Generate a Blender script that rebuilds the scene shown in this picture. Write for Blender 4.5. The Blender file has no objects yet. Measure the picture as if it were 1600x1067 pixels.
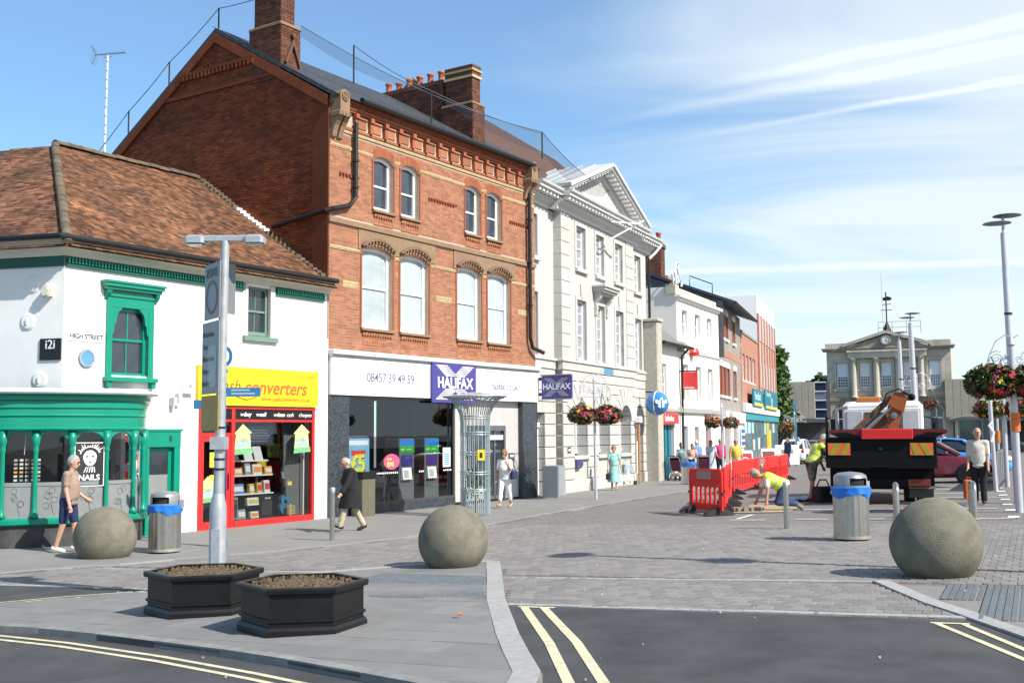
import bpy, math, random
from mathutils import Vector, Matrix
rnd = random.Random(7)
R = math.radians
sc = bpy.context.scene
COL = sc.collection

# ---------------------------------------------------------------- camera
TH = math.atan(143.5/1700.0); RO = R(0.4); CAMZ = 1.66
cam = bpy.data.cameras.new('camera'); camo = bpy.data.objects.new('camera', cam); COL.objects.link(camo)
_fw = Vector((0, math.cos(TH), math.sin(TH))); _r0 = Vector((1, 0, 0)); _u0 = _r0.cross(_fw)
_rt = _r0*math.cos(RO) - _u0*math.sin(RO); _up = _rt.cross(_fw)
camo.matrix_world = Matrix(((_rt.x, _up.x, -_fw.x, 0), (_rt.y, _up.y, -_fw.y, 0), (_rt.z, _up.z, -_fw.z, CAMZ), (0, 0, 0, 1)))
cam.sensor_width = 36.0; cam.lens = 36.0*1700/1600; cam.clip_end = 5000; cam.clip_start = 0.1
sc.camera = camo
sc.view_settings.view_transform = 'Standard'; sc.view_settings.look = 'None'
sc.view_settings.gamma = 1.0; sc.view_settings.use_curve_mapping = False
sc.view_settings.exposure = 0.5

# ---------------------------------------------------------------- sky and sun
SUN = Vector((0.604, -0.453, 0.656)).normalized()
SELEV = math.asin(SUN.z); SROT = math.atan2(SUN.x, SUN.y)
w = bpy.data.worlds.new('World'); sc.world = w; w.use_nodes = True
nt = w.node_tree; nt.nodes.clear(); N = nt.nodes.new; L = nt.links.new
out = N('ShaderNodeOutputWorld'); bg = N('ShaderNodeBackground'); sky = N('ShaderNodeTexSky')
sky.sky_type = 'NISHITA'; sky.sun_disc = False; sky.sun_elevation = SELEV; sky.sun_rotation = SROT
sky.air_density = 1.1; sky.dust_density = 0.25; sky.ozone_density = 2.0; sky.altitude = 60
bg.inputs['Strength'].default_value = 0.098
# thin cirrus: noise on a flat layer high above, seen along the view direction
tc = N('ShaderNodeTexCoord'); sx = N('ShaderNodeSeparateXYZ'); L(tc.outputs['Generated'], sx.inputs[0])
def M2(op, a, b=None, c=None, clamp=False):
    n = N('ShaderNodeMath'); n.operation = op; n.use_clamp = clamp
    for i, v in enumerate((a, b, c)):
        if v is None: continue
        if isinstance(v, (int, float)): n.inputs[i].default_value = v
        else: L(v, n.inputs[i])
    return n.outputs[0]
zz = M2('MAXIMUM', M2('ADD', sx.outputs['Z'], 0.10), 0.06)
cb = N('ShaderNodeCombineXYZ'); L(M2('DIVIDE', sx.outputs['X'], zz), cb.inputs[0]); L(M2('DIVIDE', sx.outputs['Y'], zz), cb.inputs[1])
mp = N('ShaderNodeMapping'); mp.inputs['Rotation'].default_value = (0, 0, R(52)); mp.inputs['Scale'].default_value = (0.55, 1.25, 1); mp.inputs['Location'].default_value = (3.1, 1.7, 0)
L(cb.outputs[0], mp.inputs[0])
n1 = N('ShaderNodeTexNoise'); n1.inputs['Scale'].default_value = 0.9; n1.inputs['Detail'].default_value = 9; n1.inputs['Roughness'].default_value = 0.52
n1.inputs['Distortion'].default_value = 1.2; L(mp.outputs[0], n1.inputs['Vector'])
# more cloud towards the south-east side and towards the horizon
side = M2('MULTIPLY_ADD', sx.outputs['X'], 0.72, 0.10)
low = M2('MULTIPLY', M2('SUBTRACT', 0.42, sx.outputs['Z'], clamp=True), 0.75)
amt = M2('ADD', side, low)
cr = N('ShaderNodeMapRange'); cr.interpolation_type = 'SMOOTHSTEP'; cr.inputs['From Min'].default_value = 0.62; cr.inputs['From Max'].default_value = 1.15
L(M2('ADD', n1.outputs[0], amt), cr.inputs[0])
class _C: pass
# vapour trails: straight thin bands on the same layer
def trail(a, off, wid, amt):
    m = N('ShaderNodeMapping'); m.inputs['Rotation'].default_value = (0, 0, a); L(cb.outputs[0], m.inputs[0])
    s = N('ShaderNodeSeparateXYZ'); L(m.outputs[0], s.inputs[0])
    d = N('ShaderNodeTexNoise'); d.inputs['Scale'].default_value = 3.0; d.inputs['Detail'].default_value = 5; L(m.outputs[0], d.inputs['Vector'])
    q = N('ShaderNodeMath'); q.operation = 'MULTIPLY_ADD'; q.inputs[1].default_value = 0.10; L(d.outputs[0], q.inputs[0]); L(s.outputs['Y'], q.inputs[2])
    e = N('ShaderNodeMath'); e.operation = 'SUBTRACT'; e.inputs[1].default_value = off; L(q.outputs[0], e.inputs[0])
    b = N('ShaderNodeMath'); b.operation = 'ABSOLUTE'; L(e.outputs[0], b.inputs[0])
    r = N('ShaderNodeMapRange'); r.inputs['From Min'].default_value = 0; r.inputs['From Max'].default_value = wid
    r.inputs['To Min'].default_value = amt; r.inputs['To Max'].default_value = 0; L(b.outputs[0], r.inputs[0])
    e2 = N('ShaderNodeMapRange'); e2.interpolation_type = 'SMOOTHSTEP'; e2.inputs['From Min'].default_value = -1.2; e2.inputs['From Max'].default_value = -.3; L(s.outputs['X'], e2.inputs[0])
    return M2('MULTIPLY', M2('MULTIPLY', r.outputs[0], d.outputs[0]), e2.outputs[0])
acc = M2('MULTIPLY_ADD', cr.outputs[0], 0.80, 0.10)
for t in ((R(29.1), 2.38, .045, 1.15), (R(32.6), 2.52, .03, 1.2), (R(33.6), 2.24, .04, .8), (R(11.6), 4.09, .07, .9)):
    ad = N('ShaderNodeMath'); ad.operation = 'ADD'; ad.use_clamp = True; L(acc, ad.inputs[0]); L(trail(*t), ad.inputs[1]); acc = ad.outputs[0]
mx = N('ShaderNodeMix'); mx.data_type = 'RGBA'; L(acc, mx.inputs[0])
vm_ = N('ShaderNodeVectorMath'); vm_.operation = 'MULTIPLY'; vm_.inputs[1].default_value = (0.80, 1.15, 1.36); L(sky.outputs[0], vm_.inputs[0])
L(vm_.outputs[0], mx.inputs[6]); mx.inputs[7].default_value = (6.6, 7.3, 7.7, 1)
L(mx.outputs[2], bg.inputs['Color']); L(bg.outputs[0], out.inputs[0])
sl = bpy.data.lights.new('sun', 'SUN'); sl.energy = 5.0; sl.angle = R(0.5); sl.color = (1.0, 0.945, 0.86)
so = bpy.data.objects.new('sun', sl); COL.objects.link(so); so.rotation_euler = SUN.to_track_quat('Z', 'Y').to_euler(); so.location = (20, -20, 40)

# ---------------------------------------------------------------- helpers
CA, SA = math.cos(math.atan(.48)), math.sin(math.atan(.48))
def G(x, y):
    """height of the gently cross-sloping street"""
    u = x*CA - y*SA
    return .031*min(0.0, max(u, -14.0))

MATS = {}
def mat(name, col, rough=.6, metal=0., var=.12, scale=6., bump=0., bscale=40., spec=.4, island=0., dirt=0., dcol=(.05, .045, .04), coat=0.):
    if name in MATS: return MATS[name]
    m = bpy.data.materials.new(name); m.use_nodes = True; t = m.node_tree; b = t.nodes['Principled BSDF']
    n, l = t.nodes.new, t.links.new
    b.inputs['Roughness'].default_value = rough; b.inputs['Metallic'].default_value = metal; b.inputs['Specular IOR Level'].default_value = spec
    if coat: b.inputs['Coat Weight'].default_value = coat; b.inputs['Coat Roughness'].default_value = .08
    tc = n('ShaderNodeTexCoord'); c = None
    nz = n('ShaderNodeTexNoise'); nz.inputs['Scale'].default_value = scale; nz.inputs['Detail'].default_value = 6; nz.inputs['Roughness'].default_value = .6
    l(tc.outputs['Object'], nz.inputs['Vector'])
    rp = n('ShaderNodeMapRange'); rp.inputs['From Min'].default_value = .3; rp.inputs['From Max'].default_value = .7
    rp.inputs['To Min'].default_value = 1-var; rp.inputs['To Max'].default_value = 1+var; l(nz.outputs[0], rp.inputs[0])
    val = rp.outputs[0]
    if island:
        gi = n('ShaderNodeNewGeometry'); oi = n('ShaderNodeObjectInfo')
        a = n('ShaderNodeMath'); a.operation = 'ADD'; l(gi.outputs['Random Per Island'], a.inputs[0]); l(oi.outputs['Random'], a.inputs[1])
        f = n('ShaderNodeMath'); f.operation = 'FRACT'; l(a.outputs[0], f.inputs[0])
        r2 = n('ShaderNodeMapRange'); r2.inputs['To Min'].default_value = 1-island; r2.inputs['To Max'].default_value = 1+island; l(f.outputs[0], r2.inputs[0])
        mm = n('ShaderNodeMath'); mm.operation = 'MULTIPLY'; l(val, mm.inputs[0]); l(r2.outputs[0], mm.inputs[1]); val = mm.outputs[0]
    vm = n('ShaderNodeVectorMath'); vm.operation = 'SCALE'; vm.inputs[0].default_value = col[:3]; l(val, vm.inputs['Scale']); c = vm.outputs[0]
    if dirt:
        n2 = n('ShaderNodeTexNoise'); n2.inputs['Scale'].default_value = scale*.23; n2.inputs['Detail'].default_value = 8; n2.inputs['Roughness'].default_value = .7
        l(tc.outputs['Object'], n2.inputs['Vector'])
        r3 = n('ShaderNodeMapRange'); r3.inputs['From Min'].default_value = .48; r3.inputs['From Max'].default_value = .72; r3.inputs['To Max'].default_value = dirt
        l(n2.outputs[0], r3.inputs[0])
        mxx = n('ShaderNodeMix'); mxx.data_type = 'RGBA'; l(r3.outputs[0], mxx.inputs[0]); l(c, mxx.inputs[6]); mxx.inputs[7].default_value = (*dcol, 1); c = mxx.outputs[2]
    l(c, b.inputs['Base Color'])
    if bump:
        n3 = n('ShaderNodeTexNoise'); n3.inputs['Scale'].default_value = bscale; n3.inputs['Detail'].default_value = 4; l(tc.outputs['Object'], n3.inputs['Vector'])
        bp = n('ShaderNodeBump'); bp.inputs['Strength'].default_value = bump; bp.inputs['Distance'].default_value = .02; l(n3.outputs[0], bp.inputs['Height']); l(bp.outputs[0], b.inputs['Normal'])
    MATS[name] = m; return m

def glass(name, tint=(.75, .8, .82), rough=.02, through=.8):
    if name in MATS: return MATS[name]
    m = bpy.data.materials.new(name); m.use_nodes = True; t = m.node_tree; t.nodes.clear(); n, l = t.nodes.new, t.links.new
    o = n('ShaderNodeOutputMaterial'); tr = n('ShaderNodeBsdfTransparent'); tr.inputs[0].default_value = (*tint, 1)
    gl = n('ShaderNodeBsdfGlossy'); gl.inputs['Roughness'].default_value = rough; gl.inputs[0].default_value = (.9, .95, 1, 1)
    fr = n('ShaderNodeFresnel'); fr.inputs[0].default_value = 1.5
    a = n('ShaderNodeMath'); a.operation = 'MULTIPLY_ADD'; a.inputs[1].default_value = 1.0; a.inputs[2].default_value = 1-through-.04; a.use_clamp = True; l(fr.outputs[0], a.inputs[0])
    mx = n('ShaderNodeMixShader'); l(a.outputs[0], mx.inputs[0]); l(tr.outputs[0], mx.inputs[1]); l(gl.outputs[0], mx.inputs[2]); l(mx.outputs[0], o.inputs[0])
    MATS[name] = m; return m

class MB:
    """collects shapes and links them as one mesh object"""
    def __init__(s): s.v = []; s.f = []; s.m = []
    def add(s, vs, fs, m=0):
        b = len(s.v); s.v += [tuple(p) for p in vs]
        for q in fs: s.f.append([b+i for i in q]); s.m.append(m)
        return s
    def box(s, x0, x1, y0, y1, z0, z1, m=0, T=None):
        vs = [(x0, y0, z0), (x1, y0, z0), (x1, y1, z0), (x0, y1, z0), (x0, y0, z1), (x1, y0, z1), (x1, y1, z1), (x0, y1, z1)]
        if T is not None: vs = [T @ Vector(p) for p in vs]
        return s.add(vs, [(3, 2, 1, 0), (4, 5, 6, 7), (0, 1, 5, 4), (1, 2, 6, 5), (2, 3, 7, 6), (3, 0, 4, 7)], m)
    def cbox(s, x0, x1, y0, y1, z0, z1, c=.02, m=0, T=None):
        """box with chamfered vertical and top edges"""
        rings = []
        for z, k in ((z0, 0), (z1-c, 0), (z1, c)):
            a, b, d, e = x0+k, x1-k, y0+k, y1-k
            rings.append([(a+c, d, z), (b-c, d, z), (b, d+c, z), (b, e-c, z), (b-c, e, z), (a+c, e, z), (a, e-c, z), (a, d+c, z)])
        vs = [p for r in rings for p in r]
        if T is not None: vs = [T @ Vector(p) for p in vs]
        fs = [tuple(range(7, -1, -1)), tuple(range(16, 24))]
        for k in (0, 8):
            for i in range(8): j = (i+1) % 8; fs.append((k+i, k+j, k+8+j, k+8+i))
        return s.add(vs, fs, m)
    def prism(s, pts, a, b, axis='y', m=0):
        n = len(pts)
        def P(p, t):
            if axis == 'y': return (p[0], t, p[1])
            if axis == 'x': return (t, p[0], p[1])
            return (p[0], p[1], t)
        vs = [P(p, a) for p in pts] + [P(p, b) for p in pts]
        fs = [tuple(range(n)), tuple(range(2*n-1, n-1, -1))]
        for i in range(n): j = (i+1) % n; fs.append((j, i, n+i, n+j))
        return s.add(vs, fs, m)
    def strip(s, lo, hi, a, b, m=0):
        """solid between two polylines (x,z) lo and hi, from y=a to y=b"""
        n = len(lo); vs = [(p[0], a, p[1]) for p in lo]+[(p[0], a, p[1]) for p in hi]+[(p[0], b, p[1]) for p in lo]+[(p[0], b, p[1]) for p in hi]
        fs = []
        for i in range(n-1):
            fs += [(i, i+1, n+i+1, n+i), (2*n+i+1, 2*n+i, 3*n+i, 3*n+i+1), (i+1, i, 2*n+i, 2*n+i+1), (n+i, n+i+1, 3*n+i+1, 3*n+i)]
        fs += [(0, n, 3*n, 2*n), (n-1, 3*n-1, 4*n-1, 2*n-1)]
        return s.add(vs, fs, m)
    def tube(s, path, r, n=8, m=0, caps=True):
        P = [Vector(p) for p in path]; k = len(P); rr = r if isinstance(r, (list, tuple)) else [r]*k
        vs = []; prev = None
        for i in range(k):
            d = (P[min(i+1, k-1)]-P[max(i-1, 0)]).normalized()
            if prev is None: a = d.orthogonal().normalized()
            else:
                a = prev - d*prev.dot(d)
                a = a.normalized() if a.length > 1e-6 else d.orthogonal().normalized()
            prev = a; b = d.cross(a)
            for j in range(n):
                t = 2*math.pi*j/n; vs.append(P[i]+(a*math.cos(t)+b*math.sin(t))*rr[i])
        fs = []
        for i in range(k-1):
            for j in range(n): q = (j+1) % n; fs.append((i*n+j, i*n+q, (i+1)*n+q, (i+1)*n+j))
        if caps: fs += [tuple(range(n-1, -1, -1)), tuple((k-1)*n+j for j in range(n))]
        return s.add(vs, fs, m)
    def lathe(s, prof, n=24, c=(0, 0, 0), m=0, axis='z', cap=True):
        vs = []
        for r, z in prof:
            for j in range(n):
                t = 2*math.pi*j/n; a, b = r*math.cos(t), r*math.sin(t)
                if axis == 'z': vs.append((c[0]+a, c[1]+b, c[2]+z))
                elif axis == 'y': vs.append((c[0]+a, c[1]+z, c[2]-b))
                else: vs.append((c[0]+z, c[1]+a, c[2]+b))
        fs = []
        for i in range(len(prof)-1):
            for j in range(n): q = (j+1) % n; fs.append((i*n+j, i*n+q, (i+1)*n+q, (i+1)*n+j))
        if cap and prof[0][0] > 1e-4: fs.append(tuple(range(n-1, -1, -1)))
        if cap and prof[-1][0] > 1e-4: fs.append(tuple((len(prof)-1)*n+j for j in range(n)))
        return s.add(vs, fs, m)
    def ell(s, c, r, n=12, k=8, m=0, T=None):
        vs = []; fs = []
        for i in range(k+1):
            p = math.pi*i/k
            for j in range(n):
                t = 2*math.pi*j/n; q = Vector((r[0]*math.sin(p)*math.cos(t), r[1]*math.sin(p)*math.sin(t), r[2]*math.cos(p)))
                if T is not None: q = T @ q
                vs.append(Vector(c)+q)
        for i in range(k):
            for j in range(n): q = (j+1) % n; fs.append(((i+1)*n+j, (i+1)*n+q, i*n+q, i*n+j))
        return s.add(vs, fs, m)
    def wall(s, x0, x1, z0, z1, ops, y=0., dep=.25, m=0, back=None):
        """front skin with rectangular openings (a,b,c,d) and their reveals"""
        xs = sorted({x0, x1, *[o[0] for o in ops], *[o[1] for o in ops]}); zs = sorted({z0, z1, *[o[2] for o in ops], *[o[3] for o in ops]})
        xs = [x for x in xs if x0 <= x <= x1]; zs = [z for z in zs if z0 <= z <= z1]
        for i in range(len(xs)-1):
            for j in range(len(zs)-1):
                a, b, c, d = xs[i], xs[i+1], zs[j], zs[j+1]; cx, cz = (a+b)/2, (c+d)/2
                if any(o[0] < cx < o[1] and o[2] < cz < o[3] for o in ops): continue
                s.add([(a, y, c), (b, y, c), (b, y, d), (a, y, d)], [(0, 1, 2, 3)], m)
        for a, b, c, d in ops:
            Y = y+dep
            s.add([(a, y, c), (a, Y, c), (a, Y, d), (a, y, d)], [(0, 1, 2, 3)], m); s.add([(b, y, c), (b, y, d), (b, Y, d), (b, Y, c)], [(0, 1, 2, 3)], m)
            s.add([(a, y, d), (a, Y, d), (b, Y, d), (b, y, d)], [(0, 1, 2, 3)], m); s.add([(a, y, c), (b, y, c), (b, Y, c), (a, Y, c)], [(0, 1, 2, 3)], m)
        return s
    def mesh(s, name, mats, smooth=False):
        me = bpy.data.meshes.new(name); me.from_pydata(s.v, [], s.f)
        if not isinstance(mats, (list, tuple)): mats = [mats]
        for q in mats: me.materials.append(q)
        if len(mats) > 1: me.polygons.foreach_set('material_index', s.m)
        if smooth: me.polygons.foreach_set('use_smooth', [True]*len(me.polygons))
        me.update(); return me
    def build(s, name, mats, parent=None, smooth=False, loc=None, rot=None):
        o = bpy.data.objects.new(name, s.mesh(name, mats, smooth)); COL.objects.link(o)
        if parent is not None: o.parent = parent
        if loc is not None: o.location = loc
        if rot is not None: o.rotation_euler = rot
        if smooth:
            try: o.data.set_sharp_from_angle(angle=R(40))
            except Exception: pass
        return o

def inst(name, me, parent, loc=(0, 0, 0), rot=(0, 0, 0), scale=None):
    o = bpy.data.objects.new(name, me); COL.objects.link(o); o.parent = parent; o.location = loc; o.rotation_euler = rot
    if scale: o.scale = scale
    return o
def tag(o, label=None, cat=None, group=None, kind=None):
    if label: o['label'] = label
    if cat: o['category'] = cat
    if group: o['group'] = group
    if kind: o['kind'] = kind
    return o
def thing(name, label, cat, loc=(0, 0, 0), rz=0., group=None):
    o = bpy.data.objects.new(name, None); COL.objects.link(o); o.location = loc; o.rotation_euler = (0, 0, rz); o.empty_display_size = .2
    return tag(o, label, cat, group)
def stuff(o): o['kind'] = 'stuff'; return o
def kids(o): return [c for c in COL.objects if c.parent == o]
def copy_tree(o, loc, rz, label, parent=None):
    KM = {}
    for c in COL.objects:
        if c.parent is not None: KM.setdefault(c.parent.name, []).append(c)
    def rec(a, par):
        c = a.copy(); COL.objects.link(c); c.parent = par
        for k in KM.get(a.name, []): rec(k, c)
        return c
    r = rec(o, parent); r.location = loc; r.rotation_euler = (0, 0, rz); r['label'] = label
    return r
def text(s, size, m, parent, loc, rot=(R(90), 0, 0), bold=0., shear=0., width=None, align='LEFT', name='lettering', depth=.004):
    c = bpy.data.curves.new(name, 'FONT'); c.body = s; c.size = size; c.extrude = depth; c.offset = bold; c.shear = shear; c.align_x = align; c.resolution_u = 3
    if width: c.space_character = width
    t = bpy.data.objects.new('tmp', c)
    me = bpy.data.meshes.new_from_object(t); me.name = name; bpy.data.objects.remove(t); bpy.data.curves.remove(c)
    me.materials.clear(); me.materials.append(m)
    o = bpy.data.objects.new(name, me); COL.objects.link(o); o.parent = parent; o.location = loc; o.rotation_euler = rot
    return o
def arc(a, b, zs, rise, n=12):
    """segmental arch from (a,zs) to (b,zs) with the given rise"""
    h = (b-a)/2; r = (h*h+rise*rise)/(2*rise); cz = zs+rise-r; t0 = math.asin(min(1, h/r))
    if rise > h*.999: t0 = math.pi/2 if abs(rise-h) < 1e-3 else t0
    return [((a+b)/2+r*math.sin(-t0+2*t0*i/n), cz+r*math.cos(-t0+2*t0*i/n)) for i in range(n+1)]
# ================================================================= ground
import bmesh
asph = mat('asphalt', (.066, .068, .070), .9, var=.3, scale=1.6, bump=.45, bscale=260, dirt=.35, dcol=(.11, .108, .1), spec=.3)
sett = mat('street_paving', (.186, .175, .166), .85, var=.10, scale=1.3, dirt=.4, dcol=(.16, .15, .14))
settb = mat('paving_block', (.205, .191, .180), .85, var=.10, scale=9, island=.16, dirt=.35, dcol=(.17, .155, .145), bump=.15, bscale=90)
conc = mat('pavement_concrete', (.215, .21, .2), .88, var=.10, scale=1.2, bump=.2, bscale=120, dirt=.4, dcol=(.2, .195, .185))
slabm = mat('slab_stone', (.195, .194, .188), .85, var=.09, scale=4, island=.08, dirt=.35, dcol=(.19, .185, .175), bump=.2, bscale=130)
gran = mat('granite', (.34, .335, .325), .8, var=.16, scale=14, island=.07, bump=.2, bscale=150, dirt=.3, dcol=(.3, .29, .27))
tacm = mat('tactile', (.13, .143, .152), .8, var=.14, scale=8, island=.08)
yelp = mat('yellow_paint', (.60, .55, .36), .8, var=.25, scale=12, dirt=.75, dcol=(.45, .42, .3))
whip = mat('white_paint', (.74, .74, .72), .75, var=.12, scale=12, dirt=.45, dcol=(.38, .37, .35))
# the paved street beyond the built blocks: joints by material
def paving_nodes(m, bw, bh, mort, c1, c2, cm):
    t = m.node_tree; n, l = t.nodes.new, t.links.new; b = t.nodes['Principled BSDF']
    old = b.inputs['Base Color'].links[0].from_socket
    tc = n('ShaderNodeTexCoord'); mp = n('ShaderNodeMapping'); mp.inputs['Rotation'].default_value = (0, 0, math.atan(.48)); l(tc.outputs['Object'], mp.inputs[0])
    br = n('ShaderNodeTexBrick'); br.inputs['Scale'].default_value = 1; br.inputs['Brick Width'].default_value = bw; br.inputs['Row Height'].default_value = bh
    br.inputs['Mortar Size'].default_value = mort; br.inputs['Color1'].default_value = (*c1, 1); br.inputs['Color2'].default_value = (*c2, 1); br.inputs['Mortar'].default_value = (*cm, 1)
    l(mp.outputs[0], br.inputs['Vector'])
    mx = n('ShaderNodeMix'); mx.data_type = 'RGBA'; mx.blend_type = 'MULTIPLY'; mx.inputs[0].default_value = 1; l(old, mx.inputs[6]); l(br.outputs[0], mx.inputs[7]); l(mx.outputs[2], b.inputs['Base Color'])
paving_nodes(sett, .2, .2, .008, (1.1, 1.08, 1.06), (.92, .9, .89), (.62, .6, .58))
paving_nodes(conc, .6, .9, .006, (1.04, 1.04, 1.04), (.96, .96, .96), (.75, .74, .72))

us = [-500, -14, -7, 0, 600]; vs_ = [-80, 0, 20, 60, 150, 400, 1600]
mb = MB(); idx = {}
for i, u in enumerate(us):
    for j, v in enumerate(vs_):
        x, y = u*CA+v*SA, -u*SA+v*CA; idx[i, j] = len(mb.v); mb.v.append((x, y, G(x, y)))
for i in range(len(us)-1):
    for j in range(len(vs_)-1): mb.f.append([idx[i, j], idx[i+1, j], idx[i+1, j+1], idx[i, j+1]]); mb.m.append(0)
street = tag(mb.build('street', sett), 'grey block paved street with a gentle cross fall', kind='structure')

def sheet(name, poly, h, m, parent=None, skirt=0.):
    """thin sheet following the street's fall"""
    bm = bmesh.new(); f = bm.faces.new([bm.verts.new((p[0], p[1], 0)) for p in poly])
    bm.normal_update()
    if f.normal.z < 0: f.normal_flip()
    for u in (-14, 0):
        bmesh.ops.bisect_plane(bm, geom=bm.verts[:]+bm.edges[:]+bm.faces[:], plane_co=(u*CA, -u*SA, 0), plane_no=(CA, -SA, 0))
    hf = h if callable(h) else (lambda x, y: h)
    if skirt:
        be = [e for e in bm.edges if e.is_boundary]; r = bmesh.ops.extrude_edge_only(bm, edges=be); low = {v for v in r['geom'] if isinstance(v, bmesh.types.BMVert)}
    else: low = set()
    for v in bm.verts: v.co.z = G(v.co.x, v.co.y)+hf(v.co.x, v.co.y)-(skirt if v in low else 0)
    bmesh.ops.triangulate(bm, faces=[q for q in bm.faces if len(q.verts) > 4]); bmesh.ops.recalc_face_normals(bm, faces=bm.faces[:]) if skirt else None
    me = bpy.data.meshes.new(name); bm.to_mesh(me); bm.free(); me.materials.append(m)
    if not skirt:
        if me.polygons and me.polygons[0].normal.z < 0: me.flip_normals()
    o = bpy.data.objects.new(name, me); COL.objects.link(o); o.parent = parent; return o
def inside(x, y, poly):
    c = False; n = len(poly); j = n-1
    for i in range(n):
        a, b = poly[i], poly[j]
        if (a[1] > y) != (b[1] > y) and x < (b[0]-a[0])*(y-a[1])/(b[1]-a[1])+a[0]: c = not c
        j = i
    return c
def band(pts, wd, side=0.):
    """polygon of a band of width wd along a polyline"""
    l, r = [], []
    for i, p in enumerate(pts):
        a, b = pts[max(i-1, 0)], pts[min(i+1, len(pts)-1)]; d = Vector((b[0]-a[0], b[1]-a[1])).normalized(); q = Vector((-d.y, d.x))
        l.append((p[0]+q.x*wd*(side+.5), p[1]+q.y*wd*(side+.5))); r.append((p[0]+q.x*wd*(side-.5), p[1]+q.y*wd*(side-.5)))
    return l+r[::-1]

ROADP = [(4.06, -30), (4.06, 9.78), (-.09, 11.74), (-.5, 13), (-4.73, 14.26), (-5.91, 14.84), (-7.2, 15.48), (-14, 18.6), (-40, 31), (-40, -30)]
road = tag(sheet('road', ROADP, .004, asph), 'dark asphalt side road in front of the paved street', kind='structure')
ISL = [(-8, 12.25), (-6.2, 13.22), (-5.55, 13.6), (-4.8, 13.95), (-3.38, 15.25), (-1.96, 15.92), (-.97, 16.29), (-.3, 16.25), (-.2, 16.1), (-.14, 14.08), (-.09, 11.79), (-.02, 10.69), (.06, 9.32), (.2, 7.87), (.1, 7.2), (-.1, 7.1),
       (-.68, 7.73), (-1.31, 8.3), (-2.11, 9.06), (-3.14, 9.82), (-4.36, 10.73), (-5.17, 11.14), (-6.5, 11.66)]
def eh(x, y): return .022+.04*max(0, min(1, (13.2-y)/1.8))
island = tag(sheet('pavement', ISL, lambda x, y: eh(x, y)-.008, slabm, skirt=.11), 'slabbed pavement island holding the planters', kind='structure')
PAVK = [(-40, 10.5), (-12, 15.6), (-7.79, 16.73), (-7.08, 17.38), (-6.51, 17.47), (-5.61, 18.16), (-4.39, 18.81), (-3.15, 19.92), (-1.88, 21.22), (-.58, 23.73), (1.63, 28.54), (6.19, 37.44), (10.11, 45.76), (14.26, 58.97), (27.5, 98)]
PAVP = PAVK+[(15, 100), (-12, 50), (-40, 60)]
lpav = tag(sheet('pavement', PAVP, .03, conc, skirt=.05), 'pale concrete pavement along the shop fronts', kind='structure')

def clip_rect(poly, x0, x1, y0, y1):
    for ax, lim, sg in ((0, x0, 1), (0, x1, -1), (1, y0, 1), (1, y1, -1)):
        o = []
        for i in range(len(poly)):
            a, b = poly[i-1], poly[i]; da, db = sg*(a[ax]-lim), sg*(b[ax]-lim)
            if (da >= 0) != (db >= 0): t = da/(da-db); o.append((a[0]+t*(b[0]-a[0]), a[1]+t*(b[1]-a[1])))
            if db >= 0: o.append(b)
        poly = o
        if len(poly) < 3: return []
    return poly
def uv(p): return (p[0]*CA-p[1]*SA, p[0]*SA+p[1]*CA)
def xy(u, v): return (u*CA+v*SA, -u*SA+v*CA)
def poly_prism(poly, top, th=.03):
    mb = MB(); n = len(poly); T = [top(*p) for p in poly]
    mb.v = [(p[0], p[1], z) for p, z in zip(poly, T)]+[(p[0], p[1], z-th) for p, z in zip(poly, T)]
    mb.f = [list(range(n))]+[[i, n+i, n+(i+1) % n, (i+1) % n] for i in range(n)]; mb.m = [0]*(n+1)
    ar = sum(poly[i][0]*poly[(i+1) % n][1]-poly[(i+1) % n][0]*poly[i][1] for i in range(n))
    if ar < 0: mb.f = [q[::-1] for q in mb.f]
    return mb, abs(ar)/2
# paving slabs of the island
ISU = [uv(p) for p in ISL]; TAC = [(-2.13, 14.29), (-1.75, 15.1), (-.36, 14.3), (-.3, 11.98), (-1.62, 12.55)]
u0, v0 = min(p[0] for p in ISU), min(p[1] for p in ISU); j = 0; v = v0
while v < max(p[1] for p in ISU):
    u = u0-(.3 if j % 2 else 0)
    while u < max(p[0] for p in ISU):
        c = clip_rect(ISU, u+.003, u+.597, v+.003, v+.447)
        if c:
            pl = [xy(*q) for q in c]; cx = sum(p[0] for p in pl)/len(pl); cy = sum(p[1] for p in pl)/len(pl); dz = rnd.uniform(-.0012, .0012)
            if not inside(cx, cy, TAC):
                m_, ar = poly_prism(pl, lambda x, y: G(x, y)+eh(x, y)+dz)
                if ar > .02: m_.build('paving_slab', slabm, island)
        u += .6
    v += .45; j += 1
# blister paving
dome = MB(); u = -7.2; TU = [uv(p) for p in TAC]; k = 0; u = min(p[0] for p in TU)
while u < max(p[0] for p in TU):
    v = min(p[1] for p in TU)
    while v < max(p[1] for p in TU):
        c = clip_rect(TU, u+.002, u+.398, v+.002, v+.398)
        if c:
            pl = [xy(*q) for q in c]; m_, ar = poly_prism(pl, lambda x, y: G(x, y)+eh(x, y)+.001)
            if ar > .02: m_.build('tactile_slab', tacm, island)
            for a in range(6):
                for b in range(6):
                    x, y = xy(u+.034+a*.066, v+.034+b*.066)
                    if inside(x, y, pl):
                        z = G(x, y)+eh(x, y)
                        dome.lathe([(.022, 0), (.018, .006), (.011, .008)], 6, (x, y, z))
        v += .4
    u += .4
stuff(dome.build('tactile_blister', tacm, island))
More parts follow.
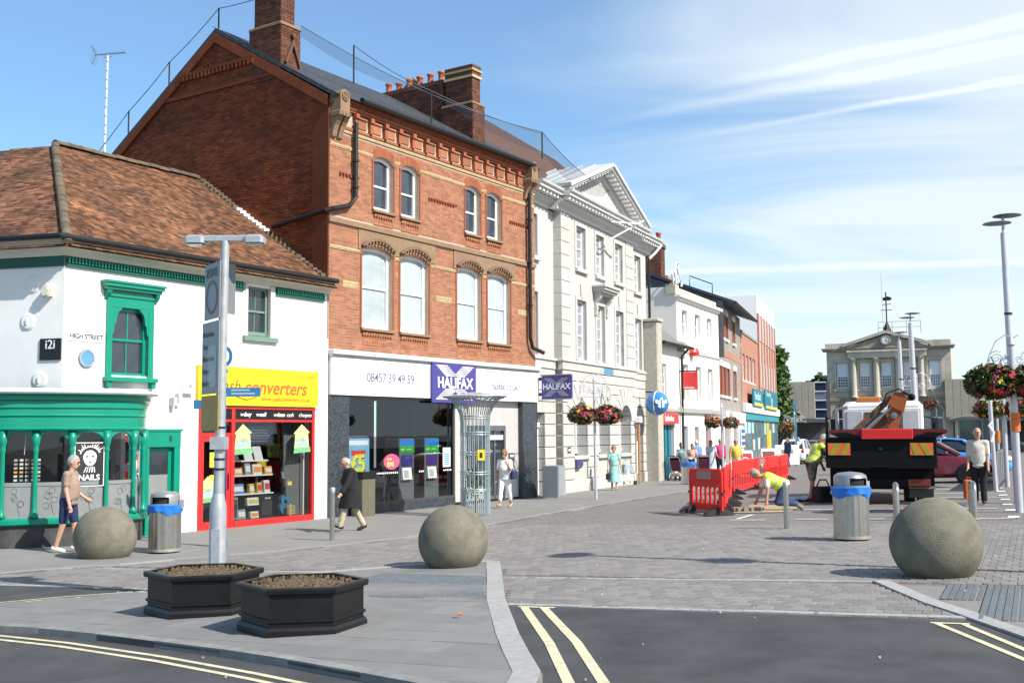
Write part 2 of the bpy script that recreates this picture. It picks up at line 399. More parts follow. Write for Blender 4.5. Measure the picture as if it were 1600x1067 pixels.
# kerbs: separate stones
def kerb(pts, wd, side, top, length, parent, m=gran, base=.1, skip=()):
    P = [Vector((p[0], p[1])) for p in pts]; segs = []; pos = [0.]
    for a, b in zip(P, P[1:]): pos.append(pos[-1]+(b-a).length)
    def at(s):
        for i in range(len(P)-1):
            if s <= pos[i+1] or i == len(P)-2:
                t = (s-pos[i])/(pos[i+1]-pos[i]); return P[i].lerp(P[i+1], t), (P[i+1]-P[i]).normalized()
    s = 0.; n = 0
    while s < pos[-1]-.05:
        e = min(s+length, pos[-1]); a, da = at(s+.004); b, db = at(e-.004)
        qa, qb = Vector((-da.y, da.x))*side, Vector((-db.y, db.x))*side
        pl = [tuple(a), tuple(b), tuple(b+qb*wd), tuple(a+qa*wd)]; dz = rnd.uniform(-.003, .003)
        m_, ar = poly_prism(pl, lambda x, y: top(x, y)+dz, base); m_.build('kerb_stone', m, parent); s = e; n += 1
FK = [(-8, 12.25), (-6.5, 11.66), (-5.17, 11.14), (-4.36, 10.73), (-3.14, 9.82), (-2.11, 9.06), (-1.31, 8.3), (-.68, 7.73), (-.1, 7.1)]
kerb(FK, .13, 1, lambda x, y: G(x, y)+eh(x, y)+.006, .9, island, mat('kerb_grey', (.23, .228, .215), .88, var=.2, scale=7, island=.08, dirt=.6, dcol=(.11, .11, .09)))
RK = [(.1, 7.2), (.2, 7.87), (.06, 9.32), (-.02, 10.69), (-.09, 11.79), (-.14, 14.08), (-.2, 16.1), (-.3, 16.25), (-.97, 16.29), (-1.96, 15.92), (-3.38, 15.25), (-4.8, 13.95)]
kerb(RK[:7], .2, 1, lambda x, y: G(x, y)+eh(x, y)+.006, .8, island)
kerb(RK[7:], .14, 1, lambda x, y: G(x, y)+eh(x, y)+.006, .8, island)
kerb(PAVK[2:13], .14, 1, lambda x, y: G(x, y)+.034, .9, lpav, mat('kerb_concrete', (.27, .265, .25), .85, var=.12, scale=8, island=.06), .08)
# right-hand footway kerb, flush with the street
RKR = [(4.2, -2), (4.1, 4.5), (4.06, 8.82), (4.05, 9.72), (4.0, 10.79), (4.08, 12.54)]
rp = tag(sheet('pavement', [(4.1, -30), (4.1, 9.75), (4.1, 12.3), (5.2, 11.6), (11, 8.6), (30, -2), (30, -30)], .012, settb, skirt=.02), 'flush footway at the corner by the stone ball', kind='structure')
kerb(RKR, .17, -1, lambda x, y: G(x, y)+.026, .75, rp)
# ribbed tactile slabs of the right footway
rib = MB(); rib.box(0, .396, 0, .396, -.02, .004)
for a in range(6): rib.box(.008+a*.066, .052+a*.066, 0, .396, .004, .011)
ribme = rib.mesh('tactile_slab', tacm)
for a in range(9):
    for b in range(9):
        u, v = uv((4.22, 11.9)); uu, vv = u+a*.4, v-b*.4; x, y = xy(uu, vv); xr, yr = xy(uu+.2, vv+.2)
        if xr > 4.34 and 9.2 < yr < 11.9 and yr < 12.2-.5*(xr-4.2): inst('tactile_slab', ribme, rp, (x, y, G(x, y)+.016), (0, 0, -math.atan(.48)))
# granite lines across the street, laid as setts of their own
def line_stones(p, q, wd=.11, length=.42, lift=.014, m=gran):
    p, q = Vector(p), Vector(q); d = (q-p).normalized(); n = int((q-p).length/length)
    kerb([tuple(p), tuple(q)], wd, 1, lambda x, y: G(x, y)+lift, length, street, m, .03)
line_stones((-.14, 14.15), (4.06, 12.5)); line_stones((-.09, 11.74), (4.06, 9.86)); line_stones((-14, 18.6), (-4.73, 14.26), length=.6)
line_stones((-6.98, 17.44), (-2.1, 15.3), length=.6)
# road markings
def paint(name, pts, wd, h, m, par): return sheet(name, band(pts, wd), h, m, par)
for o_ in (0, .17):
    d = [(-6.8+.1*o_, 11.75-o_), (-5.04, 10.87-o_*1.0), (-4.16, 10.31-o_*1.05), (-2.98, 9.41-o_*1.1), (-1.97, 8.53-o_*1.15), (-1.0, 7.6-o_*1.2), (.2, 6.2-o_*1.2)]
    paint('road_marking', d, .058, .009, yelp, road)
    paint('road_marking', [(-9.2, 11.9-o_), (-6.25, 13.5-o_), (-5.6, 13.85-o_), (-4.86, 14.1-o_)], .058, .009, yelp, road)
paint('road_marking', [(.11, 11.53), (.3, 9.4), (.45, 6.5)], .085, .009, yelp, road)
paint('road_marking', [(.31, 11.47), (.53, 9.4), (.7, 6.5)], .085, .009, yelp, road)
paint('road_marking', [(.05, 11.6), (.42, 11.42)], .07, .010, yelp, road)
paint('road_marking', [(3.70, 9.72), (3.70, 8.0), (3.75, 3)], .058, .009, yelp, road)
paint('road_marking', [(3.90, 9.66), (3.86, 8.0), (3.9, 3)], .058, .009, yelp, road)
paint('road_marking', [(3.66, 9.74), (3.95, 9.6)], .06, .010, yelp, road)
def bay(p, q, wd=.09): paint('bay_marking', [p, q], wd, .0165, whip, street)
for p, q in (((4.52, 22.94), (5.17, 22.59)), ((5.79, 22.46), (6.35, 22.19)), ((6.9, 21.95), (7.35, 21.75)), ((8.74, 21.06), (9.45, 20.7)), ((5.37, 25.2), (5.98, 25.75)), ((4.7, 23.1), (5.3, 24.3)), ((6.6, 25.5), (8.88, 24.35)), ((9.6, 24.0), (10.4, 23.6)),
             ((11.0, 28.2), (12.6, 27.4)), ((11.6, 30.2), (13.2, 29.4)), ((12.2, 32.4), (13.8, 31.6)), ((13, 34.5), (14.4, 33.8))): bay(p, q)
for k in range(22):
    t = k/21; x, y = 9.5+t*8.0, 20.9+t*19.0
    if k % 2 == 0: bay((x, y), (x+.22, y+.42), .2)
# block paving built block by block as far as blocks stay readable
blk = MB(); blk.cbox(-.082, .082, -.098, .098, -.02, .012, .005); blkme = blk.mesh('paving_block', settb)
cand = []; v = 10.72; j = 0
while v < 21.5:
    u = -16+(.086 if j % 2 else 0)
    while u < 3.5:
        x, y = xy(u, v)
        if abs(x)*1.0 < .49*y+.4 and not inside(x, y, ROADP) and not inside(x, y, ISL) and not inside(x, y, PAVP) and not (x > 4.1 and y < 12.2-.5*(x-4.2)):
            if abs(v-13.0) > .13: cand.append((y, x, u, v))
        u += .172
    v += .204; j += 1
cand.sort(); big = MB()
TB = math.atan(.48)
for k, (y, x, u, v) in enumerate(cand):
    z = G(x, y)+rnd.uniform(-.0015, .0015); a = -TB+rnd.uniform(-.012, .012); tx = rnd.uniform(-.01, .01)
    if k < 300: inst('paving_block', blkme, street, (x, y, z), (tx, 0, a))
    else:
        T = Matrix.Translation((x, y, z)) @ Matrix.Rotation(a, 4, 'Z') @ Matrix.Rotation(tx, 4, 'X')
        big.add([T @ Vector(p) for p in blk.v], blk.f)
print('blocks', len(cand))
stuff(big.build('paving_block', settb, street))
# grit and litter specks
lit = MB()
for k in range(80):
    y = rnd.uniform(7.5, 19); x = rnd.uniform(-.45, .45)*y; s = rnd.uniform(.003, .009)
    lit.box(x-s, x+s, y-s, y+s, G(x, y)+.012, G(x, y)+.02+s*.4)
stuff(tag(lit.build('grit', mat('grit', (.5, .48, .44), .9, island=.5)), 'pale grit and specks scattered over the road', kind='stuff'))
lf = MB(); lf.add([(0, 0, .0), (.05, .02, .03), (.09, 0, .01), (.05, -.03, .02), (.02, .05, .02)], [(0, 3, 2, 1), (0, 1, 4)])
tag(lf.build('dry_leaf', mat('dry_leaf', (.55, .2, .07), .7), loc=(-.57, 10.6, G(-.57, 10.6)+.085)), 'single orange dry leaf lying on the pavement island', 'leaf')
# ================================================================= buildings, near row
F1O = Vector((-4.632, 27.342, -.434)); F1A = math.radians(56.62); F1D = Vector((math.cos(F1A), math.sin(F1A), 0)); F1N = Vector((F1D.y, -F1D.x, 0))
brickm = mat('brick', (.335, .140, .076), .88, var=.12, scale=5, island=.2, dirt=.35, dcol=(.23, .10, .055), bump=.2, bscale=60)
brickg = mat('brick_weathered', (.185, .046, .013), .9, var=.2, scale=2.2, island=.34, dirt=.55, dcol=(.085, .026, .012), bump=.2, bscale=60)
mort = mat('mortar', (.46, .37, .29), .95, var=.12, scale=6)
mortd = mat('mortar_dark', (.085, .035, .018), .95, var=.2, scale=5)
brstone = mat('brown_stone', (.25, .165, .10), .88, var=.16, scale=5, dirt=.4, dcol=(.2, .13, .08), bump=.15)
buff = mat('buff_brick', (.46, .36, .2), .88, var=.12, island=.15)
slate = mat('slate', (.055, .062, .072), .6, var=.15, scale=4, island=.14)
tilem = mat('roof_tile', (.150, .068, .034), .92, var=.4, scale=1.0, island=.6, dirt=.95, dcol=(.045, .032, .023), bump=.25, bscale=50)
ridgem = mat('ridge_tile', (.12, .092, .062), .92, var=.2, island=.2, dirt=.5, dcol=(.11, .1, .06))
render_ = mat('white_render', (.80, .79, .76), .8, var=.035, scale=2, bump=.08, bscale=30, dirt=.12, dcol=(.62, .61, .58))
cream = mat('cream_paint', (.62, .59, .5), .6, var=.07)
whitep = mat('white_gloss', (.80, .80, .78), .35, var=.03)
green = mat('green_gloss', (.0, .235, .150), .34, var=.06, scale=3, coat=.3)
dkgreen = mat('dark_green', (.012, .085, .065), .5, var=.1)
black = mat('black_gloss', (.014, .014, .016), .35, var=.1)
iron = mat('black_iron', (.012, .012, .013), .5, var=.15)
lead = mat('lead', (.50, .52, .54), .6, var=.12, scale=3, dirt=.4, dcol=(.32, .33, .34))
dark = mat('dark_interior', (.02, .02, .021), .9, var=.1)
gpane = mat('window_glass', (.03, .04, .05), .04, var=.3, scale=1.5, spec=.9)
blind = mat('white_blind', (.41, .46, .50), .25, var=.10, scale=1.3, spec=.6)
glz = glass('shop_glass', (.86, .9, .9), .015, .93)
redp = mat('red_gloss', (.56, .028, .028), .35, var=.05)
yelm = mat('yellow_sign', (.70, .57, .015), .45, var=.03)
blk_sign = mat('black_sign', (.012, .012, .014), .4)
wlet = mat('white_letter', (.82, .82, .82), .5, var=.02)
redlet = mat('orange_letter', (.75, .13, .03), .5, var=.02)
dlet = mat('dark_letter', (.12, .12, .2), .5, var=.02)
navy = mat('blue_sign', (.062, .055, .25), .45, var=.03)
granp = mat('speckled_granite', (.042, .052, .062), .3, var=.95, scale=26, spec=.5)
greyp = mat('grey_board', (.3, .3, .3), .6)

def ashlar(mb_or_none, x0, x1, z0, z1, bw, bh, ops, y, j=.012, proud=.012, off=.5, hmin=.04):
    """list of block rectangles in running bond, clipped round openings"""
    res = []; z = z0; k = 0
    while z < z1-1e-4:
        zt = min(z+bh, z1)
        free = [(x0, x1)]
        for o in ops:
            if o[2] < zt-.004 and o[3] > z+.004:
                nf = []
                for a, b in free:
                    if o[1] <= a or o[0] >= b: nf.append((a, b))
                    else:
                        if o[0] > a: nf.append((a, o[0]))
                        if o[1] < b: nf.append((o[1], b))
                free = nf
        x = x0-(bw*off if k % 2 else 0)
        while x < x1:
            for a, b in free:
                p, q = max(x, a)+j/2, min(x+bw, b)-j/2
                if q-p > hmin: res.append((p, q, z+j/2, zt-j/2))
            x += bw
        z += bh; k += 1
    return res
def brickwork(parent, rects, y, proud, m, key, n_single=0, name='brick', full=(.215, .065)):
    """bricks standing proud of the mortar face; the first n_single (nearest) are objects of their own"""
    rects = sorted(rects, key=key); b = MB(); b.box(0, 1, -1, 0, 0, 1); b.f = [q for q in b.f if q != [2, 3, 7, 6]]; b.m = [0]*len(b.f)
    me = b.mesh(name, m); big = MB(); n = 0
    for p, q, c, d in rects:
        dy = proud*rnd.uniform(.6, 1.25)
        if n < n_single and abs((q-p)-full[0]) < .02:
            inst(name, me, parent, (p, y, c), (0, 0, 0), (q-p, dy, d-c)); n += 1
        else:
            big.add([(p, y-dy, c), (q, y-dy, c), (q, y-dy, d), (p, y-dy, d), (p, y, c), (q, y, c), (q, y, d), (p, y, d)], [(0, 1, 2, 3), (0, 4, 5, 1), (1, 5, 6, 2), (2, 6, 7, 3), (3, 7, 4, 0)])
    return stuff(big.build(name, m, parent)) if big.f else None

def sash(parent, a, b, c, d, y, cols=1, top=1, bot=1, fm=None, gm=None, fw=.06, split=.5, bars=.022, name='window', sill=None, sillm=None, pane_obj=True, inner=None):
    """sliding sash window: frame with glazing bars, its panes and sill as sub-parts"""
    fm = fm or whitep; gm = gm or gpane; m = MB(); mz = c+(d-c)*(1-split)
    m.box(a, a+fw, y, y+.09, c, d); m.box(b-fw, b, y, y+.09, c, d); m.box(a+fw, b-fw, y, y+.09, d-fw, d); m.box(a+fw, b-fw, y, y+.09, c, c+fw*1.4)
    m.box(a+fw, b-fw, y+.02, y+.08, mz-.025, mz+.025)
    W = MB(); W.box(0, 1, 0, 1, 0, 1); pm = None; o = None
    rows = []
    for z0, z1, nr, yy in ((c+fw*1.4, mz-.025, bot, y+.055), (mz+.025, d-fw, top, y+.03)):
        for k in range(nr):
            p0 = z0+(z1-z0)*k/nr; p1 = z0+(z1-z0)*(k+1)/nr; rows.append((p0, p1, yy))
            if k: m.box(a+fw, b-fw, yy-.004, yy+.028, p0-bars/2, p0+bars/2)
        for i in range(1, cols):
            x = a+fw+(b-a-2*fw)*i/cols; m.box(x-bars/2, x+bars/2, yy-.006, yy+.026, z0, z1)
    o = m.build(name, fm, parent)
    me = PANE.get(gm.name)
    if me is None: me = PANE[gm.name] = W.mesh('pane', gm)
    for p0, p1, yy in rows:
        for i in range(cols):
            x0 = a+fw+(b-a-2*fw)*i/cols; x1 = a+fw+(b-a-2*fw)*(i+1)/cols
            inst('pane', me, o, (x0, yy+.006, p0), (rnd.uniform(-.006, .006), 0, rnd.uniform(-.008, .008)), (x1-x0, .008, p1-p0))
    if sill:
        s = MB(); s.cbox(a-sill, b+sill, y-sill*1.6, y+.05, c-.10, c-.002, .012); s.build('sill', sillm or fm, o)
    return o
PANE = {}

# ---------------------------------------------------------------- corner shop, white with green shopfront
P0 = F1O-F1D*7.47
shop = thing('corner_shop', 'white rendered corner shop with a red tiled roof, green curved shopfront and yellow sign', 'building', P0, F1A)
ops = [(1.08, 1.97, 3.33, 4.95), (4.70, 5.5, 4.38, 5.55), (1.98, 2.86, -.1, 2.19), (3.38, 6.96, -.1, 2.74)]
m = MB(); m.wall(0, 1.98, 2.92, 5.9, ops[:1], 0, .3); m.wall(1.98, 7.465, -.1, 5.9, [(1.981, 2.86, -.09, 2.19)]+ops[1:2]+ops[3:], 0, .3)
ex, ey = -.333, .943       # facet direction
m.add([(0, 0, 2.92), (ex*9, ey*9, 2.92), (ex*9, ey*9, 5.9), (0, 0, 5.9)], [(0, 3, 2, 1)])
m.box(0.3, 7.4, 8.4, 8.5, 0, 5.9)
wl = m.build('wall', render_, shop)
# wall plates and rounded ties on the facet
def fac(t, z, o=0): return (ex*t-ey*o, ey*t+ex*o, z)
FR = math.atan2(ey, ex)
for t, z in ((.72, 5.08), (.8, 4.35), (.5, 3.2)):
    q = MB(); q.lathe([(.0, .03), (.13, .03), (.17, .012), (.17, 0)], 24, (0, 0, 0), 0, 'y'); q.v = [(a, -b, c) for a, b, c in q.v]; q.f = [f[::-1] for f in q.f]
    q.box(-.012, .012, -.06, -.02, -.06, .06)
    q.build('tie_plate', render_, shop, loc=fac(t, z), rot=(0, 0, FR+math.pi))
# cornice, gutter, dentils
m = MB(); prof = [(0, 5.62), (-.06, 5.62), (-.10, 5.70), (-.22, 5.76), (-.26, 5.86), (-.30, 5.90), (0, 5.92)]
m.prism([(p[0], p[1]) for p in prof], 0, 7.46, 'x')
m.v += []; cv = len(m.v)
pts0 = [(-.0, p[0], p[1]) for p in prof]
far = [(ex*9+ey*(p[0]), ey*9-ex*p[0]*1.0, p[1]) for p in prof]
cor = [(ey*p[0]*.95, p[0], p[1]) for p in prof]
m.add(cor+far, [(i, (i+1) % 7, 7+(i+1) % 7, 7+i) for i in range(7)])
m.add([(0, p[0], p[1]) for p in prof]+cor, [(i, (i+1) % 7, 7+(i+1) % 7, 7+i) for i in range(7)])
m.build('cornice', cream, shop)
m = MB(); m.tube([(ex*9-.45, ey*9-.1, 5.93), (-.36, -.36, 5.93), (7.42, -.36, 5.93)], .06, 8); m.build('gutter', black, shop)
m = MB()
for a, b in ((0, 4.62), (5.62, 7.3)):
    m.box(a, b, -.03, -.002, 5.42, 5.615); m.box(a, b, -.06, -.03, 5.42, 5.46)
m.add([(0, -.001, 5.42), (ex*9, ey*9, 5.42), (ex*9, ey*9, 5.615), (0, -.001, 5.615), (-.04, -.03, 5.42), (ex*9-.04, ey*9-.02, 5.42), (ex*9-.04, ey*9-.02, 5.615), (-.04, -.03, 5.615)], [(4, 7, 6, 5), (4, 5, 1, 0), (7, 3, 2, 6)])
fr = m.build('frieze', dkgreen, shop)
dn = MB(); dn.box(0, .035, -.075, -.03, 5.49, 5.585); dme = dn.mesh('dentil', green)
x = .03
while x < 7.25:
    if not 4.58 < x < 5.62: inst('dentil', dme, fr, (x, 0, 0))
    x += .075
# roof: every tile has its own edge
EV = -.34
def zr(y): return 6.0+.667*y
rf = MB(); HP = .6
rf.add([(EV*HP, EV, zr(EV)-.03), (7.46, EV, zr(EV)-.03), (7.46, 4.78, zr(4.78)-.03), (4.78*HP, 4.78, zr(4.78)-.03)], [(0, 1, 2, 3)])
rf.add([(7.46, 4.78, zr(4.78)-.03), (4.78*HP, 4.78, zr(4.78)-.03), (2.0, 10, 6), (7.46, 10, 6)], [(0, 1, 2, 3)][::1])
hipd = Vector((HP, 1, .667)); ev = Vector((ex, ey, 0)); fn = ev.cross(hipd).normalized()
if fn.z < 0: fn = -fn
gup = (fn.cross(ev)).normalized(); gup = gup if gup.z > 0 else -gup
c0 = Vector((EV*HP, EV, zr(EV)-.03))-gup*0
rf.add([c0, c0+hipd*5.12, c0+hipd*5.12+ev*7, c0+ev*9], [(0, 1, 2, 3)])
roof = rf.build('roof', mat('roof_underlay', (.05, .03, .02), .95), shop)
tl = MB(); tl.add([(-.08, 0, 0), (.08, 0, 0), (.08, .17, .004), (-.08, .17, .004), (-.08, 0, .014), (.08, 0, .014), (.08, .17, .016), (-.08, .17, .016)], [(4, 5, 6, 7), (0, 1, 5, 4), (1, 2, 6, 5), (3, 0, 4, 7)])
tme = tl.mesh('roof_tile', tilem)
sa = math.atan(.667); big = MB(); cnt = 0; GA = .098
nrow = int((4.9-EV)/math.cos(sa)/GA)
for r in range(nrow):
    y = EV-.03+r*GA*math.cos(sa); z = zr(EV)-.012+r*GA*math.sin(sa); x = max(y*HP, -.3)+.06+(.083 if r % 2 else 0); wob = .012*math.sin(r*.9)
    while x < 7.44:
        sag = -.05*math.sin(math.pi*min(1, max(0, (x-1)/6)))*math.sin(math.pi*r/nrow)
        T = Matrix.Translation((x+rnd.uniform(-.004, .004), y+rnd.uniform(-.008, .008), z+sag+rnd.uniform(0, .006))) @ Matrix.Rotation(sa+rnd.uniform(-.09, -.03), 4, 'X') @ Matrix.Rotation(rnd.uniform(-.03, .03), 4, 'Y') @ Matrix.Rotation(rnd.uniform(-.02, .02), 4, 'Z')
        if cnt < 300 and r < 8: o = inst('roof_tile', tme, roof); o.matrix_local = T; cnt += 1
        else: big.add([T @ Vector(p) for p in tl.v], tl.f)
        x += .167
B3 = Matrix((ev, gup, fn)).transposed(); B3 = Matrix((-ev, gup, fn)).transposed()
for r in range(60):
    for k in range(70):
        t = .05+k*.167+(.083 if r % 2 else 0); p = c0+ev*(t+0)+gup*(r*GA-.03)+fn*.018
        # stop at the hip
        rel = p-c0; s_ = rel.dot(gup)/hipd.dot(gup); lim = (hipd*s_).dot(ev)
        if rel.dot(ev) < lim+.05 or t > 5 or r*GA > hipd.dot(gup)*5.05: continue
        T = Matrix.Translation(p+fn*rnd.uniform(0, .006)) @ B3.to_4x4() @ Matrix.Rotation(rnd.uniform(-.09, -.03), 4, 'X') @ Matrix.Rotation(rnd.uniform(-.03, .03), 4, 'Y')
        big.add([T @ Vector(q) for q in tl.v], tl.f)
    # the far part of this slope starts where the hip passes
for r in range(60):
    s_ = (r*GA)/hipd.dot(gup); lim = (hipd*s_).dot(ev)
    t = lim+.06+(.083 if r % 2 else 0)
    if r*GA > hipd.dot(gup)*5.05: break
    while t < .05:
        p = c0+ev*t+gup*(r*GA-.03)+fn*.018
        T = Matrix.Translation(p) @ B3.to_4x4() @ Matrix.Rotation(rnd.uniform(-.09, -.03), 4, 'X'); big.add([T @ Vector(q) for q in tl.v], tl.f); t += .167
stuff(big.build('roof_tile', tilem, roof))
def ridge(p, q, r_, parent, m=ridgem, step=.34, name='ridge_tile'):
    p, q = Vector(p), Vector(q); d = (q-p); n = max(1, int(d.length/step)); d.normalize(); s_ = d.cross(Vector((0, 0, 1))).normalized(); u_ = s_.cross(d)
    b = MB(); L_ = step*1.06
    vs = []; fs = []
    for e_, rr in ((0, r_*1.05), (L_, r_*.96)):
        for i in range(9): a = math.pi*(i/8)*1.1-.157; vs.append((math.cos(a)*rr, e_, math.sin(a)*rr*.8))
    fs = [(i, i+1, 10+i, 9+i) for i in range(8)]+[tuple(range(8, -1, -1))]; b.add(vs, fs); me = b.mesh(name, m)
    Mx = Matrix((s_, d, u_)).transposed().to_4x4()
    for k in range(n):
        o = inst(name, me, parent); o.matrix_local = Matrix.Translation(p+d*(k*step)+u_*rnd.uniform(-.01, .01)) @ Mx @ Matrix.Rotation(rnd.uniform(-.02, .02), 4, 'Z')
ridge((EV*HP-.02, EV-.05, zr(EV)+.03), (4.78*HP, 4.78, zr(4.78)+.05), .095, roof)
ridge((4.78*HP, 4.8, zr(4.8)+.03), (7.4, 4.8, zr(4.8)+.03), .12, roof)
m = MB()
for k in range(34):
    y = EV+.1+k*.148; mm_ = 1 if 15 < k < 24 else 0
    m.box(7.26+rnd.uniform(-.02, .02), 7.462, y, y+.12, zr(y)+.02, zr(y)+.10+.03*rnd.random(), mm_)
m.build('mortar_fillet', [ridgem, mat('white_mortar', (.7, .68, .63), .9)], roof)
# green first-floor window with cornice hood
m = MB(); m.box(.95, 1.08, -.05, .06, 3.29, 5.0); m.box(1.97, 2.1, -.05, .06, 3.29, 5.0); m.box(1.08, 1.97, -.05, .06, 4.72, 5.0)
m.box(.93, 2.12, -.08, -.002, 4.93, 5.03); m.box(.86, 2.2, -.17, -.002, 5.06, 5.12); m.box(.83, 2.23, -.22, -.002, 5.12, 5.19); m.box(.8, 2.26, -.25, -.002, 5.19, 5.235)
for x in (.9, 2.08): m.prism([(-.002, 4.85), (-.13, 4.98), (-.16, 5.06), (-.002, 5.06)], x, x+.09, 'x')
for q in (0, 1): m.prism([((1.08+x) if q == 0 else (1.97-x), z) for x, z in ((0, 4.722), (.24, 4.722), (.20, 4.66), (.15, 4.63), (.11, 4.54), (.09, 4.40), (.05, 4.36), (.04, 4.2), (0, 4.16))], -.045, .03)
gw = m.build('window_surround', green, shop)
m = MB(); m.cbox(.9, 2.16, -.16, .06, 3.2, 3.288, .012)
for x in (.95, 2.02): m.box(x, x+.1, -.12, -.002, 3.08, 3.2)
m.build('sill', green, gw)
sash(shop, 1.08, 1.97, 3.29, 4.72, .05, 2, 1, 1, green, gpane, .07, .46, .03)
# second first-floor window
sash(shop, 4.74, 5.46, 4.42, 5.55, .1, 2, 1, 1, mat('grey_green_paint', (.16, .24, .2), .5), gpane, .06)
MB().box(4.66, 4.745, -.03, .06, 4.39, 5.6).build('window_jamb', cream, shop); MB().box(5.455, 5.6, -.03, .06, 4.39, 5.6).build('window_jamb', cream, shop)
m = MB(); m.cbox(4.6, 5.68, -.09, .06, 4.27, 4.386, .012); m.build('sill', mat('grey_green_paint', (.16, .24, .2)), shop)
# green door
m = MB(); m.box(1.98, 2.86, -.05, .02, 1.86, 2.19); m.box(1.94, 2.9, -.07, .02, 2.19, 2.24); m.box(1.98, 2.06, -.04, .1, 0.03, 1.86); m.box(2.70, 2.86, -.04, .1, .03, 1.86)
gd = m.build('door', green, shop)
m = MB(); m.box(2.06, 2.13, .06, .11, .05, 1.84); m.box(2.62, 2.70, .06, .11, .05, 1.84); m.box(2.13, 2.62, .06, .11, 1.76, 1.84); m.box(2.13, 2.62, .06, .11, .05, .3); m.build('door_leaf', green, gd)
m = MB(); m.box(2.13, 2.62, .075, .085, 1.28, 1.76); m.build('pane', gpane, gd)
frost = mat('frosted_glass', (.22, .235, .235), .35, var=.08)
m = MB(); m.box(2.13, 2.62, .07, .085, .3, 1.28); m.build('frosted_pane', frost, gd)
m = MB(); m.box(2.55, 2.62, -.06, -.05, 1.98, 2.1); m.build('number_plate', dkgreen, gd)
# curved shopfront
CV = [(1.85, 0.0), (1.62, .42), (1.2, .66), (.57, .66), (-.15, .39), (-.65, .05), (-1.02, -.25), (-1.35, -.8), (-1.5, -1.5), (-1.75, -3)]
def smooth_curve(P, n=6):
    o = []
    for i in range(len(P)-1):
        p0, p1, p2, p3 = P[max(i-1, 0)], P[i], P[i+1], P[min(i+2, len(P)-1)]
        for k in range(n):
            t = k/n; o.append(tuple(.5*((2*p1[a])+(-p0[a]+p2[a])*t+(2*p0[a]-5*p1[a]+4*p2[a]-p3[a])*t*t+(-p0[a]+3*p1[a]-3*p2[a]+p3[a])*t**3) for a in (0, 1)))
    return o+[P[-1]]
CS = smooth_curve(CV, 6)
def off_curve(d):
    o = []
    for i, p in enumerate(CS):
        a, b = CS[max(i-1, 0)], CS[min(i+1, len(CS)-1)]; t = Vector((b[0]-a[0], b[1]-a[1])).normalized(); q = Vector((t.y, -t.x)); o.append((p[0]+q.x*d, -(p[1]+q.y*d)))
    return o
def ringband(mb, prof, m=0):
    """sweep a (offset,z) outline along the shopfront curve"""
    k = len(prof); cs = [off_curve(p[0]) for p in prof]
    vs = []; n = len(CS)
    for i in range(n):
        for j in range(k): vs.append((cs[j][i][0], cs[j][i][1], prof[j][1]))
    fs = []
    for i in range(n-1):
        for j in range(k): q = (j+1) % k; fs.append((i*k+j, i*k+q, (i+1)*k+q, (i+1)*k+j))
    mb.add(vs, fs+[tuple(range(k-1, -1, -1)), tuple((n-1)*k+j for j in range(k))], m)
m = MB()
ringband(m, [(-.2, 2.2), (.02, 2.2), (.045, 2.24), (.02, 2.27), (.02, 2.46), (.05, 2.49), (.03, 2.52), (.03, 2.62), (.06, 2.64), (.06, 2.76), (.12, 2.79), (.12, 2.85), (.2, 2.9), (-.2, 2.9)])
sf = m.build('shopfront', green, shop)
m = MB(); ringband(m, [(-.2, 2.902), (.25, 2.902), (.27, 2.93), (.12, 2.99), (-.2, 3.03)]); m.build('lead_top', lead, sf)
m = MB(); ringband(m, [(-.1, .44), (.05, .44), (.09, .47), (.09, .54), (.03, .58), (-.1, .58)]); m.build('sill', green, sf)
m = MB(); ringband(m, [(-.3, -.1), (0, -.1), (0, .438), (-.3, .438)]); m.build('plinth', mat('plinth', (.05, .05, .05), .7, var=.4, scale=3, dirt=.5, dcol=(.13, .12, .1)), sf)
cols_ = [(-1.04, -.265), (-.6, .085), (-.03, .445), (.57, .66), (1.2, .66), (1.62, .42)]
def curve_at(x):
    best = min(range(len(CS)), key=lambda i: abs(CS[i][0]-x)+(0 if i < 50 else 0)); i = best
    a, b = CS[max(i-1, 0)], CS[min(i+1, len(CS)-1)]; t = Vector((b[0]-a[0], b[1]-a[1])).normalized(); return CS[i], t
pc = MB(); pc.lathe([(.075, 0), (.075, .06), (.055, .09), (.045, .2), (.042, 1.2), (.05, 1.24), (.055, 1.26), (.045, 1.29), (.06, 1.36), (.075, 1.42), (.075, 1.62)], 12); pcm = pc.mesh('column', green, True)
CI = []
for x in (-1.04, -.6, -.03, .57, 1.2, 1.62):
    p, t = curve_at(x); inst('column', pcm, sf, (p[0], -p[1], .58), (0, 0, math.atan2(-t.y, t.x))); CI.append(CS.index(p))
CI += [len(CS)-4]; CI = sorted(CI)
CI = sorted(set(CI+[min(range(len(CS)), key=lambda i: abs(CS[i][0]+1.42)+abs(CS[i][1]+1.1))]))
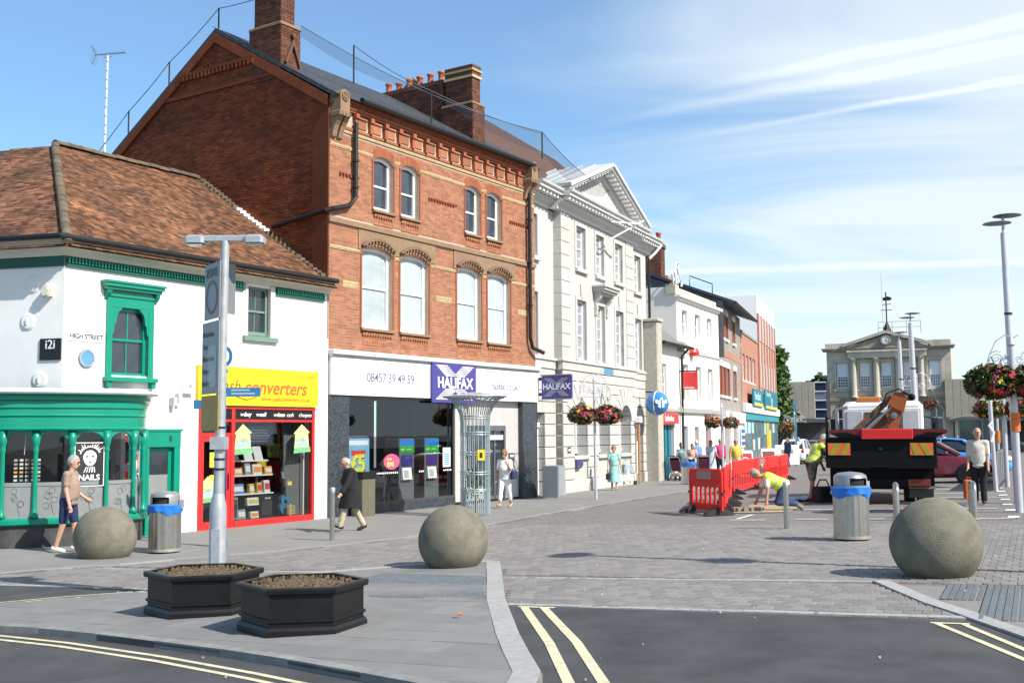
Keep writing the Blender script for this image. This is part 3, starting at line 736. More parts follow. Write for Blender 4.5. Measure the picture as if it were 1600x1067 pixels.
# glazing between columns with arched spandrels
def lerpc(f):
    i = int(f); i = min(i, len(CS)-2); t = f-i; return (CS[i][0]*(1-t)+CS[i+1][0]*t, CS[i][1]*(1-t)+CS[i+1][1]*t)
sp = MB(); KK = 12
for i0, i1 in zip(CI, CI[1:]):
    vs = []
    for k in range(KK+1):
        x, o = lerpc(i0+(i1-i0)*k/KK); t = abs(2*k/KK-1); zz = 1.84+.34*math.sqrt(max(0, 1-t*t))
        vs += [(x, -o, zz), (x, -o, 2.2), (x*.985, -o+.05, zz), (x*.985, -o+.05, 2.2)]
    fs = []
    for k in range(KK): a = 4*k; b = a+4; fs += [(a, a+1, b+1, b), (a+2, a, b, b+2), (a+2, b+2, b+3, a+3)]
    sp.add(vs, fs)
    for nm, z0, z1, mm_ in (('pane', 1.2, 2.2, glz), ('frosted_pane', .58, 1.2, frost)):
        g = MB(); vs = []; ins = .04
        for k in range(KK+1):
            x, o = lerpc(i0+(i1-i0)*k/KK); vs += [(x*.99, -o+ins, z0), (x*.99, -o+ins, z1)]
        g.add(vs, [(2*k, 2*k+2, 2*k+3, 2*k+1) for k in range(KK)]); g.build(nm, mm_, sf)
    g = MB(); vs = []
    for k in range(KK+1):
        x, o = lerpc(i0+(i1-i0)*k/KK); vs += [(x*.99, -o+.025, 1.17), (x*.99, -o+.025, 1.24), (x*.99, -o+.05, 1.24)]
    g.add(vs, [q for k in range(KK) for q in ((3*k, 3*k+3, 3*k+4, 3*k+1), (3*k+1, 3*k+4, 3*k+5, 3*k+2))]); g.build('transom', frost, sf)
sp.build('spandrel', green, sf)
# flower scribbles etched on the lower panes
sc_ = MB()
for i0, i1 in zip(CI, CI[1:]):
    if i1-i0 < 3: continue
    for q in range(5):
        f0 = i0+(i1-i0)*(.35+.3*rnd.random()); z0 = .8+.3*rnd.random(); pth = []
        for k in range(9):
            a = k/8*6.0; ff = f0+(i1-i0)*.09*math.cos(a); x, o = lerpc(ff); pth.append((x*.99, -o+.033, z0+.06*math.sin(a)))
        sc_.tube(pth, .0025, 4)
    f0 = i0+(i1-i0)*.5; pth = []
    for k in range(5):
        x, o = lerpc(f0-(i1-i0)*.1*(1-k/4)); pth.append((x*.99, -o+.033, .62+.25*k/4))
    sc_.tube(pth, .003, 4)
stuff(sc_.build('etched_flower', mat('etched', (.09, .09, .09), .8), sf))
# darkness inside the shop
m = MB(); m.add([(1.8, .3, 0), (-1.2, 2.6, 0), (-1.2, 2.6, 2.6), (1.8, .3, 2.6)], [(0, 1, 2, 3)]); m.add([(1.8, .3, 2.21), (-1.2, 2.6, 2.21), (-1.9, 2.6, 2.21), (-1.0, 0, 2.21), (0, -.6, 2.21), (1.5, -.5, 2.21)], [(0, 1, 2, 3, 4, 5)]); m.build('interior', dark, sf)
# poster with a drawn face and lettering
pst = thing('poster', 'black and white poster of a drawn face with NAILS SPA in the green shop window', 'poster', P0+F1D*.27-F1N*0, F1A)
wob = MB(); p_a = Vector((.02, -.445)); p_b = Vector((.53, -.655)); pd = (p_b-p_a).normalized(); plen = (p_b-p_a).length
PM = Matrix(((pd.x, pd.y*-1, 0, p_a.x-.27+pd.y*.03*0), (pd.y, pd.x, 0, p_a.y+.015), (0, 0, 1, 1.14), (0, 0, 0, 1)))
PW, PH = plen, .84
b_ = MB(); b_.box(0, PW, .0, .008, 0, PH); o = b_.build('sheet', mat('poster_black', (.02, .02, .02), .5), pst); o.matrix_local = PM
wm = mat('poster_white', (.78, .79, .78), .5)
b_ = MB(); b_.box(0, PW, -.004, 0, 0, .015); b_.box(0, PW, -.004, 0, PH-.015, PH); b_.box(0, .015, -.004, 0, .015, PH-.015); b_.box(PW-.015, PW, -.004, 0, .015, PH-.015)
fx, fz = PW*.52, .54
b_.prism([(fx+.13*math.cos(a)*(1 if math.sin(a) > 0 else .9), fz+.15*math.sin(a)) for a in [2*math.pi*k/20 for k in range(20)]], -.004, 0)
for k in range(13):
    a = 2.9-k*.21; r0, r1 = .17, .2+.1*rnd.random(); c_, s_ = math.cos(a), math.sin(a)
    b_.prism([(fx+r0*c_-.02*s_, fz+.05+r0*s_*.9+.02*c_), (fx+r0*c_+.016*s_, fz+.05+r0*s_*.9-.016*c_), (max(.02, min(PW-.02, fx+r1*c_+.02*s_)), min(PH-.02, fz+.05+r1*s_))], -.004, 0)
for k in range(5): b_.prism([(PW*.3+k*.05, .26), (PW*.34+k*.05, .27), (PW*.42+k*.035, .37+.02*(k % 2)), (PW*.39+k*.035, .37)], -.004, 0)
o = b_.build('drawing', wm, pst); o.matrix_local = PM
b_ = MB()
for sx_ in (-.055, .055): b_.prism([(fx+sx_+.03*math.cos(a), fz+.03+.014*math.sin(a)) for a in [2*math.pi*k/10 for k in range(10)]], -.007, -.004)
b_.prism([(fx+.028*math.cos(a), fz-.08+.012*math.sin(a)) for a in [2*math.pi*k/10 for k in range(10)]], -.007, -.004)
o = b_.build('drawing', dark, pst); o.matrix_local = PM
for s_, sz, z, bo in (('NAILS', .15, .12, .004), ('SPA', .085, .03, .002)):
    t = text(s_, sz, wm, pst, (0, 0, 0), align='CENTER', bold=bo); t.matrix_local = PM @ Matrix.Translation((PW/2, -.006, z)) @ Matrix.Rotation(R(90), 4, 'X')
# nail-varnish colour chart
ch = thing('colour_chart', 'small chart of colour strips hanging in the left pane of the green shopfront', 'poster', P0, F1A)
cp = [mat('chart_white', (.65, .65, .62)), mat('chart_orange', (.6, .33, .12)), mat('chart_blue', (.2, .3, .42))]
b_ = MB()
for i in range(5):
    for k in range(6): x = -.80+i*.085; b_.box(x, x+.07, .02+.07*(4-i)*.75, .03+.07*(4-i)*.75, 1.26+k*.075, 1.30+k*.075, rnd.randrange(3))
b_.build('colour_strip', cp, ch); b_ = MB(); b_.tube([(-.64, .16, 1.76), (-.62, .16, 2.15)], .006, 5); b_.build('cord', wlet, ch)
# poster in the narrow end pane
np_ = MB(); np_.box(0, .012, 0, .25, 0, 1.0); o = np_.build('poster', mat('pink_poster', (.62, .3, .42), .6, var=.35, scale=7), None, loc=P0+F1D*1.5-F1N*(-.28)+Vector((0, 0, 1.05)), rot=(0, 0, F1A)); tag(o, 'pink and cream poster in the narrow end pane of the curved green shopfront', 'poster')

# signs on the corner shop
s = thing('street_sign', 'small white street nameplate lettered HIGH STREET on the white wall', 'sign', P0+F1D*.09+F1N*.02+Vector((0, 0, 4.08)), F1A)
b_ = MB(); b_.box(0, .84, 0, .018, -.115, .085); b_.build('plate', whitep, s); text('HIGH STREET', .135, blk_sign, s, (.03, -.004, -.06), bold=.001, width=.93)
s = thing('plaque', 'round blue plaque with a grey lettered rim under the street nameplate', 'plaque', P0+F1D*.52+F1N*.02+Vector((0, 0, 3.64)), F1A)
b_ = MB(); b_.lathe([(0, -.02), (.135, -.02), (.135, 0)], 28, (0, 0, 0), 0, 'y'); b_.build('disc', mat('plaque_blue', (.10, .28, .5), .5), s)
b_ = MB(); b_.lathe([(.135, -.028), (.18, -.028), (.185, 0), (.135, 0)], 28, (0, 0, 0), 0, 'y', False); rim = b_.build('rim', mat('plaque_grey', (.22, .28, .34), .5), s)
b_ = MB()
for k in range(26):
    if k in (6, 7, 18, 19, 20): continue
    a = k/26*6.283; x, z = .158*math.cos(a), .158*math.sin(a); b_.box(x-.009, x+.009, -.034, -.028, z-.011, z+.011)
b_.build('lettering', mat('plaque_letter', (.5, .55, .58)), rim)
s = thing('shop_sign', 'square black sign lettered i2i on the grey corner wall', 'sign', P0+Vector((0, 0, 0)), F1A)
FM = Matrix(((-ex, ey*-1, 0, 0), (-ey, ex, 0, 0), (0, 0, 1, 0), (0, 0, 0, 1)))
FM = Matrix.Rotation(math.atan2(-ey, -ex), 4, 'Z')
b_ = MB(); b_.box(-.5, -.03, -.03, -.004, 3.58, 4.0); o = b_.build('board', blk_sign, s); o.matrix_local = FM
t = text('i2i', .25, wlet, s, (0, 0, 0), align='CENTER', bold=.001); t.matrix_local = FM @ Matrix.Translation((-.265, -.032, 3.8)) @ Matrix.Rotation(R(90), 4, 'X')
s = thing('alarm_box', 'cream hexagonal alarm box on the corner wall under the eaves', 'alarm box', P0, F1A)
b_ = MB(); b_.prism([(-.33+.12*math.cos(a)*1.0, 4.92+.13*math.sin(a)) for a in [math.pi/3*k+.2 for k in range(6)]], -.13, -.004)
b_.prism([(-.33+.09*math.cos(a)*1.0, 4.92+.10*math.sin(a)) for a in [math.pi/3*k+.2 for k in range(6)]], -.16, -.13); o = b_.build('casing', cream, s); o.matrix_local = FM
s = thing('alarm_box', 'white alarm box on the wall left of the yellow sign', 'alarm box', P0+F1D*3.0+F1N*.05+Vector((0, 0, 3.12)), F1A)
b_ = MB(); b_.cbox(-.09, .15, -.06, .05, -.12, .16, .02); b_.build('casing', whitep, s); b_ = MB(); b_.lathe([(0, -.075), (.04, -.07), (.04, -.06)], 12, (.04, 0, .05), 0, 'y'); b_.build('lens', greyp, s)
s = thing('floodlight', 'small grey double floodlight on the white wall between green and yellow shopfronts', 'light', P0+F1D*2.72+F1N*.05+Vector((0, 0, 2.85)), F1A)
b_ = MB(); b_.cbox(-.02, .07, -.1, .04, -.06, .15, .01); b_.cbox(-.16, -.06, -.12, .04, -.12, .06, .01); b_.build('casing', lead, s)

# second-hand shop front: yellow sign, red frame, window of goods
sg = thing('shop_sign', 'wide yellow fascia sign with orange lettering above the red shop window', 'sign', P0+F1D*3.27+F1N*.003, F1A)
b_ = MB(); b_.cbox(0, 3.76, -.1, .0, 2.77, 3.64, .01); b_.build('board', yelm, sg)
text('cash', .40, mat('brown_letter', (.30, .12, .02), .5), sg, (.50, -.103, 3.08), shear=.25)
text('converters', .46, redlet, sg, (1.30, -.103, 3.05), bold=.008, shear=.25, width=1.0)
text('www.cashconverters.co.uk', .145, redlet, sg, (1.85, -.103, 2.89), bold=.001, shear=.2)
text('01264 338840', .1, mat('olive_letter', (.5, .36, .02)), sg, (3.05, -.103, 3.46))
b_ = MB(); b_.tube([(1.3, -.106, 3.08), (1.1, -.106, 2.97), (1.38, -.106, 2.9), (1.7, -.106, 2.98)], .012, 5); b_.build('emblem', redlet, sg)
fr = MB(); X0, X1, XD = 3.37, 6.97, 4.34
for a, b in ((X0, X0+.07), (XD-.05, XD+.05), (X1-.09, X1)): fr.box(a, b, -.04, .08, 0.03, 2.74)
fr.box(X0, X1, -.035, .075, 2.40, 2.455); fr.box(X0+.07, XD-.05, -.035, .07, 2.06, 2.15); fr.box(XD+.05, X1-.09, -.06, .075, .03, .17); fr.box(X0, X1, -.05, .08, 2.69, 2.745)
fr.box(X0+.07, X0+.15, -.02, .05, .03, 2.06); fr.box(XD-.17, XD-.05, -.02, .05, .03, 2.06); fr.box(X0+.15, XD-.17, -.02, .05, .03, .2); fr.box(X0+.15, XD-.17, -.02, .05, 1.96, 2.06)
sfr = fr.build('shopfront', redp, shop)
b_ = MB(); b_.box(X0+.07, XD-.05, -.02, .03, 2.457, 2.69); b_.box(XD+.05, X1-.09, -.02, .03, 2.457, 2.69); bs = b_.build('black_band', blk_sign, sfr)
xx = 4.55
for wds in ((('we', 0), ('buy', 1)), (('we', 0), ('sell', 1)), (('we', 0), ('loan', 1), ('cash', 0)), (('cheques', 0), ('cashed', 1))):
    for s_, bo in wds:
        text(s_, .135, wlet, bs, (xx, -.024, 2.53), bold=.0022 if bo else .0, shear=.2); xx += .069*len(s_)*(1.04 if bo else 1.0)
    xx += .13
text('pay today', .13, wlet, bs, (3.55, -.024, 2.53), shear=.2)
for a, b, c, d in ((XD+.05, X1-.09, .17, 2.40), (X0+.15, XD-.17, .2, 1.96), (X0+.07, XD-.05, 2.15, 2.4)):
    b_ = MB(); b_.add([(a, .012, c), (b, .012, c), (b, .012, d), (a, .012, d)], [(0, 1, 2, 3)]); b_.build('pane', glz, sfr)
b_ = MB(); b_.box(XD-.15, XD-.13, -.07, -.05, .9, 1.25); b_.tube([(XD-.14, -.06, .9), (XD-.14, -.02, .9)], .01, 5); b_.build('handle', black, sfr)
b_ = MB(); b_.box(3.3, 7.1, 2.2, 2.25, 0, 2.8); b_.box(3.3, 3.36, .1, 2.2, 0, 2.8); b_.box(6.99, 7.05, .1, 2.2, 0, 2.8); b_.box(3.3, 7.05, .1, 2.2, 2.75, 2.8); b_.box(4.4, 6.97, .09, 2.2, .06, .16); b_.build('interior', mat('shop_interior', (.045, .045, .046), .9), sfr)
b_ = MB(); b_.box(6.28, 6.82, .32, .36, .16, 2.1); b_.box(6.82, 6.86, .2, .3, .16, 2.3, 1); b_.build('display_board', [mat('grey_felt', (.16, .16, .16), .9), whitep], sfr)
# shelves with goods
shl = thing('display_shelves', 'white tiered display shelves behind the red framed window', 'shelves', P0+F1D*4.4-F1N*.35+Vector((0, 0, .16)), F1A)
for z, wd_ in ((.55, 1.58), (.98, 1.55), (1.32, 1.4)):
    b_ = MB(); b_.box(.02, wd_, 0, .42, z, z+.03); b_.build('shelf', whitep, shl)
b_ = MB(); b_.box(.02, .05, .38, .42, 0, 1.5); b_.box(1.4, 1.43, .38, .42, 0, 1.3); b_.build('upright', greyp, shl)
gc = [mat('goods_%s' % q, c_, .5) for q, c_ in (('white', (.7, .7, .68)), ('orange', (.75, .3, .06)), ('blue', (.1, .25, .5)), ('gold', (.6, .45, .12)), ('grey', (.3, .3, .32)), ('red', (.6, .06, .06)))]
def good(name, lab, cat, x, z, mb, mats, dy=.06):
    t = thing(name, lab, cat, P0+F1D*(4.4+x)-F1N*(.30+dy)+Vector((0, 0, .16+z)), F1A, 'goods on the shop shelves')
    for nm, b_, mm_ in mb: b_.build(nm, mm_, t)
    return t
def gbox(w_, h_, d_=.1, tilt=0):
    b_ = MB(); T = Matrix.Rotation(-tilt, 4, 'X'); b_.cbox(-w_/2, w_/2, 0, d_, 0, h_, .01, 0, T); return b_
def glabel(w_, h_, tilt=0):
    b_ = MB(); T = Matrix.Rotation(-tilt, 4, 'X'); b_.box(-w_*.38, w_*.38, -.006, -.002, h_*.25, h_*.75, 0, T); return b_
for x, lab in ((.26, 'leftmost'), (.8, 'middle'), (1.12, 'rightmost')):
    b_ = MB(); T = Matrix.Rotation(-.35, 4, 'X'); wd_ = .46 if x < .3 else .26
    b_.box(-wd_/2, wd_/2, 0, .02, 0, .34, 0, T); good('keyboard', 'white keyboard propped upright, %s of the three on the top shelf' % lab, 'keyboard', x, 1.35, [('case', b_, gc[0])], None)
for k, (x, z, w_, h_, c_, c2, lab) in enumerate(((.12, 1.01, .2, .26, 0, 2, 'white boxed set at the left end of the middle shelf'), (.36, 1.01, .2, .17, 1, 0, 'orange and white box on the middle shelf'), (.58, 1.01, .14, .26, 4, 0, 'grey speaker box with a loop handle on the middle shelf'),
        (.8, 1.01, .22, .22, 0, 1, 'pale camera box on the middle shelf'), (1.06, 1.01, .19, .17, 1, 0, 'orange folded box at the right of the middle shelf'), (.12, .58, .22, .2, 0, 4, 'white carton at the left of the bottom shelf'), (.36, .58, .3, .21, 2, 0, 'wide blue picture box on the bottom shelf'),
        (.68, .58, .12, .2, 3, 0, 'narrow gold box on the bottom shelf'), (.86, .58, .12, .22, 3, 5, 'gold and red box on the bottom shelf'), (1.04, .58, .14, .26, 0, 5, 'white figure box at the right of the bottom shelf'), (.72, .3, .3, .16, 0, 3, 'pale flat carton under the bottom shelf'), (.45, .0, .2, .2, 4, 0, 'grey box on the window floor'), (.75, .0, .2, .14, 0, 1, 'low white box on the window floor'))):
    good('goods_box', lab, 'box', x*1.35, z, [('carton', gbox(w_*1.3, h_*1.12, .1, .15), gc[c_]), ('print', glabel(w_*1.3, h_*1.12, .15), gc[c2])], None)
b_ = MB(); b_.cbox(-.19, .19, 0, .2, .02, .52, .02); t = thing('amplifier', 'black guitar amplifier with white badge standing beside the blue guitar', 'amplifier', P0+F1D*(5.72)-F1N*.3+Vector((0, 0, .16)), F1A); b_.build('cabinet', black, t)
b_ = MB(); b_.box(-.17, .17, -.006, -.001, .05, .4); b_.build('grille', mat('grille', (.035, .035, .035), .9), t); text('Marshall', .06, wlet, t, (-.08, -.008, .43), shear=.2, width=.9)
t = thing('screen', 'dark flat screen with a grey frame on the shop window floor', 'screen', P0+F1D*4.62-F1N*.3+Vector((0, 0, .17)), F1A); b_ = MB(); b_.cbox(-.2, .2, 0, .04, 0, .5, .01); b_.build('case', gc[4], t); b_ = MB(); b_.box(-.17, .17, -.006, -.001, .04, .46); b_.build('display', gpane, t)
t = thing('trolley_bag', 'yellow drum on a shelf at the back of the shop window', 'drum', P0+F1D*5.95-F1N*.8+Vector((0, 0, 1.15)), F1A); b_ = MB(); b_.lathe([(.16, 0), (.16, .34), (.15, .36)], 18); b_.build('shell', mat('drum_yellow', (.6, .42, .02), .4), t); b_ = MB(); b_.lathe([(.165, .33), (.165, .36), (.0, .362)], 18); b_.build('head', gc[0], t); t.name = 'drum'
t = thing('drum_stand', 'slim dark stand holding the yellow drum', 'stand', P0+F1D*5.95-F1N*.8+Vector((0, 0, .16)), F1A); b_ = MB(); b_.box(-.2, .2, -.2, .2, .96, .985); b_.tube([(0, 0, 0), (0, 0, .96)], .03); b_.build('post', iron, t)
gt = thing('guitar', 'blue acoustic guitar leaning upright on a stand in the red framed window', 'guitar', P0+F1D*6.28-F1N*.2+Vector((0, 0, .2)), F1A); gt.rotation_euler = (R(-8), 0, F1A)
ol = [(0, 0), (.14, .02), (.19, .1), (.18, .2), (.13, .28), (.14, .36), (.12, .43), (.04, .47)]; ol = ol+[(-a, b) for a, b in ol[::-1]]; ol[8] = (-.04, .47)
b_ = MB(); b_.prism(ol, 0, .09); b_.build('body', mat('guitar_blue', (.06, .19, .32), .3, coat=.3), gt); b_ = MB(); b_.box(-.03, .03, -.015, .02, .42, .86); b_.build('neck', mat('neck_wood', (.08, .04, .02)), gt)
b_ = MB(); b_.box(-.04, .04, -.005, .02, .862, 1.02); b_.build('headstock', gc[4], gt); b_ = MB(); b_.lathe([(0, -.004), (.05, -.004), (.05, 0)], 16, (0, 0, .3), 0, 'y'); b_.build('sound_hole', dark, gt); b_ = MB(); b_.box(-.06, .06, -.012, -.001, .12, .15); b_.build('bridge', dark, gt)
t = thing('price_tag', 'yellow price tag hanging on the guitar neck', 'tag', P0+F1D*6.28-F1N*.16+Vector((0, 0, .93)), F1A); b_ = MB(); b_.box(-.07, .07, -.05, -.045, -.04, .05); b_.build('card', mat('tag_yellow', (.8, .72, .2)), t); b_ = MB(); b_.tube([(0, -.04, .05), (0, .0, .11)], .004, 4); b_.build('string', gc[0], t)
t = thing('plate_rack', 'small gold and white rack in front of the guitar', 'rack', P0+F1D*6.3-F1N*.1+Vector((0, 0, .165)), F1A); b_ = MB()
for k in range(5): b_.box(-.13, .13, -.03, .03, .04+k*.045, .06+k*.045)
b_.build('shelf', gc[3], t); b_ = MB(); b_.box(-.02, .02, -.01, .01, 0, .28); b_.build('post', gc[0], t)
# house-shaped price stickers
for k, (x, z, s_, lab) in enumerate(((4.66, 1.66, .5, 'left end of the shop window'), (6.55, 1.66, .5, 'right end of the shop window'), (3.66, .62, .42, 'shop door'))):
    t = thing('window_sticker', 'yellow and green house shaped CASH sticker on the %s' % lab, 'sticker', P0+F1D*x+F1N*.012+Vector((0, 0, z)), F1A)
    b_ = MB(); b_.prism([(-.5*s_, .2*s_), (.5*s_, .26*s_), (.42*s_, .95*s_), (.55*s_, .98*s_), (.0, 1.38*s_), (-.55*s_, .92*s_), (-.42*s_, .92*s_)], .003, .009); b_.build('house', mat('sticker_yellow', (.72, .78, .25), .5), t)
    b_ = MB(); b_.prism([(-.55*s_, -.02*s_), (.6*s_, .05*s_), (.55*s_, .3*s_), (-.5*s_, .24*s_)], -.001, .003); b_.build('base', mat('sticker_green', (.16, .42, .2), .5), t)
    b_ = MB(); b_.prism([(-.44*s_, .3*s_), (.48*s_, .36*s_), (.46*s_, .55*s_), (-.44*s_, .5*s_)], -.003, .001); b_.build('stripe', mat('sticker_blue', (.3, .6, .75), .5), t)
    text('CASH', .28*s_, mat('sticker_ink', (.35, .4, .38)), t, (-.4*s_, -.004, .56*s_), bold=.006)
for z, lab in ((1.55, 'upper'), (1.05, 'lower')):
    t = thing('notice', '%s of two yellow notices taped inside the red shop door' % lab, 'notice', P0+F1D*3.86+F1N*-.005+Vector((0, 0, z)), F1A); b_ = MB(); b_.box(-.15, .14, .0, .004, -.16, .17); b_.build('paper', mat('tag_yellow2', (.8, .74, .05)), t)
    b_ = MB()
    for k in range(4): b_.box(-.1, .05+.04*(k % 2), -.003, 0, -.1+k*.055, -.08+k*.055)
    b_.build('print', mat('notice_ink', (.5, .42, .08)), t)
t = thing('notice', 'blue information board hanging high inside the second-hand shop', 'notice', P0+F1D*5.9-F1N*.7+Vector((0, 0, 2.12)), F1A); b_ = MB(); b_.box(-.4, .4, 0, .02, -.24, .2); b_.build('board', mat('info_blue', (.12, .2, .38)), t)
b_ = MB()
for k in range(5): b_.box(-.34, .2+.03*(k % 3), -.006, 0, -.18+k*.065, -.15+k*.065)
b_.build('print', gc[0], t)
# TV aerial behind the roof
an = thing('aerial', 'tall white aerial mast with a yagi antenna behind the tiled roof', 'aerial', F1O+F1D*.55-F1N*10+Vector((0, 0, 8.0)), 0)
b_ = MB(); b_.tube([(0, 0, 0), (.04, 0, 6.0)], .03, 8); b_.build('mast', whitep, an); AN = len(COL.objects)
b_ = MB()
for k in range(12): b_.lathe([(.05, 0), (.05, .05)], 8, (.04*(2.6+k*.29)/6, 0, 2.6+k*.29))
stuff(b_.build('band', lead, an))
b_ = MB(); b_.tube([(-.62, 0, 6.02), (1.0, 0, 6.15)], .02, 6); b_.tube([(-.15, 0, 5.9), (.3, 0, 5.93), (.28, 0, 6.08)], .014, 5)
for k in range(14): x = -.3+k*.1; b_.tube([(x, -.16, 6.05+.008*k), (x, .16, 6.05+.008*k)], .008, 4)
for sgn in (-1, 1):
    for k in range(4): b_.tube([(-.6-.04*k, -.25, 6.02+sgn*.11*(k+.5)), (-.6-.04*k, .25, 6.02+sgn*.11*(k+.5))], .008, 4)
    b_.tube([(-.58, 0, 6.02), (-.78, 0, 6.02+sgn*.48)], .012, 4)
b_.v = [(v[0]*.58, v[1], 6.0+(v[2]-6.0)*.62) for v in b_.v]; b_.build('antenna', mat('aerial_metal', (.2, .22, .26), .4, metal=.6), an)
# ================================================================= red brick building
brk = thing('brick_building', 'three storey red brick building with tall gable wall, slate roof and white bank fascia', 'building', F1O, F1A)
WU = [(1.70, 2.52), (2.86, 3.66), (5.90, 6.68), (7.04, 7.82)]; WL = [(1.25, 2.5), (2.84, 4.1), (5.47, 6.71), (7.06, 8.3)]
ops = [(a, b, 8.05, 9.62) for a, b in WU]+[(a, b, 4.83, 7.10) for a, b in WL]
m = MB(); m.wall(0, 9.79, 4.1, 10.8, ops, 0, .24)
fw_ = m.build('front_wall', mort, brk)
skip = ops+[(1.09, 4.4, 6.95, 7.64), (5.29, 8.6, 6.95, 7.64), (-.1, 9.9, 7.50, 7.64), (-.1, 9.9, 9.92, 10.02), (0, 9.8, 10.02, 10.9)]
rects = ashlar(None, .0, 9.79, 4.25, 9.93, .225, .075, skip, 0, .011, .5)
brickwork(fw_, rects, 0, .007, brickm, lambda q: q[0]+.35*(q[2]-4.2), 300)
# brown stone string course and shouldered panels over the lower windows
m = MB(); m.cbox(-.04, 9.83, -.07, -.001, 7.50, 7.64, .02)
sc_ = m.build('string_course', brstone, brk)
for (xa, xb, wins) in ((1.09, 4.4, WL[:2]), (5.29, 8.6, WL[2:])):
    m = MB(); xs = [xa]
    for a, b in wins:
        lo = arc(a, b, 6.92, .18, 10); top = [(p[0], 7.498) for p in lo]; m.strip(lo, top, -.03, .02)
    m.box(xa, wins[0][0], -.03, .02, 6.95, 7.498); m.box(wins[0][1], wins[1][0], -.03, .02, 6.95, 7.498); m.box(wins[1][1], xb, -.03, .02, 6.95, 7.498)
    pn = m.build('stone_panel', brstone, brk)
    for a, b in wins:
        lo = arc(a-.02, b+.02, 7.02, .22, 14); hi = arc(a-.07, b+.07, 7.06, .25, 14); m = MB(); m.strip(lo, hi, -.12, -.03)
        hm = m.build('hood_mould', mat('hood_stone', (.2, .125, .08), .9, var=.2), pn)
        tk = MB(); tk.box(-.028, .028, -.11, -.032, -.05, .03); tme_ = tk.mesh('label_block', mat('hood_stone', (.2, .125, .08)))
        for k in range(1, 10):
            p = arc(a-.0, b+.0, 7.0, .21, 10)[k]; inst('label_block', tme_, pn, (p[0], 0, p[1]))
# arches of rubbed brick
def gauged(a, b, zs, rise, th, n, y, parent, m_):
    lo = arc(a, b, zs, rise, n); hi = arc(a-.0, b+.0, zs+th, rise, n); bb = MB()
    for k in range(n):
        g = .06
        q = [(lo[k][0]*(1-g)+lo[k+1][0]*g, lo[k][1]*(1-g)+lo[k+1][1]*g), (lo[k+1][0]*(1-g)+lo[k][0]*g, lo[k+1][1]*(1-g)+lo[k][1]*g), (hi[k+1][0]*(1-g)+hi[k][0]*g, hi[k+1][1]), (hi[k][0]*(1-g)+hi[k+1][0]*g, hi[k][1])]
        bb.prism(q, y-.016, y+.03)
    return stuff(bb.build('arch_brick', m_, parent))
brickr = mat('rubbed_brick', (.31, .098, .046), .85, var=.08, island=.12)
for a, b in WU:
    lo = arc(a, b, 9.47, .11, 12); m = MB(); m.strip(lo, [(p[0], 9.63) for p in lo], .0, .2); m.build('arch', mort, fw_)
    gauged(a-.02, b+.02, 9.48, .11, .24, 14, 0, fw_, brickr)
    lo = arc(a, b, 9.38, .11, 12); m = MB(); m.strip(lo, [(p[0], 9.64) for p in lo], .1, .16); m.build('arch_frame', whitep, fw_)
for a, b in WL:
    lo = arc(a, b, 6.95, .13, 12); m = MB(); m.strip(lo, [(p[0], 7.11) for p in lo], .0, .2); m.build('arch', mort, fw_)
    gauged(a-.01, b+.01, 6.93, .13, .12, 16, 0, fw_, brickr)
    lo = arc(a, b, 6.86, .13, 12); m = MB(); m.strip(lo, [(p[0], 7.11) for p in lo], .1, .16); m.build('arch_frame', whitep, fw_)
wdark = mat('window_dark', (.035, .05, .07), .05, var=.5, scale=1.2, spec=.9)
for k, (a, b) in enumerate(WU): sash(brk, a+.0, b-.0, 8.1, 9.58, .14, 1, 1, 1, whitep, wdark, .085, .53)
for k, (a, b) in enumerate(WL): sash(brk, a, b, 4.9, 7.05, .14, 1, 1, 1, whitep, blind if k != 0 else mat('net_curtain', (.36, .42, .44), .6, var=.15, scale=3), .085, .49)
# moulded brick columns in the reveals, sills and ornamental panels under them
for ws, z0, z1, dz in ((WU, 8.05, 9.4, .3), (WL, 4.83, 6.9, .34)):
    for a, b in ws:
        m = MB(); m.cbox(a-.06, b+.06, -.10, .14, z0-.02, z0+.05, .015); m.build('sill', brstone, brk)
        pn = MB(); pn.box(a, b, -.004, .02, z0-dz-.08, z0-.02); pp = pn.build('apron_panel', mat('apron_dark_brick', (.25, .075, .035), .9), brk)  # darker red backing behind the panel bricks
        d = MB(); n = int((b-a)/.1)
        for k in range(n):
            x = a+(b-a)*(k+.5)/n; T = Matrix.Translation((x, -.03, z0-.10)) @ Matrix.Rotation(R(35), 4, 'Y'); d.box(-.03, .03, -.02, .03, -.055, .055, 0, T)
        stuff(d.build('diagonal_brick', brickm, pp))
        d = MB()
        for k in range(int((dz-.16)/.075)):
            for q in range(int((b-a-.06)/.2)): d.box(a+.03+q*.2, a+.22+q*.2, -.012, .01, z0-dz-.05+k*.075, z0-dz+.01+k*.075)
        stuff(d.build('panel_brick', brickm, pp))
        for x in (a-.04, b+.04):
            if x > b or True:
                c_ = MB(); c_.lathe([(.045, 0), (.032, .03), (.032, z1-z0-.1), (.05, z1-z0-.04), (.05, z1-z0)], 8, (x, -.012, z0+.05)); c_.build('colonnette', brickr, fw_)
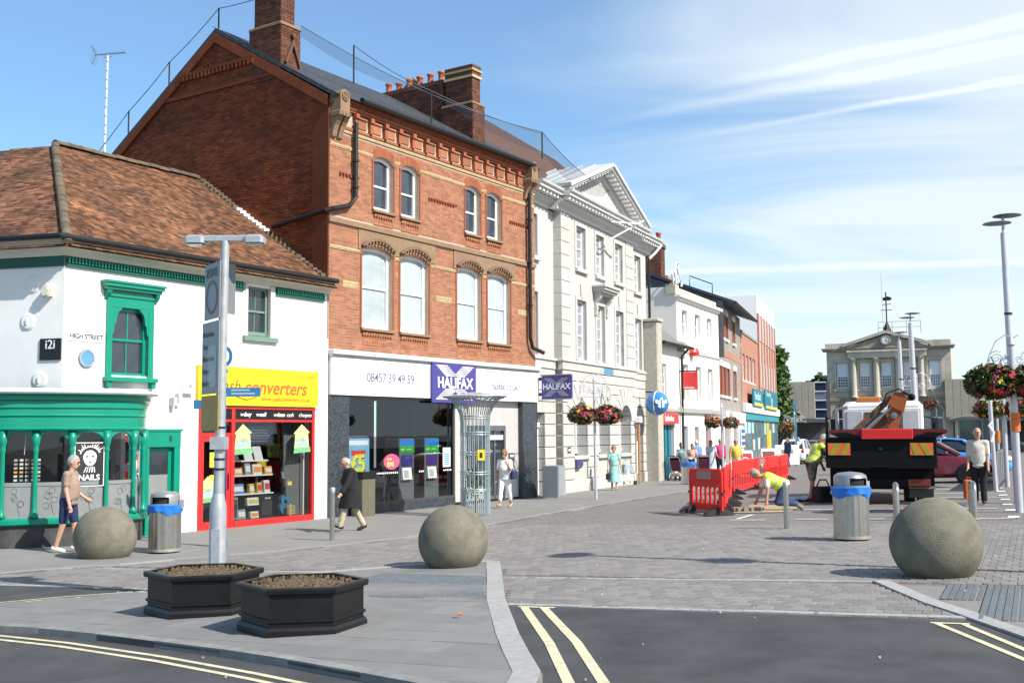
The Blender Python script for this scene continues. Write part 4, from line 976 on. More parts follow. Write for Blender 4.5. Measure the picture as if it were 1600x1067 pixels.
# buff bands: plain and dog-tooth
m = MB(); m.box(0, 9.79, -.035, -.001, 9.925, 10.015); m.build('buff_band', buff, fw_)
tooth = MB(); tooth.prism([(-.035, 0), (.035, 0), (0, -.045)], 0, .07, 'z'); tm_ = tooth.mesh('dog_tooth', buff)
def toothband(x0, x1, z):
    bb = MB()
    n = int((x1-x0)/.075)
    for k in range(n):
        x = x0+(k+.5)*(x1-x0)/n; bb.prism([(x-.036, -.001), (x, -.045), (x+.036, -.001)], z-.055, z-.01, 'z')
    bb.box(x0, x1, -.03, -.001, z-.008, z+.03); stuff(bb.build('dog_tooth', buff, fw_))
for a, b in ((0, 1.66), (2.56, 2.82), (3.7, 5.86), (6.72, 7.0), (7.86, 9.79)): toothband(a, b, 9.55)
for a, b in ((0, 1.2), (2.54, 2.8), (4.15, 5.42), (6.75, 7.02), (8.35, 9.79)): toothband(a, b, 6.89)
for a, b, z in ((.35, 1.14, 8.83), (4.1, 5.5, 8.83), (8.3, 9.5, 8.83)):
    bb = MB()
    for k in range(int((b-a)/.13)): bb.box(a+k*.13, a+.07+k*.13, -.05, -.001, z-.06, z)
    bb.box(a, b, -.035, -.001, z+.002, z+.03); stuff(bb.build('corbel_brick', mat('corbel_dark', (.2, .045, .02), .9), fw_))
for a, b in ((.52, 1.12), (4.45, 5.2), (8.75, 9.4)):
    bb = MB(); n = int((b-a)/.085)
    bb.box(a, b, -.012, -.001, 5.88, 6.06)
    for k in range(n):
        for q in range(2): bb.prism([(a+(k+.1)*(b-a)/n, 5.90+q*.08), (a+(k+.9)*(b-a)/n, 5.93+q*.08), (a+(k+.5)*(b-a)/n, 5.965+q*.08)], -.03, -.011)
    stuff(bb.build('diaper_panel', buff, fw_))
# corbelled cornice
m = MB(); m.box(0, 9.79, -.06, -.001, 10.02, 10.09); m.box(0, 9.79, -.10, -.001, 10.50, 10.56); m.box(0, 9.79, -.2, -.001, 10.70, 10.80); m.box(0, 9.79, -.14, -.001, 10.56, 10.62)
cn = m.build('cornice', brickr, brk)
cb_ = MB(); cb_.box(-.05, .05, -.10, -.001, 10.09, 10.50); cb_.box(-.07, .07, -.15, -.001, 10.38, 10.50); cb_.box(-.045, .045, -.06, -.001, 10.02, 10.09); cme = cb_.mesh('corbel', brickr)
pn_ = MB(); pn_.box(-.16, .16, -.03, -.001, 10.16, 10.40); pn_.box(-.17, .17, -.07, -.001, 10.405, 10.45); pme = pn_.mesh('cornice_panel', brickm)
for k in range(15):
    x = .92+k*.6
    if x < 9.5:
        inst('corbel', cme, cn, (x, 0, 0))
        if x+.3 < 9.4: inst('cornice_panel', pme, cn, (x+.3, 0, 0))
dn = MB()
for k in range(93): dn.box(.5+k*.097, .55+k*.097, -.18, -.14, 10.625, 10.695)
stuff(dn.build('dentil', brickr, cn))
dn = MB()
for k in range(124): dn.box(.02+k*.0787, .062+k*.0787, -.235, -.2, 10.715, 10.79)
stuff(dn.build('nail_head', brickr, cn))
# slate roof
sl_ = .573
def zs_(y): return 10.93+.587*y
m = MB(); m.add([(-.06, -.3, zs_(-.3)), (9.85, -.3, zs_(-.3)), (9.85, 4.31, zs_(4.31)), (-.06, 4.31, zs_(4.31)), (9.85, 8.95, 10.45), (-.06, 8.95, 10.45)], [(0, 1, 2, 3), (3, 2, 4, 5)])
m.add([(-.06, -.3, zs_(-.3)-.1), (-.06, 4.31, zs_(4.31)-.1), (-.06, 8.95, 10.35), (-.06, 8.95, 10.45), (-.06, 4.31, zs_(4.31)), (-.06, -.3, zs_(-.3))], [(0, 5, 4, 1), (1, 4, 3, 2)])
rf = m.build('roof', slate, brk)
big = MB(); a_ = math.atan(.587); r = 0
while True:
    y = -.33+r*.2*math.cos(a_); z = zs_(y)+.004
    if y > 4.2: break
    x = -.08+(.125 if r % 2 else 0)
    while x < 9.8:
        T = Matrix.Translation((x, y, z+rnd.uniform(0, .004))) @ Matrix.Rotation(a_-.02, 4, 'X'); big.add([T @ Vector(p) for p in ((0, 0, 0), (.245, 0, 0), (.245, .3, 0), (0, .3, 0), (0, 0, .012), (.245, 0, .012), (.245, .3, .012), (0, .3, .012))], [(4, 5, 6, 7), (0, 1, 5, 4), (1, 2, 6, 5), (3, 0, 4, 7)]); x += .25
    r += 1
stuff(big.build('slate', slate, rf))
m = MB(); m.tube([(.85, -.33, 10.80), (9.35, -.33, 10.80)], .085, 8); gt_ = m.build('gutter', iron, brk)
# gable wall towards the corner shop
GP = [(0, 4.5), (0, 10.78), (4.31, 13.36), (8.88, 10.38), (8.88, 4.5)]
m = MB(); m.add([(0, p[0], p[1]) for p in GP], [(0, 4, 3, 2, 1)][::1]); m.add([(9.8, p[0], p[1]) for p in GP], [(0, 1, 2, 3, 4)])
m.add([(0, 8.88, 4.5), (0, 8.88, 10.38), (9.8, 8.88, 10.38), (9.8, 8.88, 4.5)], [(0, 1, 2, 3)])
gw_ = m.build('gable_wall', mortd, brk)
def gz(y): return 10.78+.598*y if y < 4.31 else 13.36-.652*(y-4.31)
big = MB(); z = 5.3; j = 0
while z < 13.3:
    y = .0-(.112 if j % 2 else 0)
    while y < 8.9:
        a, b = max(y, .0)+.005, min(y+.225, 8.88)-.005
        if b-a > .05 and gz(a) > z+.08 and gz(b) > z+.08 and z > 5.6+.667*(a if a < 4.78 else 9.56-a):
            d = .006+.006*rnd.random()
            big.add([(-d, a, z+.005), (-d, b, z+.005), (-d, b, z+.07), (-d, a, z+.07), (0, a, z+.005), (0, b, z+.005), (0, b, z+.07), (0, a, z+.07)], [(3, 2, 1, 0), (5, 4, 0, 1), (6, 5, 1, 2), (7, 6, 2, 3), (4, 7, 3, 0)])
        y += .225
    z += .075; j += 1
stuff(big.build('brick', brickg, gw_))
m = MB(); m.box(-.07, -.013, 1.72, 6.7, 11.68, 11.80); m.box(-.1, -.013, 2.75, 5.8, 12.30, 12.38)
for a, b in (((0, 10.76), (4.31, 13.34)), ((4.31, 13.34), (8.88, 10.36))):
    n = 1; m.add([(-.09, a[0], a[1]-.28), (-.09, b[0], b[1]-.28), (-.09, b[0], b[1]), (-.09, a[0], a[1]), (-.012, a[0], a[1]-.28), (-.012, b[0], b[1]-.28), (-.012, b[0], b[1]), (-.012, a[0], a[1])], [(3, 2, 1, 0), (5, 4, 0, 1), (7, 6, 2, 3)][::1])
m.box(-.05, -.013, .0, .55, 4.5, 10.6)
m.build('gable_moulding', brickg, gw_)
dn = MB()
for k in range(20): dn.box(-.10, -.013, 2.75+k*.155, 2.83+k*.155, 12.16, 12.30)
stuff(dn.build('dentil', brickg, gw_))
# chimneys
def bricked_box(parent, name, x0, x1, y0, y1, z0, z1, m_, base=None):
    o = MB(); o.box(x0, x1, y0, y1, z0, z1); o = o.build(name, base or mortd, parent); bb = MB(); z = z0; j = 0
    while z < z1-.05:
        for face in (0, 1, 2, 3):
            L_ = (x1-x0) if face in (0, 2) else (y1-y0); t = -(.112 if (j+face) % 2 else 0)
            while t < L_:
                a, b = max(t, 0)+.005, min(t+.225, L_)-.005
                if b-a > .03:
                    d = .008+.005*rnd.random()
                    if face == 0: bb.box(x0+a, x0+b, y0-d, y0, z+.005, min(z+.07, z1))
                    elif face == 2: bb.box(x0+a, x0+b, y1, y1+d, z+.005, min(z+.07, z1))
                    elif face == 3: bb.box(x0-d, x0, y0+a, y0+b, z+.005, min(z+.07, z1))
                    else: bb.box(x1, x1+d, y0+a, y0+b, z+.005, min(z+.07, z1))
                t += .225
        z += .075; j += 1
    stuff(bb.build('brick', m_, o)); return o
brickc = mat('brick_chimney', (.125, .048, .030), .9, var=.25, scale=3, island=.35, dirt=.85, dcol=(.035, .024, .02))
c1 = bricked_box(brk, 'chimney', -.03, .68, 1.75, 2.96, 11.6, 13.05, brickc)
o = MB(); o.cbox(-.06, .71, 1.72, 2.99, 13.05, 13.14, .03); o.build('chimney_shoulder', brstone, c1)
c2 = bricked_box(brk, 'chimney', .02, .52, 1.82, 2.82, 13.142, 15.6, brickc)
o = MB(); o.cbox(-.06, .6, 1.74, 2.9, 15.6, 15.75, .02); o.build('chimney_cap', brickc, c2)
o = MB(); o.prism([(.12, 12.0), (.36, 12.55), (.6, 12.0), (.66, 12.04), (.36, 12.72), (.06, 12.04)], 1.66, 1.738); o.lathe([(.0, 1.64), (.07, 1.64), (.07, 1.74)], 10, (.36, 0, 12.82), 0, 'y'); o.build('chimney_ornament', mat('old_brick_dark', (.12, .06, .045), .9), c1)
c3 = bricked_box(brk, 'chimney', 7.66, 8.32, .95, 2.2, 11.2, 12.70, brickc)
o = MB(); o.cbox(7.63, 8.35, .92, 2.23, 12.70, 12.78, .03); o.build('chimney_shoulder', brstone, c3)
c4 = bricked_box(brk, 'chimney', 7.70, 8.14, 1.0, 2.06, 12.782, 13.58, brickc)
for z0, z1, gg, mm_ in ((13.58, 13.66, .05, buff), (13.66, 13.80, .02, brickc), (13.80, 13.87, .06, buff), (13.87, 14.0, .03, brickc)):
    o = MB(); o.box(7.70-gg, 8.14+gg, 1.0-gg, 2.06+gg, z0+.001, z1); o.build('chimney_band', mm_, c4)
c5 = bricked_box(brk, 'chimney', 7.74, 8.12, 2.21, 5.0, 11.5, 13.58, brickc)
o = MB(); o.box(7.70, 8.16, 2.215, 5.05, 13.58, 13.72); o.build('chimney_cap', brickc, c5)
pot = MB(); pot.lathe([(.13, 0), (.10, .05), (.095, .28), (.125, .3), (.125, .36), (.09, .36), (.085, .2)], 14); potm = pot.mesh('chimney_pot', mat('terracotta', (.42, .13, .07), .85, var=.15), True)
for k in range(6): inst('chimney_pot', potm, c5, (7.93, 2.42+k*.45, 13.72), (0, 0, 0), (1, 1, 1.0 if k != 4 else .8))
# carved kneeler stones at both ends of the eaves
for x in (.0, 9.12):
    kn = MB(); cz = 10.74; hw = .18; cx = x+hw
    pf = [(x, 10.36), (x+2*hw, 10.36), (x+2*hw, cz)]+[(cx+hw*math.cos(a), cz+hw*math.sin(a)) for a in [math.pi*k/10 for k in range(11)]]
    kn.prism(pf, -.36, -.05); kn.cbox(x-.03, x+2*hw+.03, -.39, -.02, 10.22, 10.359, .03); ks = kn.build('kneeler_stone', brstone, brk)
    ro = MB(); ro.lathe([(.13, -.365), (.13, -.39), (.10, -.39), (.10, -.375), (0, -.375)], 20, (cx, 0, cz), 0, 'y', False)
    for a in range(4): t = a*math.pi/2+.4; ro.lathe([(.0, -.40), (.035, -.395), (.045, -.37)], 8, (cx+.05*math.cos(t), 0, cz+.05*math.sin(t)), 0, 'y')
    stuff(ro.build('rosette', mat('hood_stone', (.2, .125, .08)), ks))
    for q in range(3): dd = MB(); dd.box(x+.03+q*.13, x+.10+q*.12, -.405, -.39, 10.25, 10.33); dd.build('kneeler_dentil', mat('hood_stone', (.2, .125, .08)), ks)
    for q in range(2):
        dd = MB(); xx = x+.0+q*.23; dd.prism([(-.002, 9.66), (-.08, 9.72), (-.12, 9.86), (-.18, 10.0), (-.28, 10.14), (-.32, 10.22), (-.002, 10.22)], xx, xx+.16, 'x'); dd.build('kneeler_corbel', brstone, brk)
# rainwater pipes
m = MB(); m.tube([(.88, -.12, 10.25), (.86, -.12, 9.9), (.86, -.12, 8.25), (.62, -.12, 8.0), (.0, -.14, 7.82), (-.12, -.02, 7.78), (-.12, 1.9, 7.55)], .062, 8)
for z in (9.2, 8.5): m.lathe([(.09, 0), (.09, .06)], 8, (.86, -.12, z))
m.build('drainpipe', iron, brk)
m = MB(); m.tube([(9.25, -.3, 10.6), (9.3, -.14, 10.2), (9.3, -.14, 5.15), (9.42, -.14, 4.85), (9.85, -.3, 4.7)], .065, 8); m.tube([(9.3, -.14, 10.15), (9.3, -.14, 10.3)], .12, 8)
for z in (9.0, 7.6, 6.2): m.lathe([(.09, 0), (.09, .06)], 8, (9.3, -.14, z))
m.build('drainpipe', iron, brk)
# bank shopfront
m = MB(); m.cbox(-.03, 9.84, -.22, -.001, 4.12, 4.24, .02); m.box(0, 9.82, -.15, -.001, 4.06, 4.12); m.build('fascia_ledge', lead, brk)
fs = MB(); fs.cbox(.03, 9.83, -.12, .2, 3.1, 4.055, .015); fas = fs.build('fascia', mat('fascia_white', (.82, .82, .82), .35, var=.02), brk)
m = MB(); m.box(.06, 9.8, -.135, -.121, 3.98, 4.03); m.build('fascia_trim', whitep, fas)
text('08457 39 49 59', .34, dlet, fas, (1.32, -.123, 3.47), bold=.001, width=.93); text('halifax.co.uk', .31, dlet, fas, (7.07, -.123, 3.44), bold=.001, width=.97)
s = thing('bank_sign', 'square blue fascia sign with a white striped X and HALIFAX over the bank window', 'sign', F1O+F1N*.002, F1A)
b_ = MB(); b_.cbox(4.03, 6.17, -.2, -.125, 2.98, 4.13, .015); b_.build('board', navy, s)
def xlogo(parent, cx, cz, wd, ht, y, m_, n=6):
    b = MB()
    for sg_ in (1, -1):
        for sx_ in (1, -1):
            for k in range(n):
                z = cz+sg_*(ht*.5-(k+.5)*ht*.33/n); f = (k+.5)/n; xo = sx_*(wd*.5-f*wd*.27); xi = xo-sx_*wd*.30; h_ = ht*.33/n*.55
                d = sx_*.02*wd
                b.prism([(xi, z-sg_*h_/2), (xo, z-sg_*h_/2), (xo+d, z+sg_*h_/2), (xi+d, z+sg_*h_/2)] if True else [], y, y+.01)
                b.v[-8:] = [(v[0]+cx, v[1], v[2]) for v in b.v[-8:]]
    return b.build('emblem', m_, parent)
xlogo(s, 5.1, 3.56, 1.85, 1.0, -.212, wlet); text('HALIFAX', .43, wlet, s, (5.1, -.214, 3.41), bold=.011, align='CENTER', width=1.0)
# granite piers, stall riser, window
m = MB(); m.cbox(.0, .74, -.06, .3, -.1, 3.098, .01); m.build('pier', granp, brk); m = MB(); m.cbox(8.92, 9.80, -.06, .5, -.1, 3.098, .01); m.build('pier', granp, brk)
m = MB(); m.box(.74, 5.35, -.02, .3, -.1, .27); m.build('stall_riser', granp, brk)
m = MB(); m.cbox(5.35, 5.92, -.02, .3, .12, 3.098, .01); m.build('pilaster', mat('pale_marble', (.47, .455, .44), .4, var=.08), brk); m = MB(); m.box(5.35, 5.92, -.03, .3, -.1, .118); m.build('plinth', black, brk)
al = mat('dark_aluminium', (.10, .105, .11), .4, metal=.5)
m = MB(); m.box(.74, 5.35, 0, .08, .27, .33); m.box(.74, 5.35, 0, .08, 3.02, 3.098); m.box(.74, .80, 0, .08, .33, 3.02); m.box(5.28, 5.35, 0, .08, .33, 3.02); wf = m.build('window', al, brk)
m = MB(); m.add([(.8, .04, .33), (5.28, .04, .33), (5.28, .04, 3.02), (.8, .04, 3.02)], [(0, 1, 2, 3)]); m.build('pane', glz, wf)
m = MB()
for x in [1.9+.085*k for k in range(11)]+[3.72, 3.8, 3.88]+[4.85+.08*k for k in range(5)]: m.box(x, x+.045, .030, .036, 1.04, 1.085)
stuff(m.build('safety_dots', wlet, wf))
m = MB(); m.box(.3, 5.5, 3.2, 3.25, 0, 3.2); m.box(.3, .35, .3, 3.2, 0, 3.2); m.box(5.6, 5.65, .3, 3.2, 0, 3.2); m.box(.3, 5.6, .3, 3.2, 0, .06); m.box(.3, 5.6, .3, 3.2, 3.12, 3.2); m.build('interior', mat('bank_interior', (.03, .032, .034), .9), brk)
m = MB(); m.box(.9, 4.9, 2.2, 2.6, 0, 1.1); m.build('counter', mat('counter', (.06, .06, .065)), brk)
# entrance
marb = mat('pale_marble', (.6, .58, .56))
m = MB(); m.box(8.12, 8.92, .12, .2, .1, 3.098); m.box(5.92, 7.0, .12, .2, 2.34, 3.098); m.box(7.0, 8.12, .12, .2, 2.34, 3.098); m.box(5.92, 7.0, .12, .2, .1, .5); ent = m.build('entrance_wall', marb, brk)
m = MB(); m.box(5.92, 7.0, .14, .18, .5, 2.34); m.build('side_window', gpane, ent)
m = MB(); m.box(7.0, 7.09, .06, .2, .05, 2.34); m.box(8.03, 8.12, .06, .2, .05, 2.34); m.box(7.09, 8.03, .06, .2, 2.18, 2.34); m.box(7.53, 7.59, .1, .2, .05, 2.18); m.box(7.09, 8.03, .1, .2, .05, .2); dr = m.build('door', mat('door_metal', (.16, .165, .17), .4, metal=.4), ent)
m = MB(); m.box(7.09, 7.53, .13, .15, .2, 2.18); m.box(7.59, 8.03, .13, .15, .2, 2.18); m.build('pane', gpane, dr)
m = MB(); m.box(7.15, 8.0, .08, .128, 1.9, 2.05); m.build('letterhead', mat('door_label', (.5, .52, .54)), dr)
m = MB(); m.box(5.92, 8.92, .1, .2, -.1, .1); m.build('threshold', black, ent)
t = thing('letter_plate', 'small dark entry panel on the pale marble beside the bank door', 'panel', F1O+F1D*8.5-F1N*.11+Vector((0, 0, 1.2)), F1A); b_ = MB(); b_.cbox(-.16, .16, -.02, .0, 0, .28, .006); b_.build('plate', al, t); b_ = MB(); b_.box(-.1, .1, -.026, -.02, .16, .22); b_.build('slot', wlet, t)
# posters and cash machines behind the bank glass
t = thing('poster', 'tall pale blue hanging poster with a yellow 5 pound offer in the bank window', 'poster', F1O+F1D*.82-F1N*.1+Vector((0, 0, .58)), F1A)
b_ = MB(); b_.box(0, .88, 0, .01, 0, 1.42); b_.build('sheet', mat('poster_blue', (.22, .46, .68), .5), t)
b_ = MB(); b_.box(.17, .72, -.006, -.001, .97, 1.10); b_.prism([(.1, .42), (.76, .47), (.74, .60), (.12, .58)], -.006, -.001); b_.build('strip', mat('poster_red', (.72, .06, .05)), t)
b_ = MB(); b_.box(.05, .83, -.005, -.001, 1.24, 1.36); b_.build('heading', wlet, t)
b_ = MB(); b_.box(.14, .75, -.003, -.001, .55, .98); b_.build('panel', mat('poster_blue2', (.25, .5, .7)), t)
text('£5', .62, mat('poster_yellow', (.82, .76, .08)), t, (.13, -.006, .56), bold=.02, width=.85); text('£5', .62, dark, t, (.15, -.0035, .545), bold=.024, width=.85)
b_ = MB(); b_.box(.02, .86, -.004, -.001, .0, .09); b_.build('footer', navy, t); b_ = MB(); b_.tube([(.1, 0, 1.42), (.1, 0, 1.46), (.78, 0, 1.46), (.78, 0, 1.42)], .012, 6); b_.build('hanger', greyp, t)
for k, x in enumerate((2.88, 4.0)):
    t = thing('cash_machine', ['left', 'right'][k]+' of two grey cash machines with blue and green headers behind the bank glass', 'cash machine', F1O+F1D*x-F1N*.06+Vector((0, 0, .06)), F1A, 'cash machines in the bank window')
    b_ = MB(); b_.cbox(0, .66, .0, .5, .0, 1.92, .01); b_.build('casing', mat('atm_grey', (.16, .17, .18), .5), t)
    b_ = MB(); b_.box(.01, .65, -.012, -.001, 1.52, 1.72); b_.build('header_green', mat('atm_green', (.05, .38, .06), .4), t); b_ = MB(); b_.box(.01, .65, -.012, -.001, 1.722, 1.9); b_.build('header_blue', mat('atm_blue', (.02, .22, .6), .4), t)
    text('cash', .1, wlet, t, (.05, -.014, 1.59)); text('withdraw', .06, wlet, t, (.3, -.014, 1.6))
    b_ = MB(); b_.box(.08, .58, -.01, -.001, 1.16, 1.46); b_.build('screen', navy, t)
    b_ = MB(); b_.prism([(-.001, .78), (-.1, .80), (-.06, 1.12), (-.001, 1.12)], .06, .46, 'x'); b_.build('keyboard_shelf', mat('atm_light', (.42, .43, .44), .5), t)
    b_ = MB()
    for a in range(4):
        for q in range(4): b_.box(.12+.05*a, .155+.05*a, -.105+.006*q, -.085+.004*q, .86+.05*q, .895+.05*q)
    stuff(b_.build('keypad', greyp, t)); b_ = MB(); b_.box(.5, .6, -.02, -.001, .85, 1.1); b_.build('card_slot', dark, t)
t = thing('window_sticker', 'oval pink sticker on the bank window glass', 'sticker', F1O+F1D*2.53-F1N*.035+Vector((0, 0, 1.36)), F1A); b_ = MB(); b_.prism([(.33*math.cos(a), .21*math.sin(a)) for a in [6.283*k/24 for k in range(24)]], -.006, 0); b_.build('disc', mat('sticker_pink', (.75, .08, .2)), t)
text('new', .12, mat('poster_yellow', (.82, .76, .08)), t, (-.2, -.008, .04)); text('ISAS', .16, mat('poster_yellow', (.82, .76, .08)), t, (-.2, -.008, -.12), bold=.004)
t = thing('notice', 'white and blue opening times notice at the right end of the bank window', 'notice', F1O+F1D*4.82-F1N*.035+Vector((0, 0, 1.2)), F1A); b_ = MB(); b_.cbox(0, .36, -.006, 0, -.05, .5, .003); b_.build('sheet', wlet, t); b_ = MB()
for k in range(6): b_.box(.05, .31, -.009, -.006, .0+k*.06, .045+k*.06)
b_.build('print', mat('print_blue', (.12, .3, .6)), t)
for k, (x, z, lab) in enumerate(((3.0, 2.03, 'left'), (4.3, 2.03, 'right'))): pass
t = thing('camera_lens', 'small black camera hanging between the cash machines in the bank window', 'camera', F1O+F1D*3.72-F1N*.2+Vector((0, 0, 2.02)), F1A); b_ = MB(); b_.ell((0, 0, 0), (.07, .07, .07)); b_.build('lens', black, t); b_ = MB(); b_.tube([(0, 0, .05), (0, 0, 1.05)], .015); b_.build('arm', black, t)
# netting above the roof on thin posts
netm = bpy.data.materials.new('bird_net'); netm.use_nodes = True; _t = netm.node_tree; _t.nodes.clear()
_o = _t.nodes.new('ShaderNodeOutputMaterial'); _m = _t.nodes.new('ShaderNodeMixShader'); _a = _t.nodes.new('ShaderNodeBsdfTransparent'); _d = _t.nodes.new('ShaderNodeBsdfDiffuse'); _d.inputs[0].default_value = (.02, .03, .045, 1)
_m.inputs[0].default_value = .27; _t.links.new(_a.outputs[0], _m.inputs[1]); _t.links.new(_d.outputs[0], _m.inputs[2]); _t.links.new(_m.outputs[0], _o.inputs[0])
nt_ = thing('bird_netting', 'fine dark bird netting slung over the roofs on thin posts and wires', 'netting', F1O, F1A)
def lcl(s_, y, z): return (s_, y, z)
posts = [(.45, -.4, 11.15, 12.15), (4.7, .35, 11.1, 12.2), (9.7, -.4, 11.1, 12.0), (.1, 4.35, 13.4, 14.1), (.0, 6.3, 12.0, 12.9), (.0, 8.1, 10.9, 11.75)]
for x, y, z0, z1 in posts: b_ = MB(); b_.tube([(x, y, z0), (x, y, z1)], .025, 6); b_.build('post', iron, nt_)
def wire(pts, r=.012): b_ = MB(); b_.tube(pts, r, 5); return b_.build('wire', mat('wire', (.1, .12, .14), .5), nt_)
def sagline(p, q, sag, n=12): return [tuple(Vector(p).lerp(Vector(q), k/n)-Vector((0, 0, sag*4*(k/n)*(1-k/n)))) for k in range(n+1)]
A_ = sagline((.65, 1.7, 13.2), (9.7, -.4, 12.0), .35, 20); B_ = sagline((.45, -.4, 12.15), (9.7, -.4, 11.85), .1, 20)
wire(A_); wire(sagline((.45, -.4, 12.15), (4.7, .35, 12.2), .1)); wire(sagline((4.7, .35, 12.2), (9.7, -.4, 11.95), .1))
C_ = sagline((.65, 1.7, 12.9), (4.7, .35, 12.15), .3, 10)+sagline((4.7, .35, 12.15), (9.7, -.4, 11.3), .25, 10)[1:]
b_ = MB(); b_.add(A_+C_, [(k, k+1, 22+k, 21+k) for k in range(20)]); b_.build('net', netm, nt_)
wire(sagline((.1, 4.35, 14.1), (.0, 6.3, 12.9), .05)); wire(sagline((.0, 6.3, 12.9), (.0, 8.1, 11.75), .05)); wire(sagline((.0, 8.1, 11.75), (.0, 10.2, 10.3), .05)); wire(sagline((.1, 4.35, 14.1), (.05, 2.8, 14.0), .02))
D_ = sagline((9.7, -.4, 12.0), (15.6, .2, 11.2), .25, 12); E_ = sagline((9.7, -.4, 11.3), (15.6, .6, 11.0), .35, 12); wire(D_)
b_ = MB(); b_.add(D_+E_, [(k, k+1, 14+k, 13+k) for k in range(12)]); b_.build('net', netm, nt_)
# hanging bank sign on a bracket
s = thing('hanging_sign', 'blue double sided hanging sign lettered HALIFAX on the end of the bank front', 'sign', F1O+F1D*9.72+F1N*.12+Vector((0, 0, 3.1)), F1A)
b_ = MB(); b_.cbox(.06, .14, -1.25, -.12, .1, .85, .01); b_.build('board', navy, s)
hs = bpy.data.objects.new('sign_face', None)
b_ = MB(); b_.box(-.012, .06, -1.28, -.09, .07, .1); b_.box(-.012, .06, -1.28, -.09, .85, .88); b_.build('edge', greyp, s)
t = text('HALIFAX', .27, wlet, s, (0, 0, 0), bold=.006, align='CENTER', width=.95); t.matrix_local = Matrix(((0, 0, -1, .055), (-1, 0, 0, -.685), (0, 1, 0, .40), (0, 0, 0, 1)))
xl = xlogo(s, 0, 0, .95, .6, 0, mat('sign_grey', (.42, .42, .5)), 5); xl.matrix_local = Matrix(((0, 1, 0, .045), (-1, 0, 0, -.685), (0, 0, 1, .475), (0, 0, 0, 1)))
b_ = MB(); b_.box(.08, .12, -.12, .12, .2, .3); b_.box(.08, .12, -.12, .12, .7, .8); b_.build('bracket', black, s)
# ================================================================= pale stone bank with pediment
BO = Vector((1.7227, 37.697, -.434)); BA = math.radians(64.8); BD = Vector((math.cos(BA), math.sin(BA), 0)); BN = Vector((BD.y, -BD.x, 0))
stone = mat('pale_stone', (.47, .465, .44), .85, var=.06, scale=3, island=.05, dirt=.28, dcol=(.41, .395, .34), bump=.12, bscale=40)
stoned = mat('stone_joint', (.28, .26, .2), .9, var=.1)
cornm = mat('cornice_paint', (.52, .52, .51), .6, var=.06, scale=3)
bk = thing('stone_bank', 'pale ashlar stone bank with a white pediment and arched rusticated ground floor', 'building', BO, BA)
RE = 10.3
pbank = mat('pane_reflection_tint', (.27, .30, .34), .06, var=.35, scale=1.2, spec=.9)  # bluish-white reflection put into the pane colour
# upper walls: breakfront and the two set-back wings
wB = [(1.45, 2.36), (3.45, 4.3), (5.55, 6.45)]; wW = [(-2.3, -1.42), (8.72, 9.55)]
up = [(a, b, 8.05, 9.6) for a, b in wB]+[(a, b, 4.7, 6.9) for a, b in wB]
m = MB(); m.wall(0, 7.75, 4.6, 10.2, up, 0, .26); m.add([(0, 0, -.1), (0, .28, -.1), (0, .28, 10.2), (0, 0, 10.2)], [(0, 3, 2, 1)]); m.add([(7.75, 0, -.1), (7.75, .28, -.1), (7.75, .28, 10.2), (7.75, 0, 10.2)], [(0, 1, 2, 3)])
wf = m.build('front_wall', stone, bk)
m = MB(); m.wall(-2.36, 0, 4.6, 10.2, [(-2.3, -1.42, 8.05, 9.5), (-2.3, -1.42, 4.7, 6.85)], .28, .26); m.build('wing_wall', stone, bk)
m = MB(); m.wall(7.75, RE, 4.6, 10.2, [(8.72, 9.55, 8.05, 9.6), (8.72, 9.55, 4.7, 6.9)], .28, .26)
m.add([(RE, .28, -.1), (RE, 8, -.1), (RE, 8, 10.2), (RE, .28, 10.2)], [(0, 1, 2, 3)]); ww = m.build('wing_wall', stone, bk)
# quoin blocks
qz = [4.64+.465*k for k in range(12)]
for z in qz:
    q = MB(); q.cbox(-.012, .80, -.035, .3, z+.012, z+.452, .012); q.build('quoin', stone, wf); q = MB(); q.cbox(6.86, 7.762, -.035, .3, z+.012, z+.452, .012); q.build('quoin', stone, wf)
# windows with many panes
def frame_stone(a, b, c, d, y, par):
    m = MB(); m.box(a-.14, a, y-.03, y+.05, c, d+.14); m.box(b, b+.14, y-.03, y+.05, c, d+.14); m.box(a, b, y-.03, y+.05, d, d+.14); m.build('architrave', stone, par)
    m = MB(); m.cbox(a-.12, b+.12, y-.12, y+.2, c-.14, c-.002, .015); m.build('sill', stone, par)
for a, b in wB:
    sash(bk, a, b, 8.05, 9.6, .13, 2, 2, 2, whitep, pbank, .07, .5, .03); frame_stone(a, b, 8.05, 9.6, 0, wf)
    sash(bk, a, b, 4.7, 6.9, .13, 2, 3, 2, whitep, pbank, .07, .58, .03); frame_stone(a, b, 4.72, 6.9, 0, wf)
for a, b, d1, d2 in ((-2.3, -1.42, 9.5, 6.85), (8.72, 9.55, 9.6, 6.9)):
    sash(bk, a, b, 8.05, d1, .41, 2, 2, 2, whitep, pbank, .07, .5, .03); frame_stone(a, b, 8.05, d1, .28, ww)
    sash(bk, a, b, 4.7, d2, .41, 2, 3, 2, whitep, pbank, .07, .58, .03); frame_stone(a, b, 4.72, d2, .28, ww)
# keystones over first floor windows
for x in (1.9, 6.0): m = MB(); m.prism([(x-.07, 6.95), (x+.07, 6.95), (x+.11, 7.5), (x-.11, 7.5)], -.05, -.002); m.build('keystone', stone, wf)
for x in (-1.86, 9.13): m = MB(); m.prism([(x-.07, 6.95), (x+.07, 6.95), (x+.11, 7.5), (x-.11, 7.5)], .23, .278); m.build('keystone', stone, ww)
